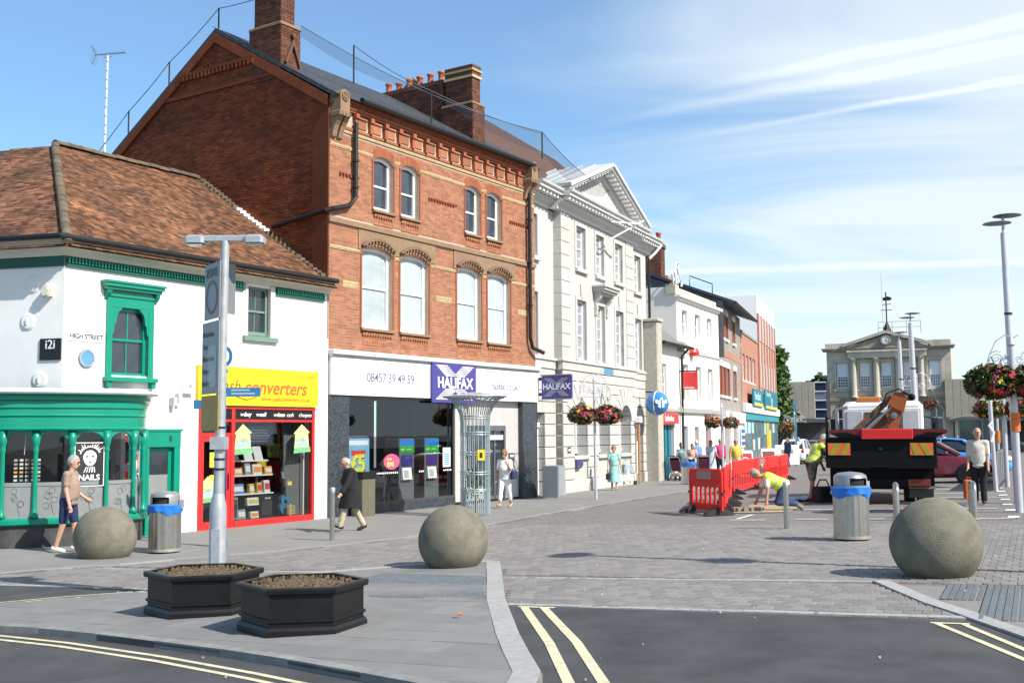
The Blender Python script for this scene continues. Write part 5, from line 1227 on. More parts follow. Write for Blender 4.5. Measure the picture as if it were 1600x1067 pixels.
# hood on brackets over the middle window
m = MB(); m.cbox(3.05, 4.7, -.5, -.001, 7.42, 7.52, .02); m.box(3.12, 4.63, -.42, -.001, 7.34, 7.42); m.box(3.2, 4.55, -.3, -.001, 7.26, 7.34); m.cbox(3.0, 4.75, -.56, -.001, 7.52, 7.62, .03); hd = m.build('window_hood', stone, wf)
for x in (3.2, 4.37): m = MB(); m.prism([(-.001, 6.45), (-.08, 6.5), (-.12, 6.75), (-.10, 6.95), (-.24, 7.12), (-.3, 7.26), (-.001, 7.26)], x, x+.18, 'x'); m.build('console', stone, hd)
# string course
m = MB()
for x0, x1, y in ((-2.36, -.001, .28), (7.751, RE+.06, .28)): m.cbox(x0, x1, y-.09, y-.001, 4.30, 4.58, .02); m.cbox(x0, x1, y-.14, y-.001, 4.582, 4.66, .02)
m.cbox(-.09, 7.84, -.09, .1, 4.30, 4.58, .02); m.cbox(-.14, 7.89, -.14, .1, 4.582, 4.66, .02); m.build('string_course', stone, bk)
# entablature with modillions and pediment
def corn(m, x0, x1, y):
    m.box(x0, x1, y-.10, y+.3, 9.86, 9.98); m.prism([(y-.10, 9.98), (y-.18, 10.06), (y-.3, 10.12), (y-.3, 10.16), (y+.3, 10.16), (y+.3, 9.98)], x0, x1, 'x'); m.box(x0, x1, y-.58, y+.3, 10.29, 10.36); m.prism([(y-.58, 10.362), (y-.66, 10.42), (y-.68, 10.5), (y+.3, 10.5), (y+.3, 10.362)], x0, x1, 'x'); m.box(x0, x1, y-.22, y+.3, 10.162, 10.288)
m = MB(); corn(m, -2.36, -.02, .28); m.build('cornice', cornm, bk); m = MB(); corn(m, 7.77, RE+.5, .28); cw = m.build('cornice', cornm, bk)
m = MB(); corn(m, -.5, 8.25, 0); cf = m.build('cornice', cornm, bk)
md = MB(); md.box(-.07, .07, -.5, -.222, 10.17, 10.288); mdm = md.mesh('modillion', whitep)
for k in range(27): inst('modillion', mdm, cf, (-.3+k*.323, 0, 0))
for k in range(7): inst('modillion', mdm, cw, (-2.2+k*.3, .28, 0))
for k in range(8): inst('modillion', mdm, cw, (8.45+k*.3, .28, 0))
PA = (3.88, 12.05)
m = MB(); m.prism([(.3, 10.5), (7.45, 10.5), PA], -.05, .2); m.build('tympanum', stone, bk)
def rake(x0, z0, x1, z1, y0, y1, t0, t1, mb):
    d = Vector((x1-x0, z1-z0)).normalized(); n = Vector((-d.y, d.x)); n = n if n.y > 0 else -n
    mb.prism([(x0+n.x*t0, z0+n.y*t0), (x1+n.x*t0, z1+n.y*t0), (x1+n.x*t1, z1+n.y*t1), (x0+n.x*t1, z0+n.y*t1)], y0, y1)
m = MB()
for xs in (-.5, 8.25):
    rake(xs, 10.5, 3.88, 12.15, -.12, .2, -.22, -.0, m); rake(xs, 10.5, 3.88, 12.15, -.58, .2, .0, .07, m); rake(xs, 10.52, 3.88, 12.17, -.66, .2, .072, .20, m)
pdm = m.build('raking_cornice', cornm, bk)
for sg_, xs in ((1, -.5), (-1, 8.25)):
    for k in range(1, 15):
        t = k/15; x = xs+(3.88-xs)*t; z = 10.5+1.65*t; an_ = math.atan2(1.65, 4.38)*(1 if sg_ > 0 else -1)
        o = inst('modillion', mdm, pdm); o.matrix_local = Matrix.Translation((x, 0, z-.03)) @ Matrix.Rotation(-an_, 4, 'Y') @ Matrix.Translation((0, 0, -10.235)) @ Matrix.Translation((0, 0, 0))
# pediment roof of sheet lead and main tiled roof
m = MB(); m.add([(-.5, -.6, 10.70), (3.88, -.6, 12.36), (3.88, 4.5, 12.36), (-.5, 2.2, 10.62)], [(0, 1, 2, 3)]); m.add([(8.25, -.6, 10.70), (8.25, 2.2, 10.62), (3.88, 4.5, 12.36), (3.88, -.6, 12.36)], [(0, 1, 2, 3)]); lr = m.build('pediment_roof', mat('lead_roof', (.36, .39, .41), .55, var=.12), bk)
for k in range(6): m = MB(); t = k/6; y_ = .1+k*.55; x_ = -.45+max(0, 4.38*(y_-2.1)/2.4); m.tube([(x_, y_, 10.70+(x_+.5)*.379), (3.83, y_, 12.38)], .03, 6); m.build('lead_roll', mat('lead_roof', (.36, .39, .41)), lr)
m = MB(); m.add([(-2.4, .1, 10.5), (RE+.2, .1, 10.5), (RE+.2, 4.6, 14.62), (-2.4, 4.6, 14.62)], [(0, 1, 2, 3)]); m.add([(-2.4, .1, 10.45), (-2.4, 4.6, 14.62), (-2.4, 9.2, 10.45)], [(0, 1, 2)]); m.build('roof', mat('old_tile', (.085, .045, .034), .9, var=.3, scale=9, island=.0, bump=.5, bscale=25), bk)
m = MB(); m.tube([(RE+.45, -.35, 10.3), (RE+.3, -.1, 9.95), (RE+.1, .2, 9.6)], .06, 8); m.build('gutter_elbow', whitep, bk)
m = MB(); m.tube([(RE+.1, .16, 9.7), (RE+.1, .16, 2.6), (RE-.1, .1, 2.4), (RE-.1, .1, 0)], .06, 8); m.build('drainpipe', iron, bk)
# ground floor: arched openings between rusticated piers
AO = [(1.0, 2.32), (3.38, 4.66), (5.85, 7.12)]
def ring(par, a, b, zs, zt, y, th):
    """wall above an opening, cut to a round arch"""
    n = 16; r = (b-a)/2; lo = [(a+r-r*math.cos(math.pi*k/n), zs+r*math.sin(math.pi*k/n)) for k in range(n+1)]; hi = [(p[0], zt) for p in lo]
    m = MB(); m.strip(lo, hi, y, y+th); return m
m = MB(); m.wall(0, 7.75, -.1, 4.3, [(a, b, .45, 3.4) for a, b in AO], .0, .02); gfw = m.build('ground_wall', stoned, bk)
m = MB(); m.wall(-2.36, 0, -.1, 4.3, [(-1.95, -.95, -.05, 3.2)], .28, .02); m.wall(7.75, RE, -.1, 4.3, [(8.55, 9.5, -.05, 3.2)], .28, .02); gww = m.build('ground_wall', stoned, bk)
CZ = [.45+.385*k for k in range(10)]
def arch_skip(ops, z): return [o for o in ops]
def rustic(x0, x1, y, opsA, par):
    zb = .47
    for k in range(10):
        c, d = zb+.385*k+.016, zb+.385*(k+1)-.016
        if c > 4.25: break
        d = min(d, 4.285)
        free = [(x0, x1)]
        for a, b, sp in opsA:
            r = (b-a)/2; cx = (a+b)/2
            if d <= sp: A, B_ = a, b
            else:
                dz = max(0, d-.02-sp)
                if dz >= r+.02: continue
                dz2 = max(0, c-sp); w_ = math.sqrt(max(0, r*r-dz2*dz2)) if dz2 < r else 0
                A, B_ = cx-w_, cx+w_
            nf = []
            for p, q in free:
                if A > p: nf.append((p, min(A, q)))
                if B_ < q: nf.append((max(B_, p), q))
            free = [f for f in nf if f[1]-f[0] > .06]
        for p, q in free:
            L_ = q-p; n = 1 if L_ < 1.5 else int(round(L_/1.25)); off = .0
            for i in range(n):
                s_ = MB(); s_.cbox(p+L_*i/n+(.012 if i else 0), p+L_*(i+1)/n-(.012 if i < n-1 else 0), y-.05, y+.42, c, d, .018); s_.build('stone_block', stone, par)
rustic(0, 7.75, 0, [(a, b, 2.55) for a, b in AO], gfw)
rustic(-2.36, -.02, .28, [(-1.95, -.95, 2.45)], gww); rustic(7.77, RE, .28, [(8.55, 9.5, 2.45)], gww)
for x0, x1, y, cut in ((0, 7.75, 0, ()), (-2.36, -.02, .28, (-1.95, -.95)), (7.77, RE, .28, (8.55, 9.5))):
    segs = [(x0, x1)] if not cut else [(x0, cut[0]), (cut[1], x1)]
    for a, b in segs: m = MB(); m.cbox(a, b, y-.09, y+.3, -.1, .45, .02); m.build('plinth', stone, gfw)
# stepped voussoir lines over the arches
for (a, b), y, par in [((a, b), 0, gfw) for a, b in AO]:
    r = (b-a)/2; cx = (a+b)/2
    for k in range(9):
        t = math.pi*(k+.5)/9; t0, t1 = math.pi*k/9+.02, math.pi*(k+1)/9-.02; r2 = r+.62+.16*(k % 2)
        zc = lambda t, q: (cx+q*math.cos(t), 2.55+q*math.sin(t))
        v = MB(); v.prism([zc(t0, r+.005), zc(t0, r2), zc(t, r2), zc(t1, r2), zc(t1, r+.005), zc(t, r+.005)], -.075, .30); v.build('voussoir', stone, par)
# glazing inside the arches
for a, b in AO:
    r = (b-a)/2; cx = (a+b)/2; n = 14
    pts = [(a, 1.35), (b, 1.35)]+[(cx+r*math.cos(math.pi*k/n), 2.55+r*math.sin(math.pi*k/n)) for k in range(n+1)]
    m = MB(); m.prism(pts, .47, .5); o = m.build('window', gpane, bk)
    m = MB()
    for x in (a, a+.28, b-.36, b-.08): m.box(x, x+.08, .41, .469, 1.35, 2.55+.0)
    m.box(a, b, .40, .469, 2.5, 2.6); m.box(cx-.03, cx+.03, .41, .469, 2.6, 3.1); m.box(a, b, .38, .469, 1.35, 1.47); m.build('window_frame', whitep, o)
    m = MB(); m.cbox(a-.05, b+.05, -.10, .46, 1.16, 1.28, .02); m.build('sill', stone, o)
    m = MB(); m.box(a+.0, b-.0, .02, .4, .452, 1.155); m.build('apron', stone, gfw)
def bank_door(a, b, y, dm, lab):
    cx = (a+b)/2; r = (b-a)/2; n = 12
    m = MB(); m.box(a, a+.09, y, y+.1, 0, 2.4); m.box(b-.09, b, y, y+.1, 0, 2.4); m.box(a-.02, b+.02, y-.06, y+.1, 2.3, 2.45)
    pts = [(a, 2.451)]+[(cx-r*math.cos(math.pi*k/n), 2.451+r*math.sin(math.pi*k/n)) for k in range(n+1)]
    o = m.build('door_frame', whitep, bk); m = MB(); m.prism([(cx+r*math.cos(math.pi*k/n), 2.451+r*math.sin(math.pi*k/n)) for k in range(n+1)], y+.05, y+.07); fl = m.build('fanlight', gpane, o)
    m = MB()
    for k in range(1, 6): t = math.pi*k/6; m.tube([(cx, y+.03, 2.46), (cx+r*math.cos(t), y+.03, 2.46+r*math.sin(t))], .016, 5)
    m.build('glazing_bars', whitep, fl)
    m = MB(); m.box(a+.09, b-.09, y+.05, y+.1, 0.02, 2.3); d = m.build('door', dm, o)
    m = MB()
    for z0, z1 in ((.25, 1.0), (1.15, 2.1)):
        for x0, x1 in ((a+.16, cx-.04), (cx+.04, b-.16)): m.box(x0, x1, y+.03, y+.049, z0, z1)
    stuff(m.build('door_panel', dm, d)); m = MB(); m.lathe([(.035, -.05), (.02, -.02), (.02, 0)], 10, (cx-.06, y+.05, 1.1), 0, 'y'); m.build('handle', mat('brass', (.6, .45, .2), .3, metal=1), d)
bank_door(-1.95, -.95, .5, black, ''); bank_door(8.55, 9.5, .5, mat('varnished_wood', (.28, .12, .05), .4, var=.2), '')
m = MB(); m.box(1.02, 1.5, -.12, .0, .85, 1.15); m.prism([(1.5, .9), (1.62, .95), (1.62, 1.05), (1.5, 1.1)], -.12, -.02); t_ = thing('cash_dispenser', 'small dark cash dispenser set in the stone bank wall under an arch', 'cash machine', BO, BA); m.build('panel', mat('atm_dark', (.06, .07, .12), .4), t_); m = MB(); m.box(1.1, 1.42, -.13, -.121, 1.0, 1.1); m.build('screen', navy, t_)
t_ = thing('notice', 'small dark notice on the stone pier beside the first arch', 'notice', BO+BD*.45+BN*.06+Vector((0, 0, 1.5)), BA); m = MB(); m.box(-.14, .14, -.01, 0, -.1, .1); m.build('plate', mat('atm_dark', (.06, .07, .12)), t_); m = MB(); m.box(-.1, .1, -.014, -.01, -.03, .04); m.build('print', wlet, t_)
t_ = thing('drainpipe', 'rusty brown rainwater pipe on the right arch of the stone bank', 'pipe', BO+BD*7.6-BN*.1, BA); m = MB(); m.tube([(0, -.3, 0), (0, -.3, 2.5)], .06, 8); m.build('pipe', mat('rust_pipe', (.4, .2, .1), .8), t_); m = MB(); m.cbox(-.14, .14, -.42, -.16, 2.5, 2.75, .02); m.build('hopper', whitep, t_)
s = thing('bank_sign', 'small pale blue lettering on the string course of the stone bank', 'sign', BO+BD*3.95+BN*.09+Vector((0, 0, 4.34)), BA); text('BARCLAYS', .26, mat('sky_letter', (.05, .38, .66), .4), s, (0, -.006, .0), bold=.004, width=.72)
m = MB(); m.box(-.02, 1.05, .0, .006, -.02, .22); m.build('backing', mat('stone_light', (.5, .5, .46)), s)
s = thing('globe_sign', 'round blue illuminated globe sign with a white eagle on the stone bank', 'sign', BO+BD*9.0+BN*.55+Vector((0, 0, 3.3)), BA)
m = MB(); m.ell((0, 0, 0), (.50, .50, .50), 24, 16); m.build('globe', mat('globe_blue', (.035, .20, .50), .2, coat=.5), s, True)
m = MB(); m.lathe([(.505, -.03), (.53, 0), (.505, .03)], 28, (0, 0, 0), 0, 'y', False); m.build('rim', lead, s); m = MB(); m.tube([(0, .0, .45), (0, .5, .5)], .03); m.build('bracket', iron, s)
for a in (-1, 1):
    m = MB(); m.prism([(a*.03, .18), (a*.1, .1), (a*.24, .16), (a*.26, .02), (a*.12, -.05), (a*.14, -.16), (a*.03, -.2)], -.5, -.40); m.build('emblem', mat('eagle_white', (.6, .68, .75)), s, rot=(0, 0, -.9))
s = thing('flagpole', 'white flag pole bracket projecting from the bank cornice under the pediment', 'flag pole', BO+BD*3.9+BN*.1, BA)
m = MB(); m.tube([(-.1, -.1, 9.3), (1.05, -1.35, 10.25)], .035); m.build('pole', whitep, s); m = MB(); m.tube([(-.3, -.5, 10.05), (.9, -1.25, 10.1)], .03); m.build('stay', whitep, s)

# ================================================================= low white building, white three storey building
E0 = Vector((5.725, 46.20, -.434)); WA = math.atan2(1, (1620-800)/1700); WD = Vector((math.cos(WA), math.sin(WA), 0)); WN = Vector((WD.y, -WD.x, 0))
whr = mat('white_painted_wall', (.80, .79, .74), .8, var=.04, scale=1.5, dirt=.12, dcol=(.6, .58, .52))
lowb = thing('low_building', 'low two storey white building with a sloping slate roof and red betting shop fascia', 'building', E0+WD*.1, WA)
m = MB(); m.wall(1.0, 4.35, -.1, 6.1, [(1.65, 2.65, 3.3, 5.14), (1.3, 3.6, -.08, 2.42)], 0, .22); m.build('wall', whr, lowb)
m = MB(); m.cbox(.35, 1.0, -.35, .3, -.1, 6.85, .05); m.cbox(.28, 1.06, -.42, .3, 6.86, 6.98, .03); m.build('party_pier', mat('pier_stone', (.42, .4, .34), .9, var=.15), lowb)
sash(lowb, 1.65, 2.6, 3.3, 5.14, .1, 2, 2, 2, whitep, gpane, .07, .5, .03, sill=.06)
m = MB(); m.add([(.4, -.35, 6.05), (5.45, -.35, 6.05), (5.1, 4.5, 9.9), (.4, 4.5, 9.9)], [(0, 1, 2, 3)]); m.add([(.4, -.35, 6.0), (5.45, -.35, 6.0), (5.45, .1, 6.0), (.4, .1, 6.0)], [(0, 3, 2, 1)]); r_ = m.build('roof', mat('slate_old', (.17, .165, .16), .8, var=.25, scale=5, bump=.5, bscale=18), lowb)
m = MB(); m.tube([(1.0, -.42, 6.0), (5.4, -.42, 6.0)], .08); m.build('gutter', iron, lowb); m = MB(); m.tube([(4.9, -.4, 6.0), (4.6, -.12, 5.6), (4.55, -.12, .1)], .06); m.build('drainpipe', iron, lowb)
m = MB(); m.box(1.0, 4.35, -.12, -.001, 3.02, 3.16); m.build('ledge', mat('ledge_grey', (.35, .34, .3)), lowb)
m = MB(); m.cbox(1.5, 3.7, -.2, -.02, 2.48, 2.92, .02); f_ = m.build('fascia_sign', mat('sign_red', (.70, .045, .04), .4, var=.03), lowb); text('Ladbrokes', .34, wlet, f_, (1.62, -.21, 2.6), bold=.008, width=.9)
teal = mat('teal_paint', (.015, .17, .24), .4, var=.08); dsh = mat('teal_dark', (.01, .06, .09), .5)
m = MB(); m.box(1.3, 3.6, .16, .2, 0, 2.42); d_ = m.build('door', dsh, lowb)
for k in range(4): m = MB(); m.box(1.42+k*.55, 1.78+k*.55, .11, .159, .1, 2.35); m.build('door_panel', teal, d_)
s = thing('hanging_sign', 'square red projecting sign with small white lettering on the white buildings', 'sign', E0+WD*4.6+WN*.1+Vector((0, 0, 4.0)), WA)
m = MB(); m.cbox(-.05, .05, -.78, -.1, .05, .86, .01); m.build('board', mat('sign_red', (.70, .045, .04)), s)
t = text('Ladbrokes', .13, wlet, s, (0, 0, 0), bold=.002, width=.9); t.matrix_local = Matrix(((0, 0, -1, -.055), (-1, 0, 0, -.14), (0, 1, 0, .1), (0, 0, 0, 1)))
m = MB(); m.tube([(0, .1, .9), (0, -.78, .9)], .03); m.build('bracket', iron, s)

tall = thing('white_building', 'tall white three storey building with six sash windows and stepped parapet', 'building', E0+WD*4.4, WA)
TW = 7.3; wx = [(.85, 1.75), (2.98, 3.9), (5.15, 6.05)]
m = MB(); m.wall(0, TW, -.1, 8.4, [(a, b, 6.6, 7.85) for a, b in wx]+[(a, b, 3.5, 5.28) for a, b in wx]+[(.5, 1.45, -.05, 2.38), (2.6, 3.3, -.05, 2.35), (4.5, 5.5, -.05, 2.35)], 0, .3)
m.add([(0, 0, 5.5), (0, 6, 5.5), (0, 6, 8.85), (0, 0, 8.85)], [(0, 3, 2, 1)]); m.wall(0, TW, 8.4, 8.85, [], .1, .1); tw_ = m.build('wall', whr, tall)
m = MB(); m.cbox(-.1, TW+.1, -.25, .1, 8.36, 8.5, .03); m.box(-.05, TW, -.12, -.001, 8.25, 8.36); m.build('cornice', whr, tall)
m = MB()
for k in range(2): m.cbox(.1+k*3.6, 3.5+k*3.6, .08, .3, 8.5, 8.85, .03)
m.cbox(-.12, .4, -.02, .5, 8.5, 8.95, .03); m.build('parapet', mat('parapet_stone', (.48, .46, .38), .9, var=.2, dirt=.5, dcol=(.25, .23, .17)), tall)
for a, b in wx:
    sash(tall, a, b, 6.6, 7.85, .16, 1, 1, 1, whitep, gpane, .09, .5, sill=.06); sash(tall, a, b, 3.5, 5.28, .16, 1, 1, 1, whitep, gpane, .09, .5, sill=.06)
m = MB(); m.box(0, TW, -.05, -.001, 5.83, 5.93); m.box(0, TW, -.16, -.001, 3.0, 3.22); m.build('string_course', mat('ledge_grey', (.35, .34, .3)), tall)
for a, b, mm_, nm in ((.5, 1.45, dsh, 'shop_window'), (2.6, 3.3, mat('maroon', (.1, .02, .02), .5), 'door'), (4.5, 5.5, mat('maroon', (.1, .02, .02)), 'shop_window')):
    m = MB(); m.box(a, b, .24, .28, 0, 2.38); o = m.build(nm, mm_, tall); m = MB(); m.box(a+.1, a+.42, .19, .239, .3, 2.2); m.box(a+.5, b-.1, .19, .239, .3, 2.2); m.build('panel', teal if a < 1 else mat('maroon_light', (.22, .05, .04), .4), o)
m = MB(); m.cbox(4.3, 6.6, -.14, -.001, 2.5, 2.92, .02); m.build('fascia_sign', mat('brown_fascia', (.2, .05, .04), .5), tall)
m = MB()
for pth in ([(.25, .1, 9.2), (.0, .1, 9.9), (.1, .1, 10.1), (.5, .1, 10.2), (.75, .1, 10.7), (1.3, .1, 11.1), (1.7, .1, 10.95), (1.5, .1, 10.6), (1.7, .1, 10.1), (2.1, .1, 9.75), (2.5, .1, 9.6), (2.4, .1, 9.2)], [(1.0, .1, 9.1), (1.0, .1, 9.7), (1.35, .1, 9.95), (1.6, .1, 9.8), (1.5, .1, 9.4)], [(.55, .1, 10.2), (.8, .1, 9.8), (1.0, .1, 10.3)]): m.tube(pth, .05, 6)
t_ = thing('rooftop_emblem', 'white wire outline figure standing on the parapet of the tall white building', 'ornament', E0+WD*3.6, WA); m.v = [(v[0]*.60+.55, v[1], 8.98+(v[2]-9.2)*.56) for v in m.v]; m.build('outline', mat('neon_white', (.8, .8, .8)), t_)
m = MB(); m.cbox(.72, 1.1, -.05, .3, 8.955, 9.0, .02); m.build('base', mat('parapet_stone', (.48, .46, .38)), t_)
m = MB(); m.lathe([(0, 0), (.28, .03), (.36, .2), (.28, .38), (0, .42)], 14); t_ = tag(m.build('wall_emblem', mat('sign_red', (.7, .045, .04)), None, loc=E0+WD*6.6+WN*.06+Vector((0, 0, 5.7)), rot=(0, 0, WA)), 'small red emblem fixed on the white wall above the red hanging sign', 'sign')
# ================================================================= further terrace
F4O = Vector((10.88, 57.15, -.434)); FA = math.atan2(1, (1370-800)/1700); FD = Vector((math.cos(FA), math.sin(FA), 0)); FN = Vector((FD.y, -FD.x, 0))
def brick_mat(name, c1, c2, cm, bw=.225, bh=.075):
    m = mat(name, (1, 1, 1), .88, var=.1, scale=1.5, dirt=.2, dcol=(.5, .45, .4)); t = m.node_tree; n, l = t.nodes.new, t.links.new; b = t.nodes['Principled BSDF']; old = b.inputs['Base Color'].links[0].from_socket
    tc = n('ShaderNodeTexCoord'); mp = n('ShaderNodeMapping'); mp.inputs['Rotation'].default_value = (R(90), 0, 0); l(tc.outputs['Object'], mp.inputs[0])
    br = n('ShaderNodeTexBrick'); br.inputs['Scale'].default_value = 1; br.inputs['Brick Width'].default_value = bw; br.inputs['Row Height'].default_value = bh; br.inputs['Mortar Size'].default_value = .008
    br.inputs['Color1'].default_value = (*c1, 1); br.inputs['Color2'].default_value = (*c2, 1); br.inputs['Mortar'].default_value = (*cm, 1); l(mp.outputs[0], br.inputs['Vector'])
    mx = n('ShaderNodeMix'); mx.data_type = 'RGBA'; mx.blend_type = 'MULTIPLY'; mx.inputs[0].default_value = 1; l(old, mx.inputs[6]); l(br.outputs[0], mx.inputs[7]); l(mx.outputs[2], b.inputs['Base Color']); return m
greyb = brick_mat('grey_brick', (.30, .27, .235), (.20, .18, .16), (.36, .33, .29)); redb = brick_mat('red_brick', (.42, .16, .10), (.33, .11, .07), (.45, .35, .28))
db = thing('grey_brick_building', 'grey brick three storey building with red trimmed windows and overhanging dark eaves', 'building', F4O, FA)
dw = [(.3, .95), (1.55, 2.25), (2.9, 3.75), (5.9, 6.9)]; dw2 = [(.3, .95), (1.6, 2.4), (3.1, 4.0), (6.0, 7.0)]
m = MB(); m.wall(0, 9.7, -.1, 9.0, [(a, b, 7.2, 8.5) for a, b in dw]+[(a, b, 4.05, 5.6) for a, b in dw2], 0, .2); m.add([(9.7, 0, -.1), (9.7, 8, -.1), (9.7, 8, 9), (9.7, 0, 9)], [(0, 1, 2, 3)]); m.build('wall', greyb, db)
m = MB(); m.add([(-.05, -.3, 6), (-.05, 5, 6), (-.05, 5, 11.0), (-.05, -.3, 8.95)], [(0, 3, 2, 1)]); m.build('slate_gable', mat('slate_hung', (.11, .115, .12), .8, var=.25, scale=6, bump=.5, bscale=20), db)
c_ = bricked_box(db, 'chimney', .05, 1.25, 3.0, 3.95, 9.3, 12.1, brickc); m = MB(); m.cbox(0, 1.3, 2.93, 4.02, 12.1, 12.35, .03); m.build('chimney_cap', brickc, c_)
for y in (3.2, 3.7): inst('chimney_pot', potm, c_, (.65, y, 12.35), (0, 0, 0), (1.3, 1.3, 1.7))
m = MB(); m.tube([(.3, .3, 9.4), (.3, .3, 9.95), (.3, 1.5, 10.45), (.3, 1.5, 9.9)], .03, 5); m.build('roof_rail', iron, db)
m = MB(); m.box(0, 9.7, -.02, -.001, 6.2, 6.52); m.build('red_band', redb, db)
redtrim = mat('red_trim', (.33, .09, .06), .6)
for z0, z1, W_ in ((7.2, 8.5, dw), (4.05, 5.6, dw2)):
    for a, b in W_:
        o = sash(db, a, b, z0, z1, .1, 1, 1, 1, whitep, gpane, .08, .5)
        [MB().box(p, q, -.03, .06, z0, z1).build('red_jamb', redtrim, o) for p, q in ((b, b+.25), (a-.2, a))]; m = MB(); m.box(a-.15, b+.15, -.06, .06, z1, z1+.3); m.build('lintel', whitep, o); m = MB(); m.box(a-.15, b+.15, -.1, .06, z0-.14, z0-.002); m.build('sill', whitep, o)
m = MB(); m.add([(-.2, -.9, 8.95), (10.3, -.9, 8.95), (10.3, 5, 11.2), (-.2, 5, 11.2), (-.2, -.9, 8.8), (10.3, -.9, 8.8), (10.3, 5, 11.05), (-.2, 5, 11.05)], [(0, 1, 2, 3), (7, 6, 5, 4), (0, 4, 5, 1), (1, 5, 6, 2), (3, 7, 4, 0)]); m.build('roof', mat('dark_slate', (.035, .04, .055), .6, var=.2), db)
m = MB(); m.tube([(-.2, -.95, 8.85), (10.3, -.95, 8.85)], .09, 6); m.build('gutter', iron, db)
m = MB(); m.box(7.6, 9.2, 4, 5, 9.5, 11.6); m.build('chimney', redb, db)
m = MB(); m.box(.1, 9.0, -.3, -.001, 2.6, 3.2); m.build('fascia', whitep, db)
m = MB(); m.wall(.1, 9.0, -.1, 2.6, [(.5, 3.4, .3, 2.4), (4.2, 6.6, .3, 2.4)], -.15, .25); m.build('shopfront', mat('shop_white', (.7, .7, .68)), db)
for a, b in ((.5, 3.4), (4.2, 6.6)):
    m = MB(); m.box(a, b, .05, .08, .3, 2.4); o = m.build('shop_window', gpane, db); m = MB()
    for k in range(4): x = a+(b-a)*k/3; m.box(x-.05, x+.05, -.02, .049, .3, 2.4)
    m.build('mullion', mat('grey_blue', (.35, .4, .45)), o)
s = thing('shop_board', 'white board with dark blue stripes on the shopfront pier', 'sign', F4O+FD*7.9+FN*.2+Vector((0, 0, 1.2)), FA); m = MB(); m.box(-.9, .9, -.05, 0, 0, 1.15); m.build('board', wlet, s); m = MB()
for k in range(3): m.box(-.85, .85, -.06, -.051, .1+k*.36, .33+k*.36)
m.build('stripe', mat('stripe_blue', (.05, .12, .35)), s)
rb = thing('red_brick_shop', 'lower red brick building with a teal discount shop front and four slim windows', 'building', F4O+FD*9.9, FA)
rw = [(.75, 2.0), (2.55, 3.95), (4.5, 5.9), (6.5, 8.0)]
m = MB(); m.wall(0, 9.9, 3.3, 8.2, [(a, b, 5.3, 6.95) for a, b in rw], 0, .2); m.build('wall', redb, rb)
for a, b in rw: sash(rb, a, b, 5.3, 6.95, .1, 2, 1, 1, whitep, mat('pane_brown', (.12, .06, .05), .1), .1, .5, sill=.08)
m = MB(); m.box(0, 9.9, -.06, .1, 8.2, 8.35); m.add([(0, .1, 8.3), (9.9, .1, 8.3), (9.9, 8, 8.3), (0, 8, 8.3)], [(0, 1, 2, 3)]); m.build('parapet', mat('coping', (.25, .24, .23)), rb)
st_ = thing('office_block', 'tall white office block with vertical red brick strips and long windows', 'building', F4O+FD*19.9, FA)
m = MB(); m.box(0, 13.4, .02, 9, 3.4, 11.65); m.wall(0, 13.4, 10.4, 11.72, [], 0, .1); m.build('wall', mat('white_panel', (.78, .78, .77), .6, var=.03), st_)
for k in range(7): m = MB(); x = .05+k*2.08; m.box(x, x+.62, -.10, .02, 3.6, 10.4); m.build('brick_strip', redb, st_)
for k in range(6):
    for q, (z0, z1) in enumerate(((8.55, 10.3), (5.2, 7.0))): m = MB(); x = .67+k*2.08; m.box(x, x+1.46, -.05, .02, z0, z1); m.build('window', mat('pane_rose', (.50, .46, .46), .3), st_)
pl = thing('teal_shopfront', 'long teal framed glass shopfront with a white fascia and bright offers', 'shopfront', F4O+FD*9.85, FA)
m = MB(); m.cbox(-.05, 23.4, -.3, .0, 3.3, 3.85, .02); m.build('fascia', whitep, pl); m = MB(); m.box(0, 23.4, -.2, -.02, 2.85, 3.28); m.build('teal_band', mat('teal_bright', (.04, .30, .36), .4), pl)
tb = mat('teal_bright', (.04, .30, .36))
for k in range(7): m = MB(); x = k*3.88; m.box(x, x+.12, -.08, .0, .1, 2.85); m.build('mullion', tb, pl)
m = MB(); m.box(0, 23.4, -.16, 0, -.1, .3); m.build('stall_riser', tb, pl); m = MB(); m.box(0, 23.4, -.05, -.03, .3, 2.85); m.build('glazing', mat('shop_glass_teal', (.16, .21, .22), .08, var=.6, scale=1.2, spec=.8), pl)
for k, (x, w_, z0, z1, c_) in enumerate(((.4, 1.3, 2.0, 2.7, (.4, .6, .62)), (2.4, 1.3, 2.0, 2.7, (.4, .6, .62)), (4.4, 1.2, 2.0, 2.7, (.35, .55, .6)), (14.5, 1.6, .3, 2.8, (.55, .42, .03)), (16.3, 1.3, .5, 2.2, (.6, .5, .03)), (19, 1.5, 2.0, 2.7, (.4, .6, .62)), (12.6, 1.3, 1.9, 2.7, (.3, .5, .55)), (5, 1.2, .9, 1.6, (.5, .5, .45)), (8, 1.4, .9, 1.7, (.5, .52, .5)))):
    m = MB(); m.box(x, x+w_, -.075, -.055, z0, z1); m.build('offer_poster', mat('offer_%d' % k, c_, .6), pl)
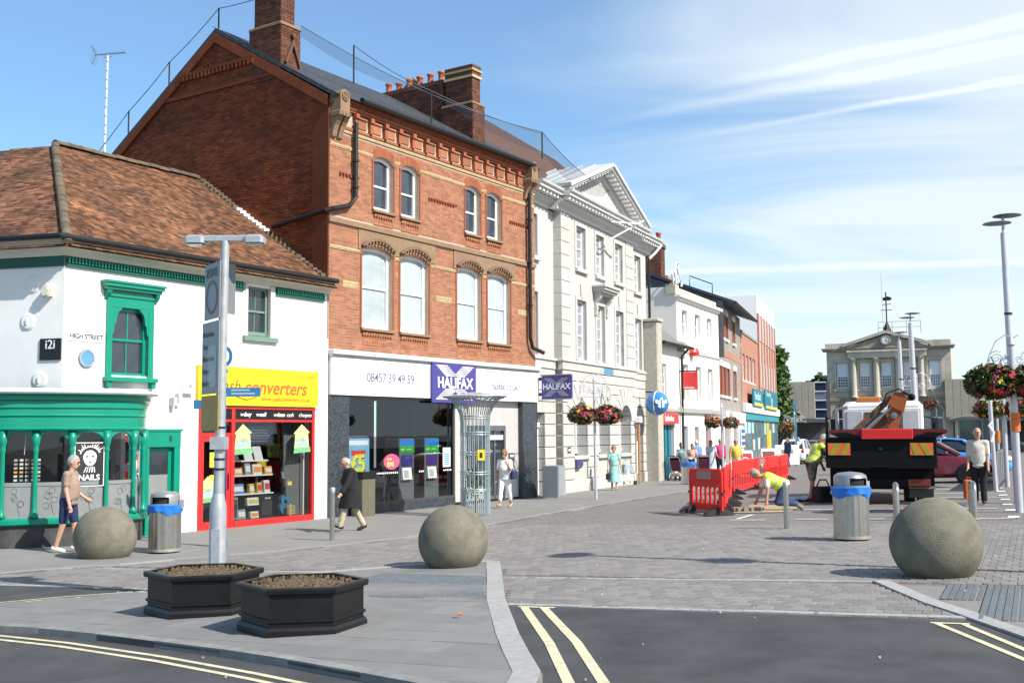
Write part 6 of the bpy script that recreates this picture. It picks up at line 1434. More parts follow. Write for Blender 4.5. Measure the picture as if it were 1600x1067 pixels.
for nm, a, b, z0, z1, tx, sz, lab in (('shop_sign', 2.9, 8.9, 3.75, 4.6, 'Poundland', 1.0, 'left teal sign with pale lettering above the discount shop fascia'), ('shop_sign', 10.4, 20.0, 3.7, 4.75, '£1', .8, 'right teal sign with a big white 1 pound price above the discount shop fascia')):
    s = thing(nm, lab, 'sign', F4O+FD*(9.85+a)+FN*.3+Vector((0, 0, z0)), FA); m = MB(); m.cbox(0, b-a, -.12, 0, 0, z1-z0+.25, .02); m.build('board', mat('teal_sign', (.02, .20, .27), .4), s)
    m = MB(); m.box(.3, b-a-.3, -.13, -.121, .03, .22); m.build('yellow_stripe', mat('stripe_yellow', (.6, .55, .08)), s)
    if tx == '£1': text('Everything', .5, wlet, s, (.6, -.13, .88), width=1.6); text('£1', .75, wlet, s, (4.2, -.13, .28), bold=.03, width=1.6)
    else: text(tx, .75, mat('pale_letter', (.55, .72, .75)), s, (.4, -.13, .4), bold=.01, width=1.15)
# ================================================================= town hall, library, trees
hstone = mat('weathered_stone', (.50, .46, .37), .9, var=.14, scale=2.2, dirt=.6, dcol=(.17, .15, .115), bump=.3, bscale=12)
hdark = mat('dark_stone', (.30, .27, .21), .9, var=.2, scale=2, dirt=.6, dcol=(.09, .08, .065))
HO = Vector((33.3, 115, -.43)); HA = math.atan2(-.39, .92); HD = Vector((math.cos(HA), math.sin(HA), 0)); HN = Vector((HD.y, -HD.x, 0))
th = thing('town_hall', 'old stone town hall with columns and a clock in its pediment', 'building', HO, HA)
W = 12.2; hw = [(.95, 2.2), (3.25, 4.4), (5.4, 6.55), (7.55, 8.7), (10.05, 11.25)]; ha = [(.95, 2.35), (3.25, 4.4), (5.35, 6.6), (7.55, 8.7), (9.95, 11.35)]
m = MB(); m.wall(0, W, 5.2, 10.4, [(a, b, 6.55, 9.2) for a, b in hw], 0, .3); m.wall(0, W, -.2, 5.2, [(a, b, .2, 4.62) for a, b in ha], -.08, .35); m.box(0, W, .4, 12, -.2, 10.4); wl_ = m.build('wall', hstone, th)
for k in range(10):
    z = -.1+k*.52
    for x0, x1 in ((0, .9), (2.4, 3.2), (4.45, 5.3), (6.65, 7.5), (8.75, 9.9), (11.4, W)):
        m = MB(); m.cbox(x0+.01, x1-.01, -.13, -.04, z+.015, z+.505, .02); m.build('stone_block', hstone, wl_)
for a, b in ha:
    lo = arc(a, b, 3.9, (b-a)/2-.001, 14); m = MB(); m.strip(lo, [(p[0], 4.63) for p in lo], -.081, .2); m.build('arch', hstone, wl_)
    lo = arc(a-.12, b+.12, 3.95, (b-a)/2+.1, 14); hi = arc(a-.3, b+.3, 4.0, (b-a)/2+.28, 14); m = MB(); m.strip(lo, hi, -.2, -.081); m.build('arch_moulding', hdark, wl_)
    m = MB(); m.box(a, b, .2, .25, .2, 4.62); o = m.build('window', mat('hall_glass', (.035, .045, .09), .06, spec=.9), th); m = MB(); cx = (a+b)/2
    m.box(cx-.06, cx+.06, .1, .199, .2, 4.6); m.box(a, b, .1, .199, 3.3, 3.5); m.box(a, a+.1, .1, .199, .2, 4.0); m.box(b-.1, b, .1, .199, .2, 4.0); m.build('glazing_bars', whitep, o)
for a, b in hw:
    sash(th, a+.05, b-.05, 6.55, 9.2, .18, 4, 1, 3, whitep, mat('hall_pane', (.09, .11, .16), .06, spec=.9), .1, .62, .05)
    m = MB(); m.box(a+.15, b-.15, .15, .175, 7.75, 9.08); m.build('blind', mat('blind_pale', (.72, .76, .80), .7), th); m = MB(); m.box(a-.2, a, -.08, .1, 6.4, 9.3); m.box(b, b+.2, -.08, .1, 6.4, 9.3); m.box(a-.2, b+.2, -.1, .1, 9.3, 9.5); m.cbox(a-.25, b+.25, -.16, .1, 6.25, 6.399, .02); m.build('architrave', hstone, wl_)
m = MB(); m.cbox(-.1, W+.1, -.25, -.001, 5.2, 5.5, .03); m.build('string_course', hdark, th)
col = MB(); col.lathe([(.42, 0), (.42, .12), (.33, .2), (.32, .3), (.27, 3.8), (.3, 3.9), (.4, 4.0), (.4, 4.15)], 14); colm = col.mesh('column', hstone, True)
for x in (2.72, 5.0, 7.18, 9.35): inst('column', colm, th, (x, -.3, 5.52))
m = MB(); m.cbox(2.2, 9.9, -.7, -.001, 9.68, 10.25, .02); m.cbox(2.1, 10.0, -.85, 0, 10.25, 10.42, .03); m.build('portico_frieze', hstone, th)
m = MB(); m.cbox(-.35, W+.35, -.45, .4, 10.42, 10.62, .03); m.cbox(-.45, W+.45, -.6, .4, 10.62, 10.78, .04); m.build('cornice', hdark, th)
m = MB(); m.cbox(-.1, 2.0, -.2, .4, 10.78, 11.3, .03); m.cbox(10.1, W+.1, -.2, .4, 10.78, 11.35, .03); m.build('parapet', hstone, th)
m = MB(); m.prism([(2.0, 10.78), (10.1, 10.78), (6.05, 12.0)], -.55, .4); m.build('pediment', hdark, th); m = MB()
for x0 in (1.7, 10.4):
    d = Vector((6.05-x0, 12.15-10.8)).normalized(); n = Vector((-d.y, d.x)); n = n if n.y > 0 else -n
    m.prism([(x0, 10.8), (6.05, 12.15), (6.05+n.x*.3, 12.15+.3), (x0+n.x*.3, 10.8+n.y*.3)], -.8, .4)
m.build('raking_cornice', hstone, th)
m = MB(); m.add([(2, .4, 10.8), (6.05, .4, 12.4), (6.05, 12, 12.4), (2, 12, 10.8)], [(0, 1, 2, 3)]); m.add([(10.1, .4, 10.8), (10.1, 12, 10.8), (6.05, 12, 12.4), (6.05, .4, 12.4)], [(0, 1, 2, 3)]); m.build('roof', lead, th)
ck = MB(); ck.lathe([(0, -.92), (.40, -.92), (.40, -.7)], 28, (6.05, 0, 11.42), 0, 'y'); c_ = ck.build('clock_face', wlet, th); ck = MB(); ck.lathe([(.40, -.96), (.50, -.96), (.52, -.6), (.4, -.6)], 28, (6.05, 0, 11.42), 0, 'y', False); ck.build('clock_rim', hdark, c_)
for an_, ln in ((.5, .22), (2.2, .32)): ck = MB(); T = Matrix.Translation((6.05, 0, 11.42)) @ Matrix.Rotation(an_, 4, 'Y'); ck.box(-.022, .022, -.95, -.93, -.04, ln, 0, T); ck.build('clock_hand', black, c_)
ck = MB()
for k in range(12): a = k*math.pi/6; T = Matrix.Translation((6.05, 0, 11.42)) @ Matrix.Rotation(a, 4, 'Y'); ck.box(-.014, .014, -.94, -.925, .3, .37, 0, T)
stuff(ck.build('clock_mark', black, c_))
vn = thing('weather_vane', 'iron weather vane and flagpole on the town hall roof', 'weather vane', HO+HD*6.1-HN*1.0+Vector((0, 0, 12.4)), HA)
m = MB(); m.tube([(0, 0, 0), (0, 0, 4.2)], .07, 6); m.lathe([(.5, 0), (.3, .5), (.1, 1.0)], 8); m.build('mast', iron, vn)
m = MB(); m.tube([(-.55, 0, 2.3), (.55, 0, 2.3)], .04, 5); m.tube([(-.4, 0, 2.9), (.5, 0, 2.9)], .04, 5); m.prism([(-.3, 3.3), (.45, 3.3), (.6, 3.55), (.2, 3.75), (-.35, 3.6)], -.02, .02); m.build('arrow', iron, vn)
m = MB(); m.tube([(-.35, 0, 0), (-.4, 0, 6.2)], .035, 5); m.build('flagpole', mat('pale_pole', (.55, .5, .5)), vn); m = MB()
for x in (-.9, .5, 1.9, 3.3): m.tube([(x, .5, -.2), (x, .5, 1.1)], .025, 4)
m.tube([(-.9, .5, 1.1), (3.3, .5, 1.1)], .025, 4); m.tube([(-.9, .5, .5), (3.3, .5, .5)], .025, 4); m.build('roof_rail', iron, vn)
concp = mat('ribbed_concrete', (.37, .335, .265), .9, var=.08, scale=2, dirt=.25, dcol=(.25, .23, .18)); nglass = mat('navy_glass', (.02, .03, .07), .07, var=.3, spec=.9)
def library(name, lab, O, parts):
    t = thing(name, lab, 'building', O, HA)
    for x0, x1, kind in parts:
        if kind == 'c':
            n = max(1, int((x1-x0)/.6))
            for k in range(n): m = MB(); m.cbox(x0+(x1-x0)*k/n+.01, x0+(x1-x0)*(k+1)/n-.01, -.3, .0, 3.4, 7.15, .02); m.build('concrete_panel', concp, t)
        else:
            for k in range(4): m = MB(); z = 3.4+k*.93; m.box(x0+.05, x1-.05, -.08, 0, z+.06, z+.88); m.build('window', nglass if k != 2 else mat('blue_grey_panel', (.16, .18, .24), .3), t)
            m = MB()
            for k in range(5): z = 3.4+k*.93; m.box(x0, x1, -.16, -.09, z-.05, z+.05)
            m.build('window_frame', whitep, t)
    a, b = parts[0][0], parts[-1][1]
    m = MB(); m.box(a, b, .0, 9, 3.3, 7.2); m.build('core', mat('dark_core', (.03, .03, .035), .8), t); m = MB(); m.box(a, b, 2.2, 2.4, -.2, 3.3); m.box(a, b, -.3, 2.4, 3.0, 3.38); m.build('undercroft', mat('undercroft', (.10, .10, .10), .9, var=.3, scale=.8), t)
    x = a+1.0
    while x < b: m = MB(); m.lathe([(.22, -.2), (.22, 3.0)], 12, (x, .3, 0)); m.build('column', mat('cream_column', (.55, .5, .36), .7), t); x += 3.6
library('library', 'modern concrete library wing left of the town hall, with white framed dark windows', Vector((28.1, 113.6, -.43)), [(-3.6, -1.9, 'c'), (-1.9, 0.02, 'w'), (0.02, 3.4, 'c'), (3.4, 4.5, 'w')])
library('library', 'modern concrete wing right of the town hall, partly behind the hanging baskets', Vector((44.6, 109.0, -.43)), [(-1.2, 1.7, 'c'), (1.7, 2.9, 'w'), (2.9, 14, 'c'), (14, 16, 'w'), (16, 26, 'c')])

leafm = mat('leaf', (.075, .135, .03), .65, var=.35, scale=.6, island=.35); leafd = mat('leaf_dark', (.03, .065, .018), .7, var=.3, scale=.6, island=.3); bark = mat('bark', (.11, .085, .06), .95, var=.2)
def tree(lab, loc, h, r, n, lm, seed, ls=.28, group=None):
    rr = random.Random(seed); t = thing('tree', lab, 'tree', loc, rr.uniform(0, 6), group)
    m = MB(); m.tube([(0, 0, -.2), (.1, .05, h*.3), (.05, .1, h*.62)], [r*.10, r*.075, r*.04], 8)
    for k in range(7): a = k*.9; z = h*(.28+.05*k); m.tube([(.08, .05, z), (math.cos(a)*r*.35, math.sin(a)*r*.35, z+h*.14), (math.cos(a)*r*.62, math.sin(a)*r*.62, z+h*.22)], [r*.045, r*.03, r*.012], 6)
    m.build('trunk', bark, t)
    cl = []
    for k in range(26):
        a = rr.uniform(0, 6.283); q = rr.uniform(.15, .85)*r; z = h*rr.uniform(.34, .93); f = math.sqrt(max(.12, 1-((z/h-.62)/.42)**2)); cl.append((math.cos(a)*q*f, math.sin(a)*q*f, z, r*rr.uniform(.2, .36)))
    m = MB()
    for k in range(n):
        c = cl[rr.randrange(26)]; v = Vector((rr.gauss(0, 1), rr.gauss(0, 1), rr.gauss(0, .8))); v = v.normalized()*c[3]*rr.uniform(.55, 1.1); p = Vector(c[:3])+v
        u = Vector((rr.uniform(-1, 1), rr.uniform(-1, 1), rr.uniform(-.6, .6))).normalized(); w_ = u.orthogonal().normalized(); w_.rotate(Matrix.Rotation(rr.uniform(0, 6), 3, u)); s = ls*rr.uniform(.6, 1.3)
        m.add([p-u*s, p+w_*s*.5, p+u*s, p-w_*s*.5], [(0, 1, 2, 3)])
    stuff(m.build('crown', lm, t)); return t
tree('tall leafy green tree beyond the end of the white and red office block', Vector((22.6, 97, -.43)), 9.9, 3.0, 5200, leafm, 3)
tree('bushy green tree below the taller tree at the end of the terrace', Vector((24.2, 101, -.43)), 6.6, 2.3, 3200, leafm, 8, .24)
tree('small pointed conifer rising behind the library roof next to the town hall', Vector((40.4, 141, -.43)), 10.0, 1.5, 1200, leafd, 5, .3, 'conifers behind the library'); tree('smaller of the two conifers behind the library roof', Vector((38.9, 141, -.43)), 9.2, 1.1, 800, leafd, 6, .3, 'conifers behind the library')
for k, (x, y, h, r, lb) in enumerate(((46, 92, 5.2, 3.0, 'dark tree under the library wing behind the bus shelter'), (52, 96, 5.6, 3.2, 'dark tree behind the basket posts at the far right'))): tree(lb, Vector((x, y, -.43)), h, r, 2200, leafd, 20+k, .3)

# ================================================================= vehicles
tyre = mat('tyre', (.018, .018, .02), .85); alloy = mat('alloy', (.55, .56, .58), .3, metal=.7, var=.05); carglass = mat('car_glass', (.02, .025, .03), .04, spec=.9, var=.1); rubber = mat('black_plastic', (.02, .02, .022), .6); lamp_r = mat('tail_light', (.45, .02, .02), .2); lamp_w = mat('headlight', (.75, .78, .8), .1)
def wheel(parent, x, y, z, r, wd, side, spokes=9):
    m = MB(); m.lathe([(r*.62, -wd/2), (r*.93, -wd/2), (r, -wd*.38), (r, wd*.38), (r*.93, wd/2), (r*.62, wd/2)], 26, (0, 0, 0), 0, 'x'); w = m.build('wheel', tyre, parent, True, (x, y, z))
    m = MB(); m.lathe([(0, side*wd*.34), (r*.16, side*wd*.40), (r*.2, side*wd*.36)], 14, (0, 0, 0), 0, 'x')
    for k in range(spokes):
        T = Matrix.Rotation(k*6.2832/spokes, 4, 'X'); m.box(side*wd*.30-.012, side*wd*.30+.02, -r*.065, r*.065, r*.12, r*.63, 0, T)
    m.lathe([(r*.58, side*wd*.2), (r*.66, side*wd*.46), (r*.60, side*wd*.46), (r*.56, side*wd*.3)], 26, (0, 0, 0), 0, 'x'); m.build('rim', alloy, w); m = MB(); m.lathe([(0, side*wd*.1), (r*.6, side*wd*.1)], 20, (0, 0, 0), 0, 'x'); m.build('brake_disc', rubber, w); return w
def loft(mb, secs, m=0):
    """rounded box sections along y: (y, half width bottom, half width top, z bottom, z top)"""
    rings = []
    for y, hb, ht, z0, z1 in secs:
        c = min(.12, (z1-z0)*.3); rings.append([(-hb+c, y, z0), (hb-c, y, z0), (hb, y, z0+c), (hb*.5+ht*.5+.01, y, (z0+z1)/2), (ht, y, z1-c), (ht-c, y, z1), (-ht+c, y, z1), (-ht, y, z1-c), (-hb*.5-ht*.5-.01, y, (z0+z1)/2), (-hb, y, z0+c)])
    n = 10; vs = [p for r in rings for p in r]; fs = [tuple(range(n)), tuple(range(len(vs)-1, len(vs)-n-1, -1))]
    for i in range(len(rings)-1):
        for j in range(n): q = (j+1) % n; fs.append((i*n+q, i*n+j, (i+1)*n+j, (i+1)*n+q))
    return mb.add(vs, fs, m)
def car(lab, paint, loc, rz, group=None, L=4.0, Wd=1.72, H=1.46, cat='car', estate=False):
    """front points to local -y"""
    t = thing('parked_car', lab, cat, loc, rz, group); h = Wd/2; f = -L/2; b = L/2
    m = MB(); loft(m, [(f, h*.62, h*.6, .32, .60), (f+.12, h*.84, h*.8, .24, .70), (f+.45, h*.97, h*.9, .2, .80), (f+1.1, h, h*.94, .2, .92), (0, h, h*.95, .2, .97), (b-.9, h, h*.94, .2, 1.0), (b-.25, h*.96, h*.9, .24, .98), (b-.05, h*.86, h*.82, .3, .92), (b, h*.75, h*.72, .36, .85)]); m.build('body', paint, t, True)
    rb = b-.12 if estate else b-.3
    m = MB(); loft(m, [(f+.95, h*.80, h*.74, .86, .93), (f+1.75, h*.88, h*.66, .9, H-.06), (f+2.2, h*.88, h*.67, .92, H-.02), (rb-.55, h*.87, h*.66, .94, H-.05), (rb+.08, h*.82, h*.74, .92, 1.0)]); m.build('window', carglass, t, True)
    m = MB(); loft(m, [(f+1.68, h*.64, h*.62, H-.12, H-.045), (f+2.2, h*.69, h*.66, H-.07, H), (rb-.55, h*.68, h*.65, H-.09, H-.03), (rb-.4, h*.66, h*.63, H-.17, H-.10)]); m.build('roof', paint, t, True)
    for s in (-1, 1):
        m = MB(); m.tube([(s*h*.80, f+.98, .92), (s*h*.665, f+1.74, H-.07)], .035, 6); m.build('pillar', paint, t)
        m = MB(); m.tube([(s*h*.88, f+2.5, .94), (s*h*.68, f+2.45, H-.05)], .035, 6); m.build('pillar', paint, t)
        m = MB(); m.tube([(s*h*.84, rb, .96), (s*h*.68, rb-.5, H-.08)], .06, 6); m.build('pillar', paint, t)
        m = MB(); m.ell((s*h*.70, f+.2, .66), (.17, .2, .1), 10, 6); m.build('headlight', lamp_w, t, True); m = MB(); m.ell((s*h*.80, b-.09, .82), (.1, .1, .14), 10, 6); m.build('tail_light', lamp_r, t, True)
        m = MB(); m.ell((s*(h+.1), f+1.35, 1.0), (.1, .06, .07), 10, 6); m.build('mirror', paint, t, True)
        m = MB(); m.box(s*h*.985-.012, s*h*.985+.012, f+2.2, f+2.36, .82, .85); m.build('handle', paint, t)
        for y in (f+.75, b-.72): m = MB(); m.lathe([(0, s*.104), (.355, s*.104), (.355, -s*.1)], 22, (s*(h-.1), y, .31), 0, 'x'); m.build('wheel_arch', rubber, t); wheel(t, s*(h-.03), y, .3, .30, .19, s)
    m = MB(); m.box(-h*.5, h*.5, f-.012, f+.05, .36, .5); m.build('grille', rubber, t); m = MB(); m.box(-.26, .26, b-.02, b+.012, .56, .68); m.build('number_plate', mat('plate_yellow', (.7, .6, .1)), t); return t
CD = math.atan2(-.43, .90)+R(90)   # noses towards the right-hand side of the street
def cpos(x, y): return Vector((x, y, G(x, y)+.012))
car('dark red hatchback parked beside the truck with a silver wheel showing', mat('paint_red', (.13, .007, .015), .3, coat=1, var=.03), cpos(14.15, 37.3), CD, 'cars parked beside the truck')
car('bright blue hatchback parked behind the dark red car', mat('paint_blue', (.05, .28, .62), .25, coat=1, var=.03), cpos(16.7, 41.3), CD, 'cars parked beside the truck')
car('silver saloon car parked far off near the town hall right of the truck', mat('paint_silver', (.45, .48, .5), .3, metal=.4, coat=1, var=.03), cpos(29.5, 76), R(60), 'far parked cars', 4.3)
car('white hatchback seen from behind at the far end of the street', mat('paint_white', (.7, .72, .74), .3, coat=1, var=.03), cpos(18.6, 71.5), R(155), 'far parked cars', 4.1, 1.75, 1.6)
car('dark car parked beyond the standing workman', mat('paint_dark', (.02, .025, .03), .3, coat=1), cpos(21.6, 76), R(120), 'far parked cars'); car('small black car under the library wing at the far right', mat('paint_dark', (.02, .025, .03)), cpos(37.5, 84), R(70), 'far parked cars')
# flatbed truck with a loader crane, seen from behind
TO = Vector((8.84, 26.3, G(9.0, 26.3)+.01)); TA = math.atan2(.94, .34)-R(90)
tk = thing('flatbed_truck', 'black flatbed truck with orange folded crane and white cab seen from behind', 'truck', TO, TA)
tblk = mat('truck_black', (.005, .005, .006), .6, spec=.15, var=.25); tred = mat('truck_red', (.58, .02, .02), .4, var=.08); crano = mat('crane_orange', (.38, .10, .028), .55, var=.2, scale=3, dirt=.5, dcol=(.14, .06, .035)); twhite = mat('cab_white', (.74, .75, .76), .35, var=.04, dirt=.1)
m = MB(); m.cbox(-1.27, 1.27, 0, .06, .86, 1.60, .015); tg = m.build('tailgate', tblk, tk)
m = MB(); m.box(-1.25, 1.25, -.03, -.001, .86, .93); m.box(-1.25, 1.25, -.025, -.001, 1.55, 1.6); m.tube([(-.2, -.03, .9), (.2, -.03, .9)], .02); m.build('tailgate_rail', tblk, tg)
for x, s in ((-.95, 1), (.93, -1)):
    m = MB(); m.box(x-.26, x+.26, -.02, -.001, 1.17, 1.46); cp_ = m.build('chevron_plate', mat('chevron_orange', (.70, .13, .05), .4), tg)
    for k in range(2):
        q = [(-.26+k*.26, 0), (-.10+k*.26, 0), (.06+k*.26, .29), (-.10+k*.26, .29)]; q = [(max(-.26, min(.26, a)), b) for a, b in q]
        m = MB(); m.prism([(x+s*a, 1.17+b) for a, b in q], -.026, -.02); m.build('chevron', mat('chevron_yellow', (.36, .28, .02), .4), cp_)
m = MB(); m.lathe([(.0, -.03), (.05, -.02), (.05, 0)], 10, (0, 0, 1.32), 0, 'y'); m.build('latch', iron, tg)
m = MB(); m.box(-1.25, -1.2, .06, 4.2, .9, 1.35); m.build('side_board', tblk, tk); m = MB(); m.box(1.2, 1.25, .06, 4.2, .9, 1.35); m.build('side_board', tblk, tk); m = MB(); m.box(-1.2, 1.2, .06, 4.2, .86, .93); m.build('bed', tblk, tk)
m = MB(); m.cbox(-.42, .75, -.10, .1, 1.56, 1.80, .02); m.build('stabiliser_beam', tred, tk)
for s in (-1, 1):
    m = MB(); x0 = .165+s*.58; m.prism([(x0, 1.6), (x0, 1.80), (x0+s*.75, 1.78), (x0+s*.78, 1.70), (x0+s*.55, 1.6)], -.02, .12); m.build('stabiliser_arm', mat('truck_dark_red', (.13, .012, .012), .5), tk); m = MB(); m.prism([(x0+s*.02, 1.62), (x0+s*.35, 1.72), (x0+s*.72, 1.70), (x0+s*.4, 1.58)], -.05, -.021); m.build('stabiliser_bracket', tblk, tk)
m = MB(); m.box(-.45, .45, .3, 6.2, .55, .85); m.build('chassis', tblk, tk); m = MB(); m.box(-1.1, 1.1, .15, .35, .42, .6); m.build('rear_bumper', tblk, tk)
for s in (-1, 1):
    m = MB(); m.cbox(s*.85-.25, s*.85+.25, .1, .16, .44, .60, .01); m.build('tail_light', mat('tail_dark', (.18, .03, .015), .3), tk)
    wheel(tk, s*.92, 1.35, .42, .42, .28, s, 6); wheel(tk, s*.62, 1.35, .42, .42, .26, s, 6); wheel(tk, s*.98, 4.9, .42, .42, .26, s, 6)
    m = MB(); m.box(s*.9-.28, s*.9+.28, .78, .80, .12, .85); m.build('mud_flap', rubber, tk)
m = MB(); m.box(-1.2, 1.2, .36, .44, .34, .86); m.build('under_shade_panel', tblk, tk)  # black panel added to stand for the dark shade beneath the bed
m = MB(); m.box(.62, 1.2, .28, .355, .36, .42); m.build('step_box', mat('dusty_grey', (.2, .19, .17), .9), tk)
m = MB(); m.cbox(-1.05, 1.05, 3.75, 5.4, .8, 2.56, .12); cab_ = m.build('cab', twhite, tk)
m = MB(); m.cbox(-1.0, 1.0, 3.72, 3.76, 1.55, 2.36, .01); m.build('rear_panel', twhite, cab_); m = MB(); m.box(-.47, .47, 3.70, 3.718, 1.7, 2.26); m.build('rear_window', carglass, cab_)
for s in (-1, 1):
    m = MB(); m.cbox(s*.72-.21, s*.72+.21, 3.685, 3.718, 1.55, 2.3, .012); m.build('rear_panel', mat('cab_grey', (.5, .52, .55), .5), cab_); m = MB(); m.box(s*1.051-.01, s*1.051+.01, 4.2, 5.0, 1.75, 2.45); m.build('side_window', carglass, cab_)
    m = MB(); m.box(s*1.35-.1, s*1.35+.1, 5.0, 5.06, 1.7, 2.1); m.tube([(s*1.05, 5.1, 2.15), (s*1.35, 5.05, 2.1)], .02, 5); m.build('mirror', rubber, cab_)
m = MB(); m.box(-1.26, -1.2, .05, .12, 1.6, 2.1); m.build('corner_post', tblk, tk); m = MB(); m.box(1.2, 1.26, .05, .12, 1.6, 1.95); m.build('corner_post', tblk, tk)
m = MB(); m.tube([(-1.18, 3.6, .95), (-1.18, 3.6, 2.35), (-.9, 3.6, 2.4)], .05, 6); m.build('exhaust_stack', mat('grey_metal', (.35, .36, .38), .4, metal=.5), tk)
# crane
def beam(mb, p, q, w0, h0, w1, h1):
    p, q = Vector(p), Vector(q); d = (q-p).normalized(); s = Vector((0, 1, 0)); u = d.cross(s).normalized(); vs = []
    for c, w_, h_ in ((p, w0, h0), (q, w1, h1)):
        for a, b in ((-1, -1), (1, -1), (1, 1), (-1, 1)): vs.append(c+s*a*w_/2+u*b*h_/2)
    return mb.add(vs, [(3, 2, 1, 0), (4, 5, 6, 7), (0, 1, 5, 4), (1, 2, 6, 5), (2, 3, 7, 6), (3, 0, 4, 7)])
cr = bpy.data.objects.new('crane', None); COL.objects.link(cr); cr.parent = tk; cr.location = (-.15, 3.15, -.2)
def cpart(nm, f, mm_): m = MB(); f(m); m.build(nm, mm_, cr)
cpart('boom', lambda m: beam(m, (-.78, 0, 1.72), (.42, 0, 2.86), .17, .17, .15, .16), mat('crane_worn', (.17, .085, .05), .6, var=.35, scale=4))
cpart('boom_ram', lambda m: (m.tube([(-.5, -.12, 1.75), (.1, -.12, 2.3)], .055, 8), m.tube([(.1, -.12, 2.3), (.45, -.12, 2.62)], .03, 8)), mat('grey_metal', (.35, .36, .38)))
cpart('column', lambda m: m.prism([(.36, .9), (.56, .9), (.54, 1.9), (.66, 2.5), (.70, 2.75), (.36, 2.78), (.26, 2.4), (.30, 2.1), (.36, 1.85)], -.12, .14), crano)
cpart('jib', lambda m: beam(m, (-.45, .1, 1.7), (.3, .1, 2.3), .12, .13, .14, .18), crano)
cpart('knuckle', lambda m: m.prism([(.30, 2.66), (.70, 2.42), (.80, 2.78), (.70, 2.98), (.48, 2.96)], -.17, .19), crano)
cpart('pivot_pin', lambda m: m.lathe([(0, -.2), (.09, -.19), (.09, .2)], 12, (.46, 0, 2.35), 0, 'y'), mat('pin_grey', (.2, .2, .22), .5)); cpart('hook_block', lambda m: (m.ell((.92, 0, 2.84), (.09, .08, .09)), m.tube([(.7, 0, 2.98), (.9, 0, 2.88)], .04, 6)), tblk)
cpart('cylinder', lambda m: m.cbox(-.5, .12, -.02, .2, 2.72, 2.86, .02), mat('crane_bright', (.62, .19, .04), .5, var=.1)); cpart('hose', lambda m: m.tube([(.1, -.14, 2.5), (.3, -.2, 2.95), (.6, -.2, 3.06), (.85, -.18, 2.9)], .022, 6), rubber)
cpart('control_box', lambda m: m.cbox(.75, 1.05, -.1, .2, 1.6, 2.0, .04), tblk)
# ================================================================= street furniture
def gp(x, y, h=0.): return Vector((x, y, G(x, y)+h))
galv = mat('galvanised', (.42, .44, .46), .45, metal=.45, var=.14, scale=9, dirt=.25, dcol=(.25, .26, .27)); steel = mat('brushed_steel', (.46, .45, .42), .28, metal=.9, var=.1, scale=12)
ballm = mat('cast_stone', (.165, .154, .115), .92, var=.3, scale=4, bump=.5, bscale=70, dirt=.75, dcol=(.09, .085, .05))
def ball(lab, x, y, r, sink, seed):
    t = thing('stone_ball', lab, 'stone ball', gp(x, y), seed*.7, 'stone balls along the kerbs'); m = MB(); n, k = 48, 28; rr = random.Random(seed); ph = [rr.uniform(0, 6) for _ in range(6)]; vs = []; fs = []
    for i in range(k+1):
        p = math.pi*i/k
        for j in range(n):
            a = 2*math.pi*j/n; d = 1+.008*math.sin(3*a+ph[0])*math.sin(2*p+ph[1])+.006*math.sin(5*a+ph[2])*math.sin(4*p+ph[3]); z = r*math.cos(p)*d+r-sink
            vs.append((r*math.sin(p)*math.cos(a)*d, r*math.sin(p)*math.sin(a)*d, max(z, -.02)))
    for i in range(k):
        for j in range(n): q = (j+1) % n; fs.append(((i+1)*n+j, (i+1)*n+q, i*n+q, i*n+j))
    m.add(vs, fs); m.build('sphere', ballm, t, True); return t
ball('large stone ball on the right beside the ribbed paving', 4.95, 12.9, .52, .13, 1)
ball('large stone ball at the tip of the slabbed pavement island', -.86, 15.72, .50, .12, 2)
ball('large stone ball in front of the green curved shopfront', -7.03, 18.95, .52, .15, 3)
ball('pale stone ball far down the street behind the red barriers', 15.3, 65.2, .58, .14, 4)
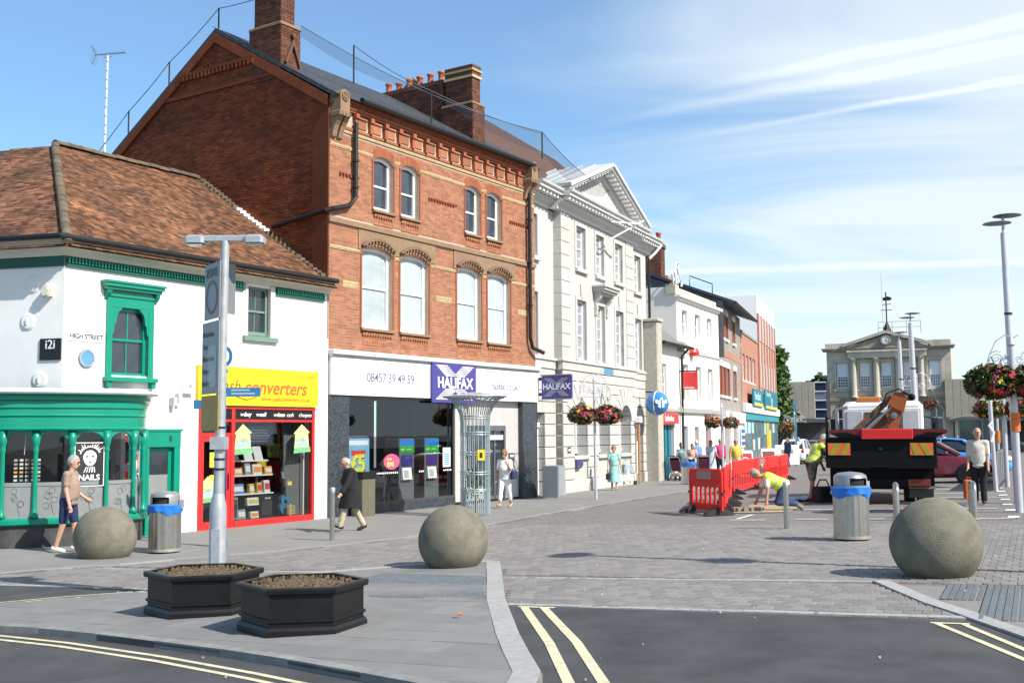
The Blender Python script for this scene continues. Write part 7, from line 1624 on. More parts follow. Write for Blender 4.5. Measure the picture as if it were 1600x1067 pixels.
# litter bins
bagm = mat('blue_bag', (.02, .17, .62), .35, var=.12)
def make_bin(lab, x, y, rz):
    t = thing('litter_bin', lab, 'litter bin', gp(x, y, .03 if x < 0 or y > 40 else .012), rz, 'steel litter bins'); r = .28
    m = MB(); n = 30; vs = []
    for z in (.05, .80):
        for j in range(n*2): a = math.pi*j/n; q = r-(.008 if j % 4 in (2, 3) else 0); vs.append((q*math.cos(a), q*math.sin(a), z))
    N2 = n*2; m.add(vs, [(j, (j+1) % N2, N2+(j+1) % N2, N2+j) for j in range(N2)]+[tuple(range(N2-1, -1, -1))]); m.build('body', steel, t)
    m = MB(); m.lathe([(r+.008, .03), (r+.008, .075), (r-.01, .075)], 32); m.build('base_ring', mat('base_ring', (.5, .48, .40), .4, metal=.7), t); m = MB(); m.lathe([(.16, -.03), (.16, .04)], 16); m.build('foot', black, t)
    m = MB(); vs = []; N3 = 48
    for k, (q, z) in enumerate(((r+.012, .70), (r+.03, .74), (r+.022, .80), (r+.03, .835), (r+.0, .85))):
        for j in range(N3): a = 2*math.pi*j/N3; d = .008*math.sin(a*11+k)+.006*math.sin(a*5+2*k); zz = z+(.03*math.sin(a*3+.7)+.015*math.sin(a*7) if k == 0 else 0); vs.append(((q+d)*math.cos(a), (q+d)*math.sin(a), zz))
    m.add(vs, [(k*N3+j, k*N3+(j+1) % N3, (k+1)*N3+(j+1) % N3, (k+1)*N3+j) for k in range(4) for j in range(N3)]); m.build('bin_liner', bagm, t, True)
    hood = [(r-.02, .83), (r-.02, .98), (r-.04, 1.03), (r-.10, 1.07), (0, 1.085)]; n = 40; vs = []; fs = []
    m = MB(); zs = [.83, .87, .985, 1.03, 1.065, 1.085]; rs = [r-.02, r-.02, r-.02, r-.035, r-.10, 0.001]
    for q, z in zip(rs, zs):
        for j in range(n): a = 2*math.pi*j/n; vs.append((q*math.cos(a), q*math.sin(a), z))
    for i in range(5):
        for j in range(n):
            a = (2*math.pi*(j+.5)/n) % math.pi
            if i == 1 and abs(a-math.pi/2) < .62: continue
            q = (j+1) % n; fs.append((i*n+j, i*n+q, (i+1)*n+q, (i+1)*n+j))
    m.add(vs, fs); m.build('hood', mat('grey_hood', (.30, .31, .32), .38, metal=.5), t, True); m = MB(); m.lathe([(r-.06, .84), (r-.06, 1.0)], 20); m.build('inner_bin', dark, t); m = MB(); m.box(r-.01, r+.05, -.05, .05, .78, .93); m.build('lock_bracket', galv, t); return t
make_bin('ribbed steel litter bin with blue liner in front of the black truck', 5.42, 17.62, R(18)); make_bin('ribbed steel litter bin with blue liner beside the green shop door', -6.21, 19.6, R(-5)); make_bin('steel litter bin with blue liner next to the pushchair on the far pavement', 6.79, 42.4, R(30))
# steel bollards and hoops
def bollard(lab, x, y, h, h0=.012):
    t = thing('bollard', lab, 'bollard', gp(x, y, h0), 0, 'round steel bollards'); m = MB(); m.lathe([(.05, -.05), (.05, h-.1)], 20); m.build('post', steel, t, True); m = MB(); m.lathe([(.046, h-.1), (.046, h-.085), (.05, h-.083), (.05, h-.012), (.042, h), (0, h+.002)], 20); m.build('cap', galv, t, True); return t
bollard('slim steel bollard beside the walking man in the black coat', -3.47, 21.08, 1.0, .03); bollard('slim steel bollard in front of the kneeling workman', 5.02, 20.19, .86); bollard('small steel bollard standing far behind the kneeling workman', 7.6, 33.5, .9)
def hoop(lab, x, y, rz):
    t = thing('cycle_hoop', lab, 'cycle hoop', gp(x, y, .012), rz, 'steel cycle hoops'); m = MB(); P = [(0, 0, -.05), (0, 0, .5)]+[(0, .16-.16*math.cos(a), .5+.16*math.sin(a)) for a in [math.pi*k/12 for k in range(1, 7)]]+[(0, .6, .66)]+[(0, .6+.16*math.sin(a), .5+.16*math.cos(a)) for a in [math.pi*k/12 for k in range(1, 7)]]+[(0, .76, -.05)]
    m.tube(P, .05, 12); m.build('tube', steel, t, True)
    for y_ in (0, .76): m = MB(); m.lathe([(.09, 0), (.09, .012), (.05, .016)], 16, (0, y_, 0)); m.build('foot_plate', galv, t)
hoop('curved steel cycle hoop between the litter bin and the right stone ball', 7.48, 21.4, -.30); hoop('curved steel cycle hoop right of the stone ball', 8.78, 20.9, -.32)
# black hexagonal planters
soil = mat('soil', (.115, .083, .05), .95, var=.35, scale=18, bump=.8, bscale=60); plb = mat('planter_black', (.007, .007, .0075), .4, var=.3, scale=5, spec=.3)
def planter(lab, x, y, rz, r):
    t = thing('planter', lab, 'planter', gp(x, y, .025), rz, 'black hexagonal planters'); hx = lambda q, z: [(q*math.cos(math.pi/3*k), q*math.sin(math.pi/3*k), z) for k in range(6)]
    def shell(nm, prof, mm_, closed=False):
        m = MB(); vs = [p for q, z in prof for p in hx(q, z)]; m.add(vs, [(i*6+j, i*6+(j+1) % 6, (i+1)*6+(j+1) % 6, (i+1)*6+j) for i in range(len(prof)-1) for j in range(6)]+([tuple(range(len(vs)-6, len(vs)))] if closed else [])); return m.build(nm, mm_, t)
    b = shell('body', [(r*.95, 0), (r*.95, .03), (r*.93, .031), (r*.93, .42)], plb); shell('base_moulding', [(r*.932, .03), (r*.99, .03), (r*.99, .09), (r*.96, .12), (r*.932, .12)], plb); shell('bead', [(r*.932, .155), (r*.965, .165), (r*.965, .185), (r*.932, .195)], plb)
    shell('rim', [(r*.932, .40), (r*1.0, .415), (r*1.01, .45), (r*1.0, .47), (r*.90, .47), (r*.90, .36)], plb)
    m = MB(); n = 26; rr = random.Random(int(r*1000)); vs = [(0, 0, .45)]; 
    for i in range(1, n):
        for j in range(6*i):
            e = j/i; k = int(e); f = e-k; a = Vector(hx(r*.905*i/(n-1), 0)[k]); b2 = Vector(hx(r*.905*i/(n-1), 0)[(k+1) % 6]); p = a.lerp(b2, f); vs.append((p.x, p.y, .455-.06*(i/(n-1))**3+rr.uniform(-.011, .013)))
    fs = []; st = [0, 1]
    for i in range(1, n): st.append(st[-1]+6*i)
    for i in range(1, n):
        for k in range(6):
            for q in range(i):
                a = st[i]+k*i+q; b_ = st[i]+(k*i+q+1) % (6*i)
                if i == 1: fs.append((0, a, b_))
                else:
                    c = st[i-1]+(k*(i-1)+q) % (6*(i-1)); fs.append((a, b_, c))
                    if q < i-1: d = st[i-1]+(k*(i-1)+q+1) % (6*(i-1)); fs.append((b_, d, c))
    m.add(vs, fs); stuff(m.build('soil', soil, t))
    g = MB()
    for k in range(420):
        a = rr.uniform(0, 6.283); q = r*.78*math.sqrt(rr.random()); s = rr.uniform(.004, .012); g.box(q*math.cos(a)-s, q*math.cos(a)+s, q*math.sin(a)-s, q*math.sin(a)+s*.8, .44, .455+s)
    stuff(g.build('soil_clod', mat('clod', (.13, .095, .058), .95, island=.5), t))
planter('rear black hexagonal planter of bare soil beside the grey lamp post', -3.29, 11.74, .22, .615); planter('front black hexagonal planter of bare soil on the slabbed island', -1.98, 10.38, .16, .607)
# lamp post with zone signs
t = thing('lamp_post', 'grey lamp post with twin arm lantern and tall parking zone sign behind the planters', 'lamp post', gp(-3.56, 13.25, .02), 0)
m = MB(); m.lathe([(.10, -.02), (.10, 1.05), (.092, 1.1), (.07, 1.2), (.065, 1.22)], 20); m.build('base', galv, t, True); m = MB(); m.tube([(0, 0, 1.2), (.035, 0, 4.3)], [.063, .052], 16); m.build('pole', galv, t, True); m = MB(); m.box(-.05, .05, -.112, -.098, .25, .8); m.build('access_door', galv, t)
m = MB(); m.cbox(-.36, .43, -.04, .06, 4.30, 4.37, .02); m.build('arm', galv, t)
for s, x in ((-1, -.33), (1, .40)):
    m = MB(); m.cbox(x-.12, x+.12, -.10, .12, 4.27, 4.37, .03); h_ = m.build('lantern', galv, t); m = MB(); m.box(x-.09, x+.09, -.08, .1, 4.25, 4.269); m.build('lens', mat('lens_grey', (.3, .32, .33), .2), h_)
SG = mat('sign_grey_face', (.30, .32, .33), .45, var=.06); SB = mat('sign_back', (.16, .17, .18), .5)
Tz = Matrix.Rotation(R(-56), 4, 'Z')
def plate(z0, z1, w_, mm_, nm='sign_plate', off=-.1, T=Tz, x0=-.30): m = MB(); m.cbox(x0, x0+w_, off-.012, off, z0, z1, .005, 0, T); return m.build(nm, mm_, t)
zp = plate(3.33, 4.02, .56, SG); m = MB(); m.lathe([(.17, -.116), (.21, -.116), (.21, -.112), (.17, -.112)], 28, (-.02, 0, 3.6), 0, 'y', False); m.v = [tuple(Tz @ Vector(v)) for v in m.v]; m.build('red_ring', mat('sign_ring', (.25, .10, .10), .5), zp)
x = text('ZONE', .15, SB, t, (0, 0, 0), bold=.003); x.matrix_local = Tz @ Matrix.Translation((-.24, -.116, 3.85)) @ Matrix.Rotation(R(90), 4, 'X')
zq = plate(2.42, 3.3, .62, SG, x0=-.36)
for k, s_ in enumerate(('Pedestrian', 'Zone', 'No vehicles', 'Except', 'loading')): x = text(s_, .09, SB, t, (0, 0, 0)); x.matrix_local = Tz @ Matrix.Translation((-.31, -.116, 3.12-.15*k)) @ Matrix.Rotation(R(90), 4, 'X')
m = MB(); m.box(-.12, .18, -.118, -.112, 2.5, 3.0, 0, Tz); m.build('white_patch', mat('sign_pale', (.46, .48, .48), .5), zq); plate(1.98, 2.40, .62, mat('amber_panel', (.42, .27, .05), .5), x0=-.36)
T2 = Matrix.Rotation(R(60), 4, 'Z'); plate(3.42, 4.05, .34, SB, 'sign_back', .06, T2, -.05)
m = MB(); m.box(-.09, .09, -.09, .09, 1.75, 1.9); m.build('control_box', galv, t)
for z in (.0+1.5, 1.62, 2.0): m = MB(); m.lathe([(.068, 0), (.068, .025)], 14, (.005, 0, z)); m.build('band', iron, t)
# blue finger post
bl = mat('finger_blue', (.035, .15, .30), .4, var=.08); blt = mat('finger_text', (.30, .42, .52), .5)
def fingerpost(lab, x, y, h, arms, rz=0):
    t = thing('finger_post', lab, 'finger post', gp(x, y, .03), rz, 'blue finger posts'); m = MB(); m.lathe([(.11, 0), (.10, .12), (.075, .18), (.085, .55), (.065, .62), (.08, .75), (.05, .82), (.045, h)], 14); m.build('post', bl, t, True)
    for k in range(2): m = MB(); m.lathe([(.07, 0), (.075, .03), (.07, .06)], 14, (0, 0, h-.12-.45*k)); m.build('collar', bl, t)
    m = MB(); vs = []; n = 28
    for j in range(n): a = 2*math.pi*j/n; vs += [(.15*math.cos(a), -.02, h+.19+.2*math.sin(a)), (.15*math.cos(a), .02, h+.19+.2*math.sin(a)), (.09*math.cos(a), .02, h+.19+.13*math.sin(a)), (.09*math.cos(a), -.02, h+.19+.13*math.sin(a))]
    m.add(vs, [(4*j+k, 4*((j+1) % n)+k, 4*((j+1) % n)+(k+1) % 4, 4*j+(k+1) % 4) for j in range(n) for k in range(4)]); m.build('ring_finial', bl, t, True)
    for z, ln, a in arms:
        T = Matrix.Rotation(a, 4, 'Z'); m = MB(); m.cbox(.04, ln, -.02, .02, z, z+.17, .008, 0, T); o = m.build('finger_arm', bl, t)
        m = MB()
        for k in range(2): m.box(.14, ln*.85-.1*k, -.024, -.02, z+.04+k*.065, z+.07+k*.065, 0, T)
        stuff(m.build('lettering', blt, o))
fingerpost('blue finger post with ring finial and two arms behind the grey lamp post', -5.42, 20.45, 3.35, ((2.78, .68, .05), (2.55, .55, math.pi+.1)))
fingerpost('blue finger post far down the street beside the pale stone ball', 17.0, 65.5, 3.5, ())
# wire tree guard
t = thing('tree_guard', 'tall galvanised wire tree guard flared at the top in front of the bank', 'tree guard', gp(-.94, 27.35, .03), .1); gw2 = mat('guard_metal', (.34, .41, .43), .45, metal=.35, var=.1)
for k in range(22):
    a = 2*math.pi*k/22; c, s = math.cos(a), math.sin(a); m = MB(); m.tube([(.36*c, .36*s, 0), (.36*c, .36*s, 2.3), (.38*c, .38*s, 2.5), (.46*c, .46*s, 2.7), (.58*c, .58*s, 2.86), (.80*c, .80*s, 2.95)], .014, 6); m.build('bar', gw2, t)
for z in (.62, .66, 1.02, 1.08, 1.5, 1.56, 2.0, 2.06, 2.4, 2.46): m = MB(); m.tube([(.375*math.cos(2*math.pi*k/28), .375*math.sin(2*math.pi*k/28), z) for k in range(29)], .011, 5); m.build('hoop', gw2, t)
for rr_ in (.80, .66): m = MB(); m.tube([(rr_*math.cos(2*math.pi*k/36), rr_*math.sin(2*math.pi*k/36), 2.95 if rr_ > .7 else 2.90) for k in range(37)], .014, 5); m.build('hoop', gw2, t)
m = MB()
for k in range(44): a = 2*math.pi*k/44; m.tube([(.36*math.cos(a), .36*math.sin(a), .03), (.36*math.cos(a), .36*math.sin(a), .62)], .014, 5)
stuff(m.build('lower_bars', gw2, t))
m = MB(); m.add([(.80*math.cos(2*math.pi*k/36), .80*math.sin(2*math.pi*k/36), 2.955) for k in range(36)]+[(.1*math.cos(2*math.pi*k/36), .1*math.sin(2*math.pi*k/36), 3.06) for k in range(36)], [(k, (k+1) % 36, 36+(k+1) % 36, 36+k) for k in range(36)]); m.build('mesh_top', glass('guard_mesh', (.62, .7, .72), .4, .55), t)
pl_ = thing('sapling', 'thin leafy sapling growing inside the wire tree guard', 'plant', gp(-.94, 27.35, .03)); m = MB(); m.tube([(0, 0, 0), (.03, .02, 1.0), (-.02, .03, 1.6)], [.02, .015, .006], 6); m.build('stem', bark, pl_); m = MB(); rr_ = random.Random(4)
for k in range(170): p = Vector((rr_.gauss(0, .12), rr_.gauss(0, .12), rr_.uniform(.3, 1.15))); u = Vector((rr_.uniform(-1, 1), rr_.uniform(-1, 1), rr_.uniform(-1, 1))).normalized(); w_ = u.orthogonal().normalized(); m.add([p-u*.05, p+w_*.025, p+u*.05, p-w_*.025], [(0, 1, 2, 3)])
stuff(m.build('leaves', leafm, pl_))
t = thing('sticker', 'small yellow notice tied to the wire tree guard', 'notice', gp(-.85, 26.96, .03), .1); m = MB(); m.box(-.02, .16, -.01, 0, 1.36, 1.62); m.build('card', yelm, t); m = MB(); m.box(.03, .1, -.014, -.01, 1.42, 1.55); m.build('print', dark, t)
t = thing('utility_cabinet', 'grey metal cabinet on the pavement between the bank and the stone building', 'cabinet', gp(.95, 35.35, .03), BA); m = MB(); m.cbox(0, .62, -.55, .0, 0, 1.02, .015); m.build('casing', mat('cabinet_grey', (.22, .24, .25), .5, var=.08), t); m = MB(); m.box(.04, .58, -.562, -.552, .05, .97); m.build('door', mat('cabinet_grey2', (.27, .29, .30), .5), t)
t = thing('cabinet', 'squat brown metal box on the pavement behind the slim bollard', 'cabinet', F1O+F1D*.95+F1N*.35+Vector((0, 0, .03)), F1A); m = MB(); m.cbox(-.25, .25, -.2, .2, 0, .95, .02); m.build('casing', mat('cabinet_brown', (.13, .12, .08), .6), t); m = MB(); m.box(-.27, .27, -.22, .22, .95, 1.12); m.build('lid', black, t)

# ----------------------------------------------------------------- hanging baskets and their posts
petal = [mat('petal_red', (.40, .012, .02), .6, island=.3), mat('petal_pink', (.48, .03, .13), .6, island=.3), mat('petal_yellow', (.75, .48, .04), .6, island=.25), mat('petal_orange', (.68, .16, .02), .6, island=.25), mat('petal_purple', (.14, .012, .05), .6, island=.3)]
def basket_mesh(seed, r, nl, nf, sz, pw):
    rr = random.Random(seed); L_ = MB(); F_ = MB()
    def pos():
        v = Vector((rr.gauss(0, 1), rr.gauss(0, 1), rr.gauss(0, 1))).normalized(); q = rr.uniform(.72, 1.08); z = v.z*.72
        if z < -.15: z *= .75
        return Vector((v.x*q, v.y*q, z*q))*r, v
    for k in range(nl):
        p, v = pos(); u = (v+Vector((rr.uniform(-1, 1), rr.uniform(-1, 1), rr.uniform(-1, .4)))).normalized(); w_ = u.orthogonal().normalized(); w_.rotate(Matrix.Rotation(rr.uniform(0, 6), 3, u)); s = sz*rr.uniform(.7, 1.4); L_.add([p-u*s, p+w_*s*.45, p+u*s, p-w_*s*.45], [(0, 1, 2, 3)])
    for k in range(nf):
        p, v = pos(); p = p*1.05; a = v.orthogonal().normalized(); b = v.cross(a); s = sz*rr.uniform(.8, 1.25); c = rr.choices(range(5), pw)[0]; vs = [p+v*s*.3]
        for q in range(10): t_ = 2*math.pi*q/10; e = s*(1 if q % 2 == 0 else .55); vs.append(p+(a*math.cos(t_)+b*math.sin(t_))*e+v*s*(.35 if q % 2 == 0 else .15))
        F_.add(vs, [(0, 1+q, 1+(q+1) % 10) for q in range(10)], c)
    return L_, F_
bowl = MB(); bowl.lathe([(.05, -.55), (.45, -.42), (.72, -.2), (.8, 0), (.74, 0), (.0, -.1)], 18)
def basket(lab, loc, r, seed, nl, nf, pw=(4, 3, 1, 1, 1), group='hanging flower baskets', hang=.5):
    t = thing('flower_basket', lab, 'flower basket', loc, seed, group); b = MB(); b.v = [(a*r, c*r, d*r*.85-.0*r) for a, c, d in bowl.v]; b.f = bowl.f; b.m = bowl.m; b.build('bowl', mat('basket_dark', (.03, .028, .022), .9), t)
    L_, F_ = basket_mesh(seed, r, nl, nf, r*.15, pw); stuff(L_.build('foliage', mat('basket_leaf', (.05, .085, .02), .6, island=.5), t)); stuff(F_.build('flowers', petal, t))
    b = MB()
    for k in range(3): a = k*2.1; b.tube([(r*.7*math.cos(a), r*.7*math.sin(a), 0), (0, 0, r+hang)], .008, 4)
    b.build('chain', iron, t); return t
polem = mat('painted_pole', (.52, .52, .56), .35, metal=.25, var=.06)
def scroll(m, sx, z, ln, r=.014):
    m.tube([(0, 0, z), (sx*ln, 0, z)], r, 6)
    for c, q, tw in ((sx*ln*.62, .19, 1), (sx*ln*.25, .12, -1)):
        m.tube([(c+q*math.cos(a)*(1-a/16)*1.0, 0, z+.03+q+q*.9*math.sin(a)*(1-a/16)) for a in [k*.5 for k in range(26)]], r*.8, 5)
    m.tube([(0, 0, z+.62), (sx*ln*.25, 0, z+.7), (sx*ln*.62, 0, z+.58), (sx*ln*.9, 0, z+.28), (sx*ln*1.05, 0, z+.02), (sx*ln*1.0, 0, z-.1), (sx*ln*.9, 0, z-.04)], r*.9, 5)
def basket_post(lab, x, y, h, rz, arm, bz, r, seeds, nl, nf, band=None, pw=(4, 3, 1, 1, 1), blabs=('', ''), pr=.06, drop=0.):
    t = thing('basket_post', lab, 'post', gp(x, y, .02), rz, 'hanging basket posts'); m = MB(); m.tube([(0, 0, -.05), (-.02, 0, h)], [pr, pr*.8], 14); m.build('pole', polem, t, True); m = MB(); m.lathe([(pr*.6, 0), (pr*1.1, .05), (.0, .25)], 10, (-.02, 0, h)); m.build('finial', polem, t)
    for s in (-1, 1): m = MB(); scroll(m, s, h-.45, arm); m.build('scroll_arm', polem, t)
    if band: m = MB(); m.tube([(0, 0, band), (0, 0, band+.38)], pr+.012, 14); m.build('orange_band', mat('orange_band', (.72, .16, .02), .5), t)
    for s, sd, lb in ((-1, seeds[0], blabs[0]), (1, seeds[1], blabs[1])):
        if not lb: continue
        o = Vector((math.cos(rz)*s*arm*.82, math.sin(rz)*s*arm*.82, 0)); basket(lb, Vector((x, y, G(x, y)+bz+(drop if s > 0 else 0)))+o, r, sd, nl, nf, pw, hang=max(.05, h-.45-bz-r))
    return t
basket_post('nearest hanging basket post at the right edge with an orange band', 10.28, 22.3, 3.35, -.25, .50, 2.62, .51, (11, 12), 1900, 170, 1.62, (6, .4, .8, .4, 4), ('big hanging basket of dark red and yellow flowers left of the orange banded post', 'big hanging basket of dark red flowers cut by the right edge'), .075)
basket_post('second basket post behind the orange banded one, near the grey railing', 14.7, 32.6, 3.6, -.25, .52, 2.28, .42, (13, 14), 700, 90, None, (4, 2, 2, 4, 1), ('hanging basket of orange and red flowers below the big dark red one', 'hanging basket of orange flowers half hidden by the right posts'), .07)
basket_post('slim white basket post on the kerb in front of the stone bank', 2.51, 33.2, 3.55, .25, .5, 2.55, .42, (15, 16), 800, 110, None, (5, 4, .6, 1.5, .5), ('hanging basket of red and orange flowers left of the slim post by the bank', 'hanging basket of pink flowers right of the slim post by the bank'), .045)
basket('smaller basket of pink flowers close against the slim post by the bank', gp(2.72, 33.0, 2.5), .26, 31, 300, 45, (2, 6, .3, .3, 1))
basket_post('basket post standing among the group of pedestrians', 8.95, 46.6, 3.0, .25, .5, 2.42, .36, (17, 18), 500, 70, None, (1, 1, .5, .5, .2), ('pale green hanging basket left of the post by the pedestrians', 'hanging basket of red flowers right of the post by the pedestrians'), .05)
basket_post('basket post far off behind the truck crane', 17.3, 46.5, 4.0, -.2, .62, 2.9, .36, (19, 20), 400, 60, None, (3, 3, 1, 1, 2), ('small dark red hanging basket left of the lamp post above the truck', 'small brown flowered hanging basket right of the lamp post above the truck'), .05)
basket_post('basket post at the far end of the teal shopfront', 19.4, 75, 3.2, .2, .8, 2.3, .55, (21, 22), 300, 50, None, (3, 1, 1, 4, 1), ('wide basket of faded orange flowers at the far end of the teal shopfront', ''), .06)
def street_lamp(lab, x, y, h, pr=.085, tilt=0.):
    t = thing('street_lamp', lab, 'street lamp', gp(x, y, .02), 0, 'tall double disc street lamps'); m = MB(); m.tube([(0, 0, -.05), (-.015*h*tilt, 0, h*.5), (-.03*h*tilt, 0, h-.3)], [pr*1.15, pr, pr*.85], 16); m.build('pole', polem, t, True); tx = -.03*h*tilt; m = MB(); m.tube([(tx, 0, h-.32), (tx, 0, h+.12)], .035, 8); m.build('neck', polem, t)
    for dx_, z in ((-.14, h-.08), (.10, h+.10)): m = MB(); m.lathe([(.0, -.03), (.18, -.025), (.32, 0), (.30, .015), (.1, .045), (0, .05)], 24, (tx+dx_, 0, z)); m.build('disc_lantern', mat('lantern_grey', (.2, .21, .23), .4, metal=.3), t, True)
    m = MB(); m.lathe([(pr*1.15, 0), (pr*1.15, .05)], 12, (tx*.6, 0, h*.66)); m.build('collar', iron, t); return t
street_lamp('nearest tall grey lamp post with two disc lanterns at the right edge', 11.6, 25.2, 6.55, .078, .35); street_lamp('tall lamp post with disc lanterns rising directly above the truck crane', 16.9, 45.7, 6.6, .12, .4); street_lamp('farther lamp post with disc lanterns just left of the one above the crane', 19.0, 53, 6.5, .10, .4)
street_lamp('lamp post with disc lanterns standing out of view at the right', 7.46, 11.85, 6.9, .07)
t_ = basket('hanging basket on the lamp post out of view at the right', gp(7.26, 12.0, 4.55), .34, 41, 300, 40); t_['group'] = 'baskets out of view'
t = thing('sign_post', 'grey sign post with a blank plate and white ribbon by the railing', 'post', gp(13.3, 30.2, .02), -.1); m = MB(); m.tube([(0, 0, -.05), (-.08, 0, 3.1)], .055, 12); m.build('pole', polem, t, True); m = MB(); m.cbox(-.35, .3, -.04, -.02, 2.5, 2.95, .01); m.build('plate', mat('plate_lilac', (.45, .42, .48), .5), t); m = MB(); m.tube([(-.04, -.06, 1.9), (-.14, -.07, 1.8), (-.02, -.07, 1.6), (-.1, -.07, 1.35)], .035, 6); m.build('ribbon', whitep, t)
t = thing('orange_post', 'distant pole with an orange band beyond the bald man', 'post', gp(19.1, 43, .02)); m = MB(); m.tube([(0, 0, 0), (0, 0, 3.1)], .045, 10); m.build('pole', polem, t); m = MB(); m.tube([(0, 0, 1.2), (0, 0, 1.65)], .085, 10); m.build('orange_band', mat('orange_band', (.72, .16, .02)), t)
# grey railing
t = thing('railing', 'low grey panelled railing running along the right footway', 'railing', gp(13.5, 30.6, .0), math.atan2(9, 4.4)); rl = mat('railing_grey', (.16, .165, .18), .5, var=.1)
for k in range(7): m = MB(); m.box(k*1.4, k*1.4+.06, -.03, .03, 0, 1.1); m.build('post', rl, t); m = MB(); m.box(k*1.4+.07, k*1.4+1.38, -.015, .015, .12, 1.02); m.build('panel', rl, t)
m = MB(); m.box(0, 9.8, -.035, .035, 1.02, 1.08); m.build('rail', rl, t)
# bus shelters
for k, (x, y, lb) in enumerate(((30.6, 75, 'curved roof glass bus shelter in front of the town hall, left of the bald man'), (37.5, 77, 'glass bus shelter farther right behind the basket posts'))):
    t = thing('bus_shelter', lb, 'bus shelter', gp(x, y, .02), HA, 'glass bus shelters'); sgr = mat('shelter_frame', (.22, .25, .28), .4, metal=.4)
    for px_ in (0, 1.5, 3.0): m = MB(); m.box(px_, px_+.09, 0, .09, 0, 2.6); m.build('post', sgr, t)
    m = MB(); m.strip([(-.5, 2.55), (.5, 2.75), (1.5, 2.8), (2.6, 2.72), (3.6, 2.5)], [(-.5, 2.63), (.5, 2.84), (1.5, 2.9), (2.6, 2.82), (3.6, 2.58)], -1.0, .4); m.build('roof', mat('shelter_roof', (.35, .38, .38), .4), t)
    for px_ in (.1, 1.6): m = MB(); m.box(px_, px_+1.38, .03, .05, .15, 2.5); m.build('pane', mat('shelter_glass', (.05, .09, .10), .08, spec=.8), t)
# information board and A-boards
def aboard(lab, x, y, rz, c, txt):
    t = thing('pavement_sign', lab, 'pavement sign', gp(x, y, .03), rz); m = MB(); T = Matrix.Rotation(R(-10), 4, 'X'); m.cbox(-.38, .38, -.02, .02, .0, 1.12, .01, 0, T); m.build('frame', whitep, t); m = MB(); m.box(-.32, .32, -.035, -.021, .1, 1.03, 0, T); m.build('panel', c, t); T2 = Matrix.Rotation(R(10), 4, 'X') @ Matrix.Translation((0, .4, 0)); m = MB(); m.cbox(-.38, .38, -.02, .02, .0, 1.1, .01, 0, T2); m.build('back_leg', whitep, t)
    m = MB(); m.lathe([(.21, -.04), (.24, -.04), (.24, -.036), (.21, -.036)], 24, (0, 0, .62), 0, 'y', False); m.v = [tuple(T @ Vector(v)) for v in m.v]
    if txt: m.build('ring', wlet, t); q = text(txt, .18, wlet, t, (0, 0, 0), bold=.006, align='CENTER'); q.matrix_local = T @ Matrix.Translation((0, -.045, .56)) @ Matrix.Rotation(R(90), 4, 'X')
    else: m.build('ring', mat('board_brown', (.16, .05, .04), .6), t)
aboard('maroon pavement sign with a white ringed emblem behind the red barriers', 10.55, 49.5, .15, mat('board_maroon', (.36, .02, .03), .5), 'Bfs'); aboard('dark brown pavement sign with white edge right of the maroon one', 13.1, 55.8, .15, mat('board_brown', (.16, .05, .04), .6), '')
t = thing('notice_board', 'white notice board standing beside the far blue finger post', 'notice board', gp(16.2, 64.6, .03), -.1); m = MB(); m.cbox(-.7, .7, -.05, .05, .1, 1.25, .02); m.build('board', wlet, t); m = MB(); m.box(-.35, .35, -.06, -.051, .75, .98); m.build('print', greyp, t); m = MB()
for x in (-.6, .6): m.box(x-.04, x+.04, -.04, .04, 0, .1)
m.build('foot', greyp, t)
# red plastic barriers
plr = mat('barrier_red', (.66, .03, .026), .6, spec=.2, var=.08, dirt=.3, dcol=(.55, .03, .03)); foot_m = mat('barrier_foot', (.03, .03, .032), .8)
def barrier(p, q, lab, board=False):
    p, q = Vector(p), Vector(q); d = q-p; L_ = d.length; a = math.atan2(d.y, d.x); t = thing('barrier', lab, 'barrier', gp(p.x, p.y, .02), a, 'red plastic road barriers')
    dz = G(q.x, q.y)-G(p.x, p.y); t.rotation_euler = (0, -math.atan2(dz, L_), a); m = MB(); H = 1.02
    m.cbox(0, .09, -.03, .03, .10, H-.06, .02); m.cbox(L_-.09, L_, -.03, .03, .10, H-.06, .02); m.cbox(.09, L_-.09, -.03, .03, .08, .24, .015); m.cbox(.04, L_-.04, -.03, .03, H-.28, H, .03)
    m.build('frame', plr, t); n = max(5, int(L_/.25))
    for k in range(n): x = .13+(L_-.26)*k/(n-1); m = MB(); m.cbox(x-.04, x+.04, -.018, .018, .24, H-.28, .006); m.build('bar', plr, t)
    m = MB(); m.box(.2, L_-.2, -.02, .02, H-.42, H-.28); m.build('rail', plr, t)
    for x in (.22, L_-.22): m = MB(); T = Matrix.Translation((x, 0, 0)); m.prism([(-.36, 0), (.36, 0), (.30, .06), (.06, .17), (-.06, .17), (-.30, .06)], x-.10, x+.10, 'x'); m.build('foot', foot_m, t)
    for x in (-.03, L_+.03): m = MB(); m.box(x-.04, x+.04, -.025, .025, .45, .5); m.build('link', foot_m, t)
    if board: m = MB(); m.box(L_*.28, L_*.72, -.036, -.031, H-.24, H-.05); m.build('reflector', mat('reflector_grey', (.26, .2, .19), .4, var=.2), t)
barrier((4.20, 26.0), (4.64, 24.3), 'red plastic barrier facing left at the near corner of the road works', True)
barrier((4.95, 25.7), (5.5, 28.2), 'red plastic barrier next in line behind the near corner one'); barrier((5.58, 28.5), (6.2, 31.2), 'red plastic barrier behind and left of the kneeling workman, third of the row'); barrier((6.75, 33.6), (8.1, 36.7), 'red plastic barrier directly behind the kneeling workman'); barrier((8.25, 37.2), (9.15, 39.5), 'red plastic barrier third from the far end', True); barrier((9.25, 39.8), (10.2, 42.0), 'red plastic barrier second from the far end'); barrier((10.3, 42.2), (11.15, 44.4), 'farthest red plastic barrier of the row')
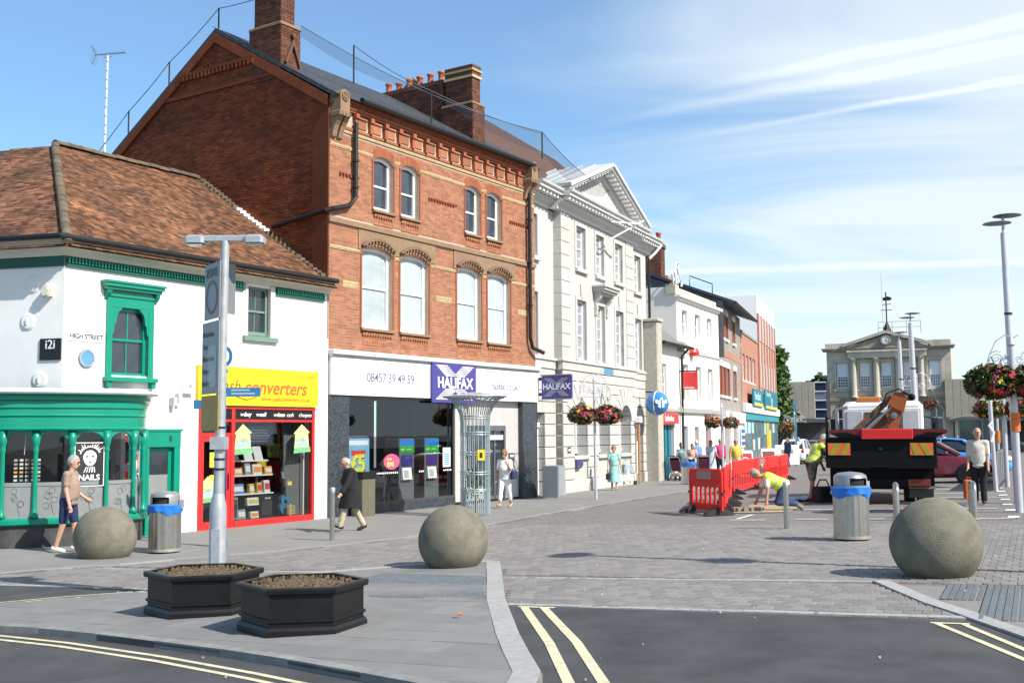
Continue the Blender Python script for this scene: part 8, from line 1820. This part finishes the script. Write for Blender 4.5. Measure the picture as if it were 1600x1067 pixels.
# lifted paving, sand and tools of the road works
t = tag(sheet('dug_patch', [(5.0, 25.1), (6.2, 24.7), (7.6, 28.2), (6.3, 28.6)], .018, mat('sand_bed', (.38, .31, .20), .95, var=.25, scale=6, bump=.6, bscale=40)), 'sandy patch of lifted paving inside the barriers', kind='structure')
for k in range(9):
    x, y = 5.2+.16*(k % 4)+.1*rnd.random(), 25.4+.28*(k//4)+.1*rnd.random(); q = thing('paving_brick', 'loose paving block lying in the sandy patch inside the barriers', 'block', gp(x, y, .02), rnd.uniform(0, 3), 'loose paving blocks'); m = MB(); m.cbox(-.1, .1, -.05, .05, 0, .08, .006); m.build('block', settb, q); m = MB(); m.box(-.09, .09, -.045, .045, .0805, .083); m.build('sand_film', mat('sand_bed', (.38, .31, .2)), q)
t = thing('tarpaulin', 'crumpled blue and white sheet on the ground beside the standing workman', 'sheet', gp(7.75, 29.3, .02), .3); m = MB(); rr_ = random.Random(3); n = 12
m.add([(-.75+1.5*i/n, -.6+1.2*j/n, .02+.05*rr_.random()) for i in range(n+1) for j in range(n+1)], [(i*(n+1)+j, (i+1)*(n+1)+j, (i+1)*(n+1)+j+1, i*(n+1)+j+1) for i in range(n) for j in range(n)]); m.build('sheet', mat('tarp', (.28, .38, .5), .5, var=.5, scale=4), t)
t = thing('bucket', 'dark tool bag at the truck side beside the standing workman', 'bag', gp(8.0, 28.3, .02), .4); m = MB(); m.cbox(-.3, .3, -.2, .2, 0, .38, .06); m.build('bag', mat('bag_dark', (.03, .03, .028), .8), t); m = MB(); m.tube([(-.2, 0, .38), (-.1, 0, .55), (.1, 0, .55), (.2, 0, .38)], .02, 6); m.build('handle', rubber, t)
t = thing('fuel_can', 'orange jerrycan shaped box standing beside the bald man', 'box', gp(11.4, 27.4, .02), -.2); m = MB(); m.cbox(-.13, .13, -.1, .1, 0, .46, .03); m.build('can', mat('can_orange', (.55, .12, .02), .5, var=.1), t); m = MB(); m.tube([(-.07, 0, .46), (-.06, 0, .51), (.06, 0, .51), (.07, 0, .46)], .014, 6); m.build('handle', mat('can_dark', (.3, .06, .02)), t)
t = thing('glove', 'dropped black glove on the paving at the bald man\'s feet', 'glove', gp(9.95, 24.6, .02), .5); m = MB(); m.ell((0, 0, .03), (.13, .06, .035), 10, 6)
for k in range(4): m.tube([(.1, -.045+.03*k, .03), (.19, -.05+.033*k, .025)], .014, 6)
m.build('glove', rubber, t)
# shopping trolley frame by the bank
t = thing('shopping_trolley', 'small wheeled shopping trolley frame beside the woman in the green dress', 'trolley', gp(4.55, 43.2, .03), .6); m = MB(); m.tube([(-.3, 0, .15), (-.1, 0, .95), (.05, 0, 1.0)], .018, 6); m.tube([(-.3, .4, .15), (-.1, .4, .95), (.05, .4, 1.0)], .018, 6); m.tube([(.05, 0, 1.0), (.05, .4, 1.0)], .018, 6); m.tube([(-.3, 0, .15), (.35, 0, .15), (.2, 0, .75)], .015, 6); m.tube([(-.3, .4, .15), (.35, .4, .15), (.2, .4, .75)], .015, 6); m.tube([(.2, 0, .75), (.2, .4, .75)], .015, 6); m.build('frame', galv, t)
for x in (-.3, .35):
    for y in (0, .4): m = MB(); m.lathe([(.02, -.02), (.09, -.02), (.09, .02), (.02, .02)], 14, (x, y, .09), 0, 'y'); m.build('wheel', rubber, t)
m = MB(); m.cbox(-.15, .22, .03, .37, .6, .82, .03); m.build('tray', mat('tray_blue', (.3, .4, .5), .5), t)
# pushchairs
def pushchair(lab, x, y, rz, hood):
    t = thing('pushchair', lab, 'pushchair', gp(x, y, .03), rz, 'pushchairs'); m = MB()
    for s in (-.24, .24): m.tube([(s, -.4, .12), (s, .1, .55), (s, .42, 1.0)], .016, 6); m.tube([(s, .38, .12), (s, -.05, .6)], .016, 6)
    m.tube([(-.24, .42, 1.0), (.24, .42, 1.0)], .022, 6); m.build('frame', galv, t)
    for s in (-.26, .26):
        for y_ in (-.42, .38): m = MB(); m.lathe([(.03, -.025), (.11, -.025), (.11, .025), (.03, .025)], 16, (s, y_, .11), 0, 'x'); m.build('wheel', rubber, t)
    m = MB(); m.prism([(-.32, .38), (.12, .42), (.28, .88), (.22, .9), (.06, .5), (-.34, .46)], -.21, .21, 'x'); m.build('seat', mat('pram_maroon', (.12, .03, .06), .8), t); m = MB(); n = 8
    vs = []
    for i in range(n+1): a = -.3+i*2.1/n; vs += [(-.24, .22-.36*math.cos(a)*1.0, .72+.34*math.sin(a)), (.24, .22-.36*math.cos(a), .72+.34*math.sin(a))]
    m.add(vs, [(2*i, 2*i+1, 2*i+3, 2*i+2) for i in range(n)]); m.add([(-.24, .22, .72)]+[v for v in vs[::2]], [(0, i+1, i+2) for i in range(n)]); m.add([(.24, .22, .72)]+[v for v in vs[1::2]], [(0, i+2, i+1) for i in range(n)]); m.build('hood', hood, t); m = MB(); m.cbox(-.18, .18, -.1, .25, .18, .34, .03); m.build('basket', mat('pram_basket', (.35, .3, .28), .9), t)
pushchair('black hooded pushchair left of the far litter bin', 7.05, 46.9, 2.6, mat('pram_black', (.02, .02, .022), .8)); pushchair('dark pushchair in front of the woman in the brown top', 8.15, 46.6, 2.9, mat('pram_dark', (.03, .035, .05), .8))
# ================================================================= people
PSC = bpy.data.scenes.new('workbench')
def solid(mb, voxel, smooth=3):
    """melt overlapping shapes into one continuous skin"""
    me = bpy.data.meshes.new('raw'); me.from_pydata([tuple(v) for v in mb.v], [], mb.f); o = bpy.data.objects.new('raw', me); PSC.collection.objects.link(o)
    r = o.modifiers.new('r', 'REMESH'); r.mode = 'VOXEL'; r.voxel_size = voxel; r.use_smooth_shade = True
    s = o.modifiers.new('s', 'SMOOTH'); s.factor = .5; s.iterations = smooth
    with bpy.context.temp_override(scene=PSC, view_layer=PSC.view_layers[0]):
        dg = bpy.context.evaluated_depsgraph_get(); res = bpy.data.meshes.new_from_object(o.evaluated_get(dg))
    bpy.data.objects.remove(o); bpy.data.meshes.remove(me); return res
def cap(m, p, q, r0, r1, n=10):
    p, q = Vector(p), Vector(q); k = 4; d = q-p; m.tube([p+d*i/k for i in range(k+1)], [r0+(r1-r0)*i/k for i in range(k+1)], n); m.ell(p, (r0,)*3, n, 6); m.ell(q, (r1,)*3, n, 6)
def cloth(name, col, var=.16): return mat('cloth_'+name, col, .85, var=var, scale=7, bump=.6, bscale=9)
skins = {'fair': mat('skin_fair', (.52, .30, .21), .55, var=.08, scale=9), 'tan': mat('skin_tan', (.44, .24, .16), .55, var=.08, scale=9)}
hairs = {'grey': mat('hair_grey', (.32, .31, .29), .7, var=.3, scale=40), 'white': mat('hair_white', (.55, .54, .5), .7, var=.2, scale=40), 'brown': mat('hair_brown', (.13, .065, .03), .6, var=.4, scale=40), 'auburn': mat('hair_auburn', (.25, .12, .05), .6, var=.4, scale=40), 'dark': mat('hair_dark', (.03, .02, .015), .6, var=.3, scale=40)}
def person(label, loc, yaw, h, P, wear, hair='brown', hs='short', skin='fair', girth=1., fine=True, group=None, glasses=False):
    t = thing('person', label, 'person', loc, R(yaw), group); s = h/1.75; vx = (.0095 if fine else .015)
    g = lambda k, d=0.: R(P.get(k, d)); X = Vector((1, 0, 0))
    def seg(a): return Vector((0, math.sin(a), -math.cos(a)))
    J = {}; hipw = .092*s
    for sd, nm in ((-1, 'l'), (1, 'r')):
        hp, kn = g('h'+nm), g('k'+nm); J['hip'+nm] = Vector((sd*hipw, 0, 0)); J['kn'+nm] = J['hip'+nm]+seg(hp)*.43*s; J['an'+nm] = J['kn'+nm]+seg(hp-kn)*.41*s
        f = hp-kn+g('f'+nm); J['toe'+nm] = J['an'+nm]+Vector((sd*.02, math.cos(f), math.sin(f)))*.15*s+seg(hp-kn)*.045*s
    low = min(min(J['an'+n].z-.075*s, J['kn'+n].z-.06*s, J['toe'+n].z-.03*s) for n in 'lr')
    for k in J: J[k].z -= low
    pel = Vector((0, 0, -low)); ln = g('lean'); up = Vector((0, math.sin(ln), math.cos(ln))); fw = Vector((0, math.cos(ln), -math.sin(ln))); neck = pel+up*.52*s
    for sd, nm in ((-1, 'l'), (1, 'r')):
        p, q, e = g('a'+nm)+0, g('b'+nm, 8), g('e'+nm, 12); sh = pel+up*.455*s+X*sd*.172*s*(.5+.5*girth); J['sh'+nm] = sh; d = Vector((sd*math.sin(q), math.sin(p)*math.cos(q), -math.cos(p)*math.cos(q))); el = sh+d*.285*s; J['el'+nm] = el
        d2 = Vector((sd*math.sin(q)*.6-sd*P.get('in'+nm, 0.), math.sin(p+e), -math.cos(p+e))).normalized(); J['wr'+nm] = el+d2*.25*s; J['hd'+nm] = d2
    RT = Matrix.Rotation(-ln, 3, 'X'); hp = ln+g('head'); HR = Matrix.Rotation(g('turn'), 3, 'Z') @ Matrix.Rotation(-hp, 3, 'X'); HS = 1.1; HC = neck+Vector((0, math.sin((ln+hp)/2+.1), math.cos((ln+hp)/2)))*.17*s
    def torso(m, o, a=0., b=1.):
        prof = [(-.09, .085, .07, 0), (-.05, .135, .105, 0), (.0, .157, .12, 0), (.06, .158, .121, .004), (.12, .153, .117, .01), (.18, .15, .116, .013), (.24, .152, .117, .013), (.30, .158, .115, .008), (.36, .163, .110, .002), (.41, .160, .100, -.004), (.455, .135, .082, -.008), (.485, .09, .062, -.008), (.50, .05, .045, -.006)]
        prof = [q for q in prof if a-.1 <= q[0] <= b]; n = 18; vs = []
        for tt, rx, ry, fy in prof:
            bl = 1.16 if girth > 1.04 and .05 < tt < .32 else 1.0
            for j in range(n): an = 2*math.pi*j/n; vs.append(pel+up*tt*s+X*math.cos(an)*(rx*girth+o)*s+fw*(math.sin(an)*(ry*girth*(bl if math.sin(an) > 0 else 1)+o)+fy*girth)*s)
        k = len(prof); m.add(vs, [tuple(range(n-1, -1, -1)), tuple((k-1)*n+j for j in range(n))]+[(i*n+j, i*n+(j+1) % n, (i+1)*n+(j+1) % n, (i+1)*n+j) for i in range(k-1) for j in range(n)])
        if b >= .4:
            for nm in 'lr': cap(m, pel+up*.44*s, J['sh'+nm], (.065+o)*s, (.058+o)*s)
    def arm(m, o, nm, f=1.):
        a, b, c = J['sh'+nm], J['el'+nm], J['wr'+nm]; cap(m, a, a.lerp(b, min(1, f)), (.054+o)*s, (.042+o)*s+(.006 if f < 1 else 0))
        if f > 1: cap(m, b, b.lerp(c, f-1), (.042+o)*s, (.031+o)*s)
    def leg(m, o, nm, f=1.):
        a, b, c = J['hip'+nm], J['kn'+nm], J['an'+nm]; cap(m, a, a.lerp(b, min(1, f)), (.096*min(girth, 1.1)+o)*s, ((.092*girth)*(1-min(1, f))+.060*min(1, f)+o)*s)
        if f > 1: cap(m, b, b.lerp(c, f-1), (.058+o)*s, (.039+o+(.014 if o > 0 else 0))*s)
    def skirt(m, p, q, a0, b0, a1, b1):
        n = 20; k = 7; vs = []
        for i in range(k+1):
            c_ = p.lerp(q, i/k)
            for j in range(n): an = 2*math.pi*j/n; f = 1+(.035*math.sin(5*an+1) if i > 2 else 0); vs.append(c_+Vector((math.cos(an)*(a0+(a1-a0)*i/k)*girth*f*s, math.sin(an)*(b0+(b1-b0)*i/k)*girth*f*s, 0)))
        m.add(vs, [tuple(range(n)), tuple(k*n+j for j in range(n-1, -1, -1))]+[(i*n+(j+1) % n, i*n+j, (i+1)*n+j, (i+1)*n+(j+1) % n) for i in range(k) for j in range(n)])
    m = MB(); torso(m, 0)
    for nm in 'lr':
        arm(m, 0, nm, 2); leg(m, 0, nm, 2); cap(m, J['an'+nm]-Vector((0, .03*s, .03*s)), J['toe'+nm], .038*s, .03*s)
        w_, d = J['wr'+nm], J['hd'+nm]; sd = -1 if nm == 'l' else 1; side = Vector((0, d.z, -d.y)).normalized() if abs(d.x) < .9 else Vector((0, 1, 0)); cap(m, w_, w_+d*.075*s, .028*s, .034*s)
        nrm = d.cross(side).normalized()
        for k in range(4):
            b0 = w_+d*.085*s+side*(k-1.5)*.019*s; L_ = (.07, .08, .075, .058)[k]*s; mid = b0+d*L_*.55+nrm*sd*-.008*s; cap(m, b0, mid, .0098*s, .009*s, 6); cap(m, mid, mid+(d*.8-nrm*sd*.6).normalized()*L_*.45, .009*s, .0075*s, 6)
        th_ = w_+d*.03*s+side*.026*s; cap(m, th_, th_+(d*.7+side*.6).normalized()*.055*s, .012*s, .009*s, 6)
    cap(m, neck-up*.05*s, HC-Vector((0, 0, .05*s)), .052*s, .05*s)
    S0 = s; s = s*HS; hq = lambda x, y, z: HC+HR @ Vector((x*S0*1.1, y*S0*1.1, z*S0*1.1)); m.ell(HC, (.074*s, .094*s, .105*s), 16, 12, 0, HR); m.ell(hq(0, .025, -.06), (.056*s, .066*s, .062*s), 12, 8, 0, HR); m.ell(hq(0, .062, -.095), (.026*s, .026*s, .02*s), 10, 6, 0, HR)
    cap(m, hq(0, .088, .012), hq(0, .108, -.030), .010*s, .015*s, 6); m.ell(hq(0, .082, .03), (.05*s, .018*s, .012*s), 10, 6, 0, HR); m.ell(hq(0, .084, -.062), (.026*s, .014*s, .012*s), 10, 6, 0, HR)
    for e in (-1, 1): m.ell(hq(e*.076, -.005, -.01), (.012*s, .022*s, .033*s), 8, 6, 0, HR)
    s = S0; me = solid(m, vx, 2); me.materials.append(skins[skin]); o = bpy.data.objects.new('body', me); COL.objects.link(o); o.parent = t
    if fine:
        for e in (-1, 1):
            if glasses: m = MB(); m.ell(hq(e*.032, .098, .012), (.026*s, .008*s, .018*s), 10, 6, 0, HR); m.build('sunglass_lens', dark, t)
            else: m = MB(); m.ell(hq(e*.031, .088, .012), (.012*s, .008*s, .008*s), 8, 6, 0, HR); m.build('eye', dark, t)
        m = MB(); m.ell(hq(0, .097, -.062), (.022*s, .006*s, .005*s), 8, 6, 0, HR); m.build('mouth', mat('lip', (.30, .10, .08), .6), t)
    # hair: shell over the skull, cut at the hairline
    if hs:
        m = MB(); n, k = 22, 14; vs = []; fs = []; rr = random.Random(int(h*1000)); grow = {'short': 1.07, 'bald': 1.03, 'curly': 1.22, 'long': 1.12, 'cap': 1.1, 'bun': 1.1}[hs]
        for i in range(k+1):
            p = math.pi*i/k
            for j in range(n): a = 2*math.pi*j/n; q = grow*(1+(rr.uniform(-.06, .06) if hs == 'curly' else rr.uniform(-.012, .012))); vs.append(hq(.074*q*math.sin(p)*math.cos(a), .094*q*math.sin(p)*math.sin(a)-.006, .105*q*math.cos(p)+.004))
        for i in range(k):
            for j in range(n):
                a = 2*math.pi*(j+.5)/n; z = math.cos(math.pi*(i+.5)/k); y = math.sin(a)
                keep = z > (.48 if y > .45 else (-.05 if y > -.1 else -.55))
                if hs == 'bald': keep = -.5 < z < .25 and y < .1
                if hs in ('curly', 'bun'): keep = z > (.42 if y > .5 else -.5)
                if hs == 'long': keep = z > (.45 if y > .4 else -1)
                if hs == 'cap': keep = z > .12
                if keep: q = (j+1) % n; fs.append(((i+1)*n+j, (i+1)*n+q, i*n+q, i*n+j))
        m.add(vs, fs)
        if hs == 'long': m.ell(hq(0, -.06, -.12), (.075*s, .045*s, .12*s), 12, 8, 0, HR)
        if hs == 'bun': m.ell(hq(0, -.09, .08), (.04*s, .04*s, .04*s), 10, 8, 0, HR)
        m.build('hat' if hs == 'cap' else 'hair', hairs[hair], t, True)
    for nm_, kind, c, *ex in wear:
        m = MB(); v2 = vx*1.25; o_ = .014
        if kind == 'shirt':
            torso(m, o_+.004); m.ell(pel-up*.05*s, ((.15*girth+.026)*s, (.118*girth+.028)*s, .07*s), 16, 8, 0, RT); [arm(m, .018, n, ex[0] if ex else .62) for n in 'lr']
        elif kind == 'vest': torso(m, .026 if not ex else ex[0])
        elif kind == 'top': torso(m, .012, 0, .4)
        elif kind == 'coat':
            torso(m, .05); [arm(m, .036, n, 1.93) for n in 'lr']; kz = (J['knl']+J['knr'])/2; skirt(m, pel+up*.06*s, pel.lerp(kz, .95), .195, .165, .235, .235)
        elif kind == 'dress':
            torso(m, .02); [arm(m, .022, n, .55) for n in 'lr']; b = (J['anl']+J['anr'])/2
            skirt(m, pel+up*.05*s, pel.lerp(b, .74), .168, .138, .255, .225)
        elif kind in ('trousers', 'shorts', 'cropped'):
            f = {'trousers': 1.97, 'shorts': .86, 'cropped': 1.62}[kind]; torso(m, .012, 0, .13); [leg(m, .016, n, f) for n in 'lr']
        elif kind == 'shoes':
            for n in 'lr':
                q = MB(); cap(q, J['an'+n]-Vector((0, .045*s, .035*s)), J['toe'+n]+Vector((0, .01, 0)), .046*s, .041*s); me = solid(q, v2, 2); me.materials.append(c); ob = bpy.data.objects.new(nm_, me); COL.objects.link(ob); ob.parent = t
            continue
        me = solid(m, v2, 4); me.materials.append(c)
        if kind == 'vest':
            me.materials.append(mat('reflective_grey', (.42, .44, .40), .35, var=.1)); idx = []
            for p in me.polygons:
                v = p.center-pel; tt = v.dot(up)/s; idx.append(1 if (.03 < tt < .08 or .19 < tt < .24 or (tt > .24 and .07 < abs(v.x)/s < .11)) else 0)
            me.polygons.foreach_set('material_index', idx)
        ob = bpy.data.objects.new(nm_, me); COL.objects.link(ob); ob.parent = t
    t['_'] = 0; del t['_']; PJ[label] = (J, t); return t
PJ = {}
hv = mat('hi_vis_yellow', (.62, .80, .05), .6, var=.12, bump=.5, bscale=9); blackc = cloth('black', (.012, .012, .014)); whitec = cloth('white', (.76, .76, .76), .05); navyc = cloth('navy', (.02, .03, .09)); jean = cloth('denim', (.035, .06, .14), .3); beige = cloth('beige', (.42, .36, .25)); shoe_b = mat('shoe_black', (.014, .013, .012), .4); shoe_w = mat('shoe_white', (.6, .57, .5), .6); shoe_t = mat('shoe_tan', (.42, .26, .15), .6)
pk = 'people walking and standing in the street'
person('man in a tan short sleeved shirt and navy shorts walking past the green shopfront', gp(-8.0, 19.75, .03), -88, 1.74, dict(lean=3, head=12, hl=11, kl=8, hr=-8, kr=8, ar=2, er=14, al=-4, el=58), [('shirt', 'shirt', cloth('tan', (.31, .22, .17))), ('shorts', 'shorts', navyc), ('shoe', 'shoes', shoe_w)], 'grey', 'short', 'fair', 1.14, True, pk, True)
person('stooped bald man in a black coat and beige trousers walking left past the bank', gp(-3.42, 23.3, .03), 112, 1.60, dict(lean=9, head=22, hl=26, kl=10, hr=-14, kr=14, fl=12, al=20, el=18, bl=18, br=18, ar=-10, er=16), [('trousers', 'trousers', beige), ('shirt', 'vest', whitec, .016), ('coat', 'coat', blackc), ('shoe', 'shoes', shoe_b)], 'white', 'bald', 'fair', 1.2, True, pk)
person('woman in a white blouse and white cropped trousers walking by the wire tree guard', gp(-.22, 30.3, .03), 158, 1.60, dict(lean=2, head=8, hl=-10, kl=14, hr=16, kr=4, al=28, el=112, bl=14, inl=.4, ar=4, er=10), [('trousers', 'cropped', whitec), ('blouse', 'shirt', whitec, .7), ('shoe', 'shoes', shoe_t)], 'auburn', 'curly', 'tan', 1.06, True, pk, True)
person('woman in a pale green patterned dress standing in front of the stone bank', gp(3.64, 39.4, .03), 172, 1.60, dict(lean=2, head=6, hl=6, hr=-5, kr=8, al=4, ar=8, er=14, bl=14), [('dress', 'dress', cloth('mint', (.30, .56, .50), .3)), ('shoe', 'shoes', shoe_t)], 'auburn', 'curly', 'fair', 1.05, True, pk)
person('workman in a yellow hi-vis vest and camouflage shorts bending beside the truck', gp(7.75, 28.4, .02), -80, 1.84, dict(lean=26, head=22, hl=6, kl=8, hr=-4, kr=6, al=16, el=14, ar=20, er=16), [('tee_shirt', 'shirt', cloth('charcoal', (.05, .05, .06))), ('hi_vis_vest', 'vest', hv), ('shorts', 'shorts', mat('camouflage', (.17, .165, .12), .9, var=.75, scale=9)), ('boot', 'shoes', mat('boot_brown', (.12, .05, .03), .7))], 'grey', 'short', 'tan', 1.1, True, pk)
person('workman in a yellow hi-vis vest and jeans kneeling over the lifted paving', gp(6.30, 25.55, .02), 88, 1.76, dict(lean=66, head=8, hl=22, kl=108, hr=12, kr=100, al=-2, el=10, ar=12, er=8, fl=-50, fr=-50), [('shirt', 'shirt', whitec, .7), ('hi_vis_vest', 'vest', hv), ('jeans', 'trousers', jean), ('boot', 'shoes', mat('boot_grey', (.16, .15, .13), .8))], 'grey', 'cap', 'tan', 1.12, True, pk)
person('bald man in a pale short sleeved shirt and black trousers by the right basket posts', gp(10.72, 25.2, .02), 152, 1.76, dict(lean=2, head=4, turn=25, hl=3, hr=-3, al=2, ar=-2, er=30, el=14, bl=4, br=5), [('trousers', 'trousers', blackc), ('shirt', 'shirt', cloth('stone', (.56, .52, .45)), .85), ('shoe', 'shoes', shoe_b)], 'white', 'bald', 'fair', 1.03, True, pk)
for lb, x, y, yw, h, po, we, hr_, hs_, gi in (
    ('woman in a teal strappy top standing behind the pushchair', 7.42, 48.3, 200, 1.62, dict(head=14, al=10, el=30), [('top', 'top', cloth('teal', (.02, .25, .32))), ('trousers', 'cropped', cloth('cream', (.5, .45, .36)))], 'brown', 'bun', 1.),
    ('woman in a peach top beside the far litter bin', 7.98, 48.6, 170, 1.58, dict(head=14, al=30, el=60), [('top', 'shirt', cloth('peach', (.62, .38, .28)), .5), ('trousers', 'cropped', cloth('cream', (.5, .45, .36)))], 'brown', 'long', 1.05),
    ('white haired man in a blue shirt turned away among the pedestrians', 8.42, 49.8, 20, 1.74, dict(lean=8, head=10), [('shirt', 'shirt', cloth('blue', (.12, .25, .50))), ('trousers', 'trousers', navyc)], 'white', 'short', 1.1),
    ('woman in a brown top and pale skirt behind the dark pushchair', 8.62, 47.6, 185, 1.70, dict(al=24, el=40, ar=24, er=40), [('skirt', 'dress', cloth('pale_blue', (.42, .48, .58))), ('top', 'shirt', cloth('brown', (.13, .07, .05)), .5)], 'brown', 'long', 1.),
    ('balding man in a bright pink shirt and black trousers beside the basket post', 9.12, 48.1, 180, 1.76, dict(hl=3, hr=-3), [('trousers', 'trousers', blackc), ('shirt', 'shirt', cloth('pink', (.62, .05, .16)), 1.5)], 'grey', 'bald', 1.1),
    ('woman in a mustard cardigan and yellow top right of the man in pink', 9.85, 48.3, 185, 1.68, dict(hl=4, hr=-4, bl=14, br=14), [('trousers', 'cropped', whitec), ('cardigan', 'shirt', cloth('mustard', (.55, .42, .08)), 1.4)], 'grey', 'curly', 1.18),
    ('distant person in dark clothes at the end of the teal shopfront', 15.6, 62.0, 120, 1.70, dict(hl=12, hr=-10), [('jacket', 'shirt', navyc, 1.9), ('trousers', 'trousers', navyc)], 'brown', 'long', 1.05),
    ('distant person in a white shirt near the far blue finger post', 18.3, 70.0, 10, 1.70, dict(hl=10, hr=-10), [('shirt', 'shirt', whitec, 1.9), ('trousers', 'trousers', beige)], 'grey', 'short', 1.05),
    ('distant person in a pink top walking beside the person in dark clothes', 16.6, 66.0, 160, 1.62, dict(hl=10, hr=-10), [('top', 'shirt', cloth('rose', (.55, .25, .32)), 1.2), ('trousers', 'trousers', navyc)], 'brown', 'short', 1.),
    ('person in a red hooded jacket behind the blue car', 19.0, 48.0, 60, 1.70, dict(lean=10), [('jacket', 'coat', cloth('red', (.45, .03, .05))), ('trousers', 'trousers', navyc)], 'dark', 'cap', 1.1)):
    person(lb, gp(x, y, .03), yw, h, po, we+[('shoe', 'shoes', shoe_b)], hr_, hs_, 'tan', gi, False, pk)
# bags that people carry
def bag(lab, who, nm, dz, r, mm_):
    J, t = PJ[who]; M_ = Matrix.Translation(t.location) @ Matrix.Rotation(t.rotation_euler.z, 4, 'Z'); p = M_ @ (J['wr'+nm]+J['hd'+nm]*.06); b = thing('handbag', lab, 'bag', p, t.rotation_euler.z); m = MB(); m.cbox(-r*.4, r*.4, -r, r, -dz-r*1.4, -dz, .03); m.build('bag', mm_, b); m = MB(); m.tube([(0, -r*.6, -dz), (0, -r*.3, -.02), (0, 0, .0), (0, r*.3, -.02), (0, r*.6, -dz)], .012, 6); m.build('handle', mm_, b)
bag('black handbag held by the woman in the green dress', 'woman in a pale green patterned dress standing in front of the stone bank', 'r', .14, .16, mat('bag_black', (.015, .015, .016), .5))
J, t = PJ['woman in a white blouse and white cropped trousers walking by the wire tree guard']; M_ = Matrix.Translation(t.location) @ Matrix.Rotation(t.rotation_euler.z, 4, 'Z'); p = M_ @ (J['shl']+Vector((-.09, -.06, -.36)))
b = thing('handbag', 'dark shoulder bag on the woman in white', 'bag', p, t.rotation_euler.z); m = MB(); m.cbox(-.06, .06, -.16, .16, -.12, .12, .04); m.build('bag', navyc, b); m = MB(); m.tube([(0, -.12, .1), (.07, -.02, .40), (.06, .08, .38), (0, .12, .1)], .015, 6); m.build('strap', navyc, b)
bpy.data.scenes.remove(PSC)
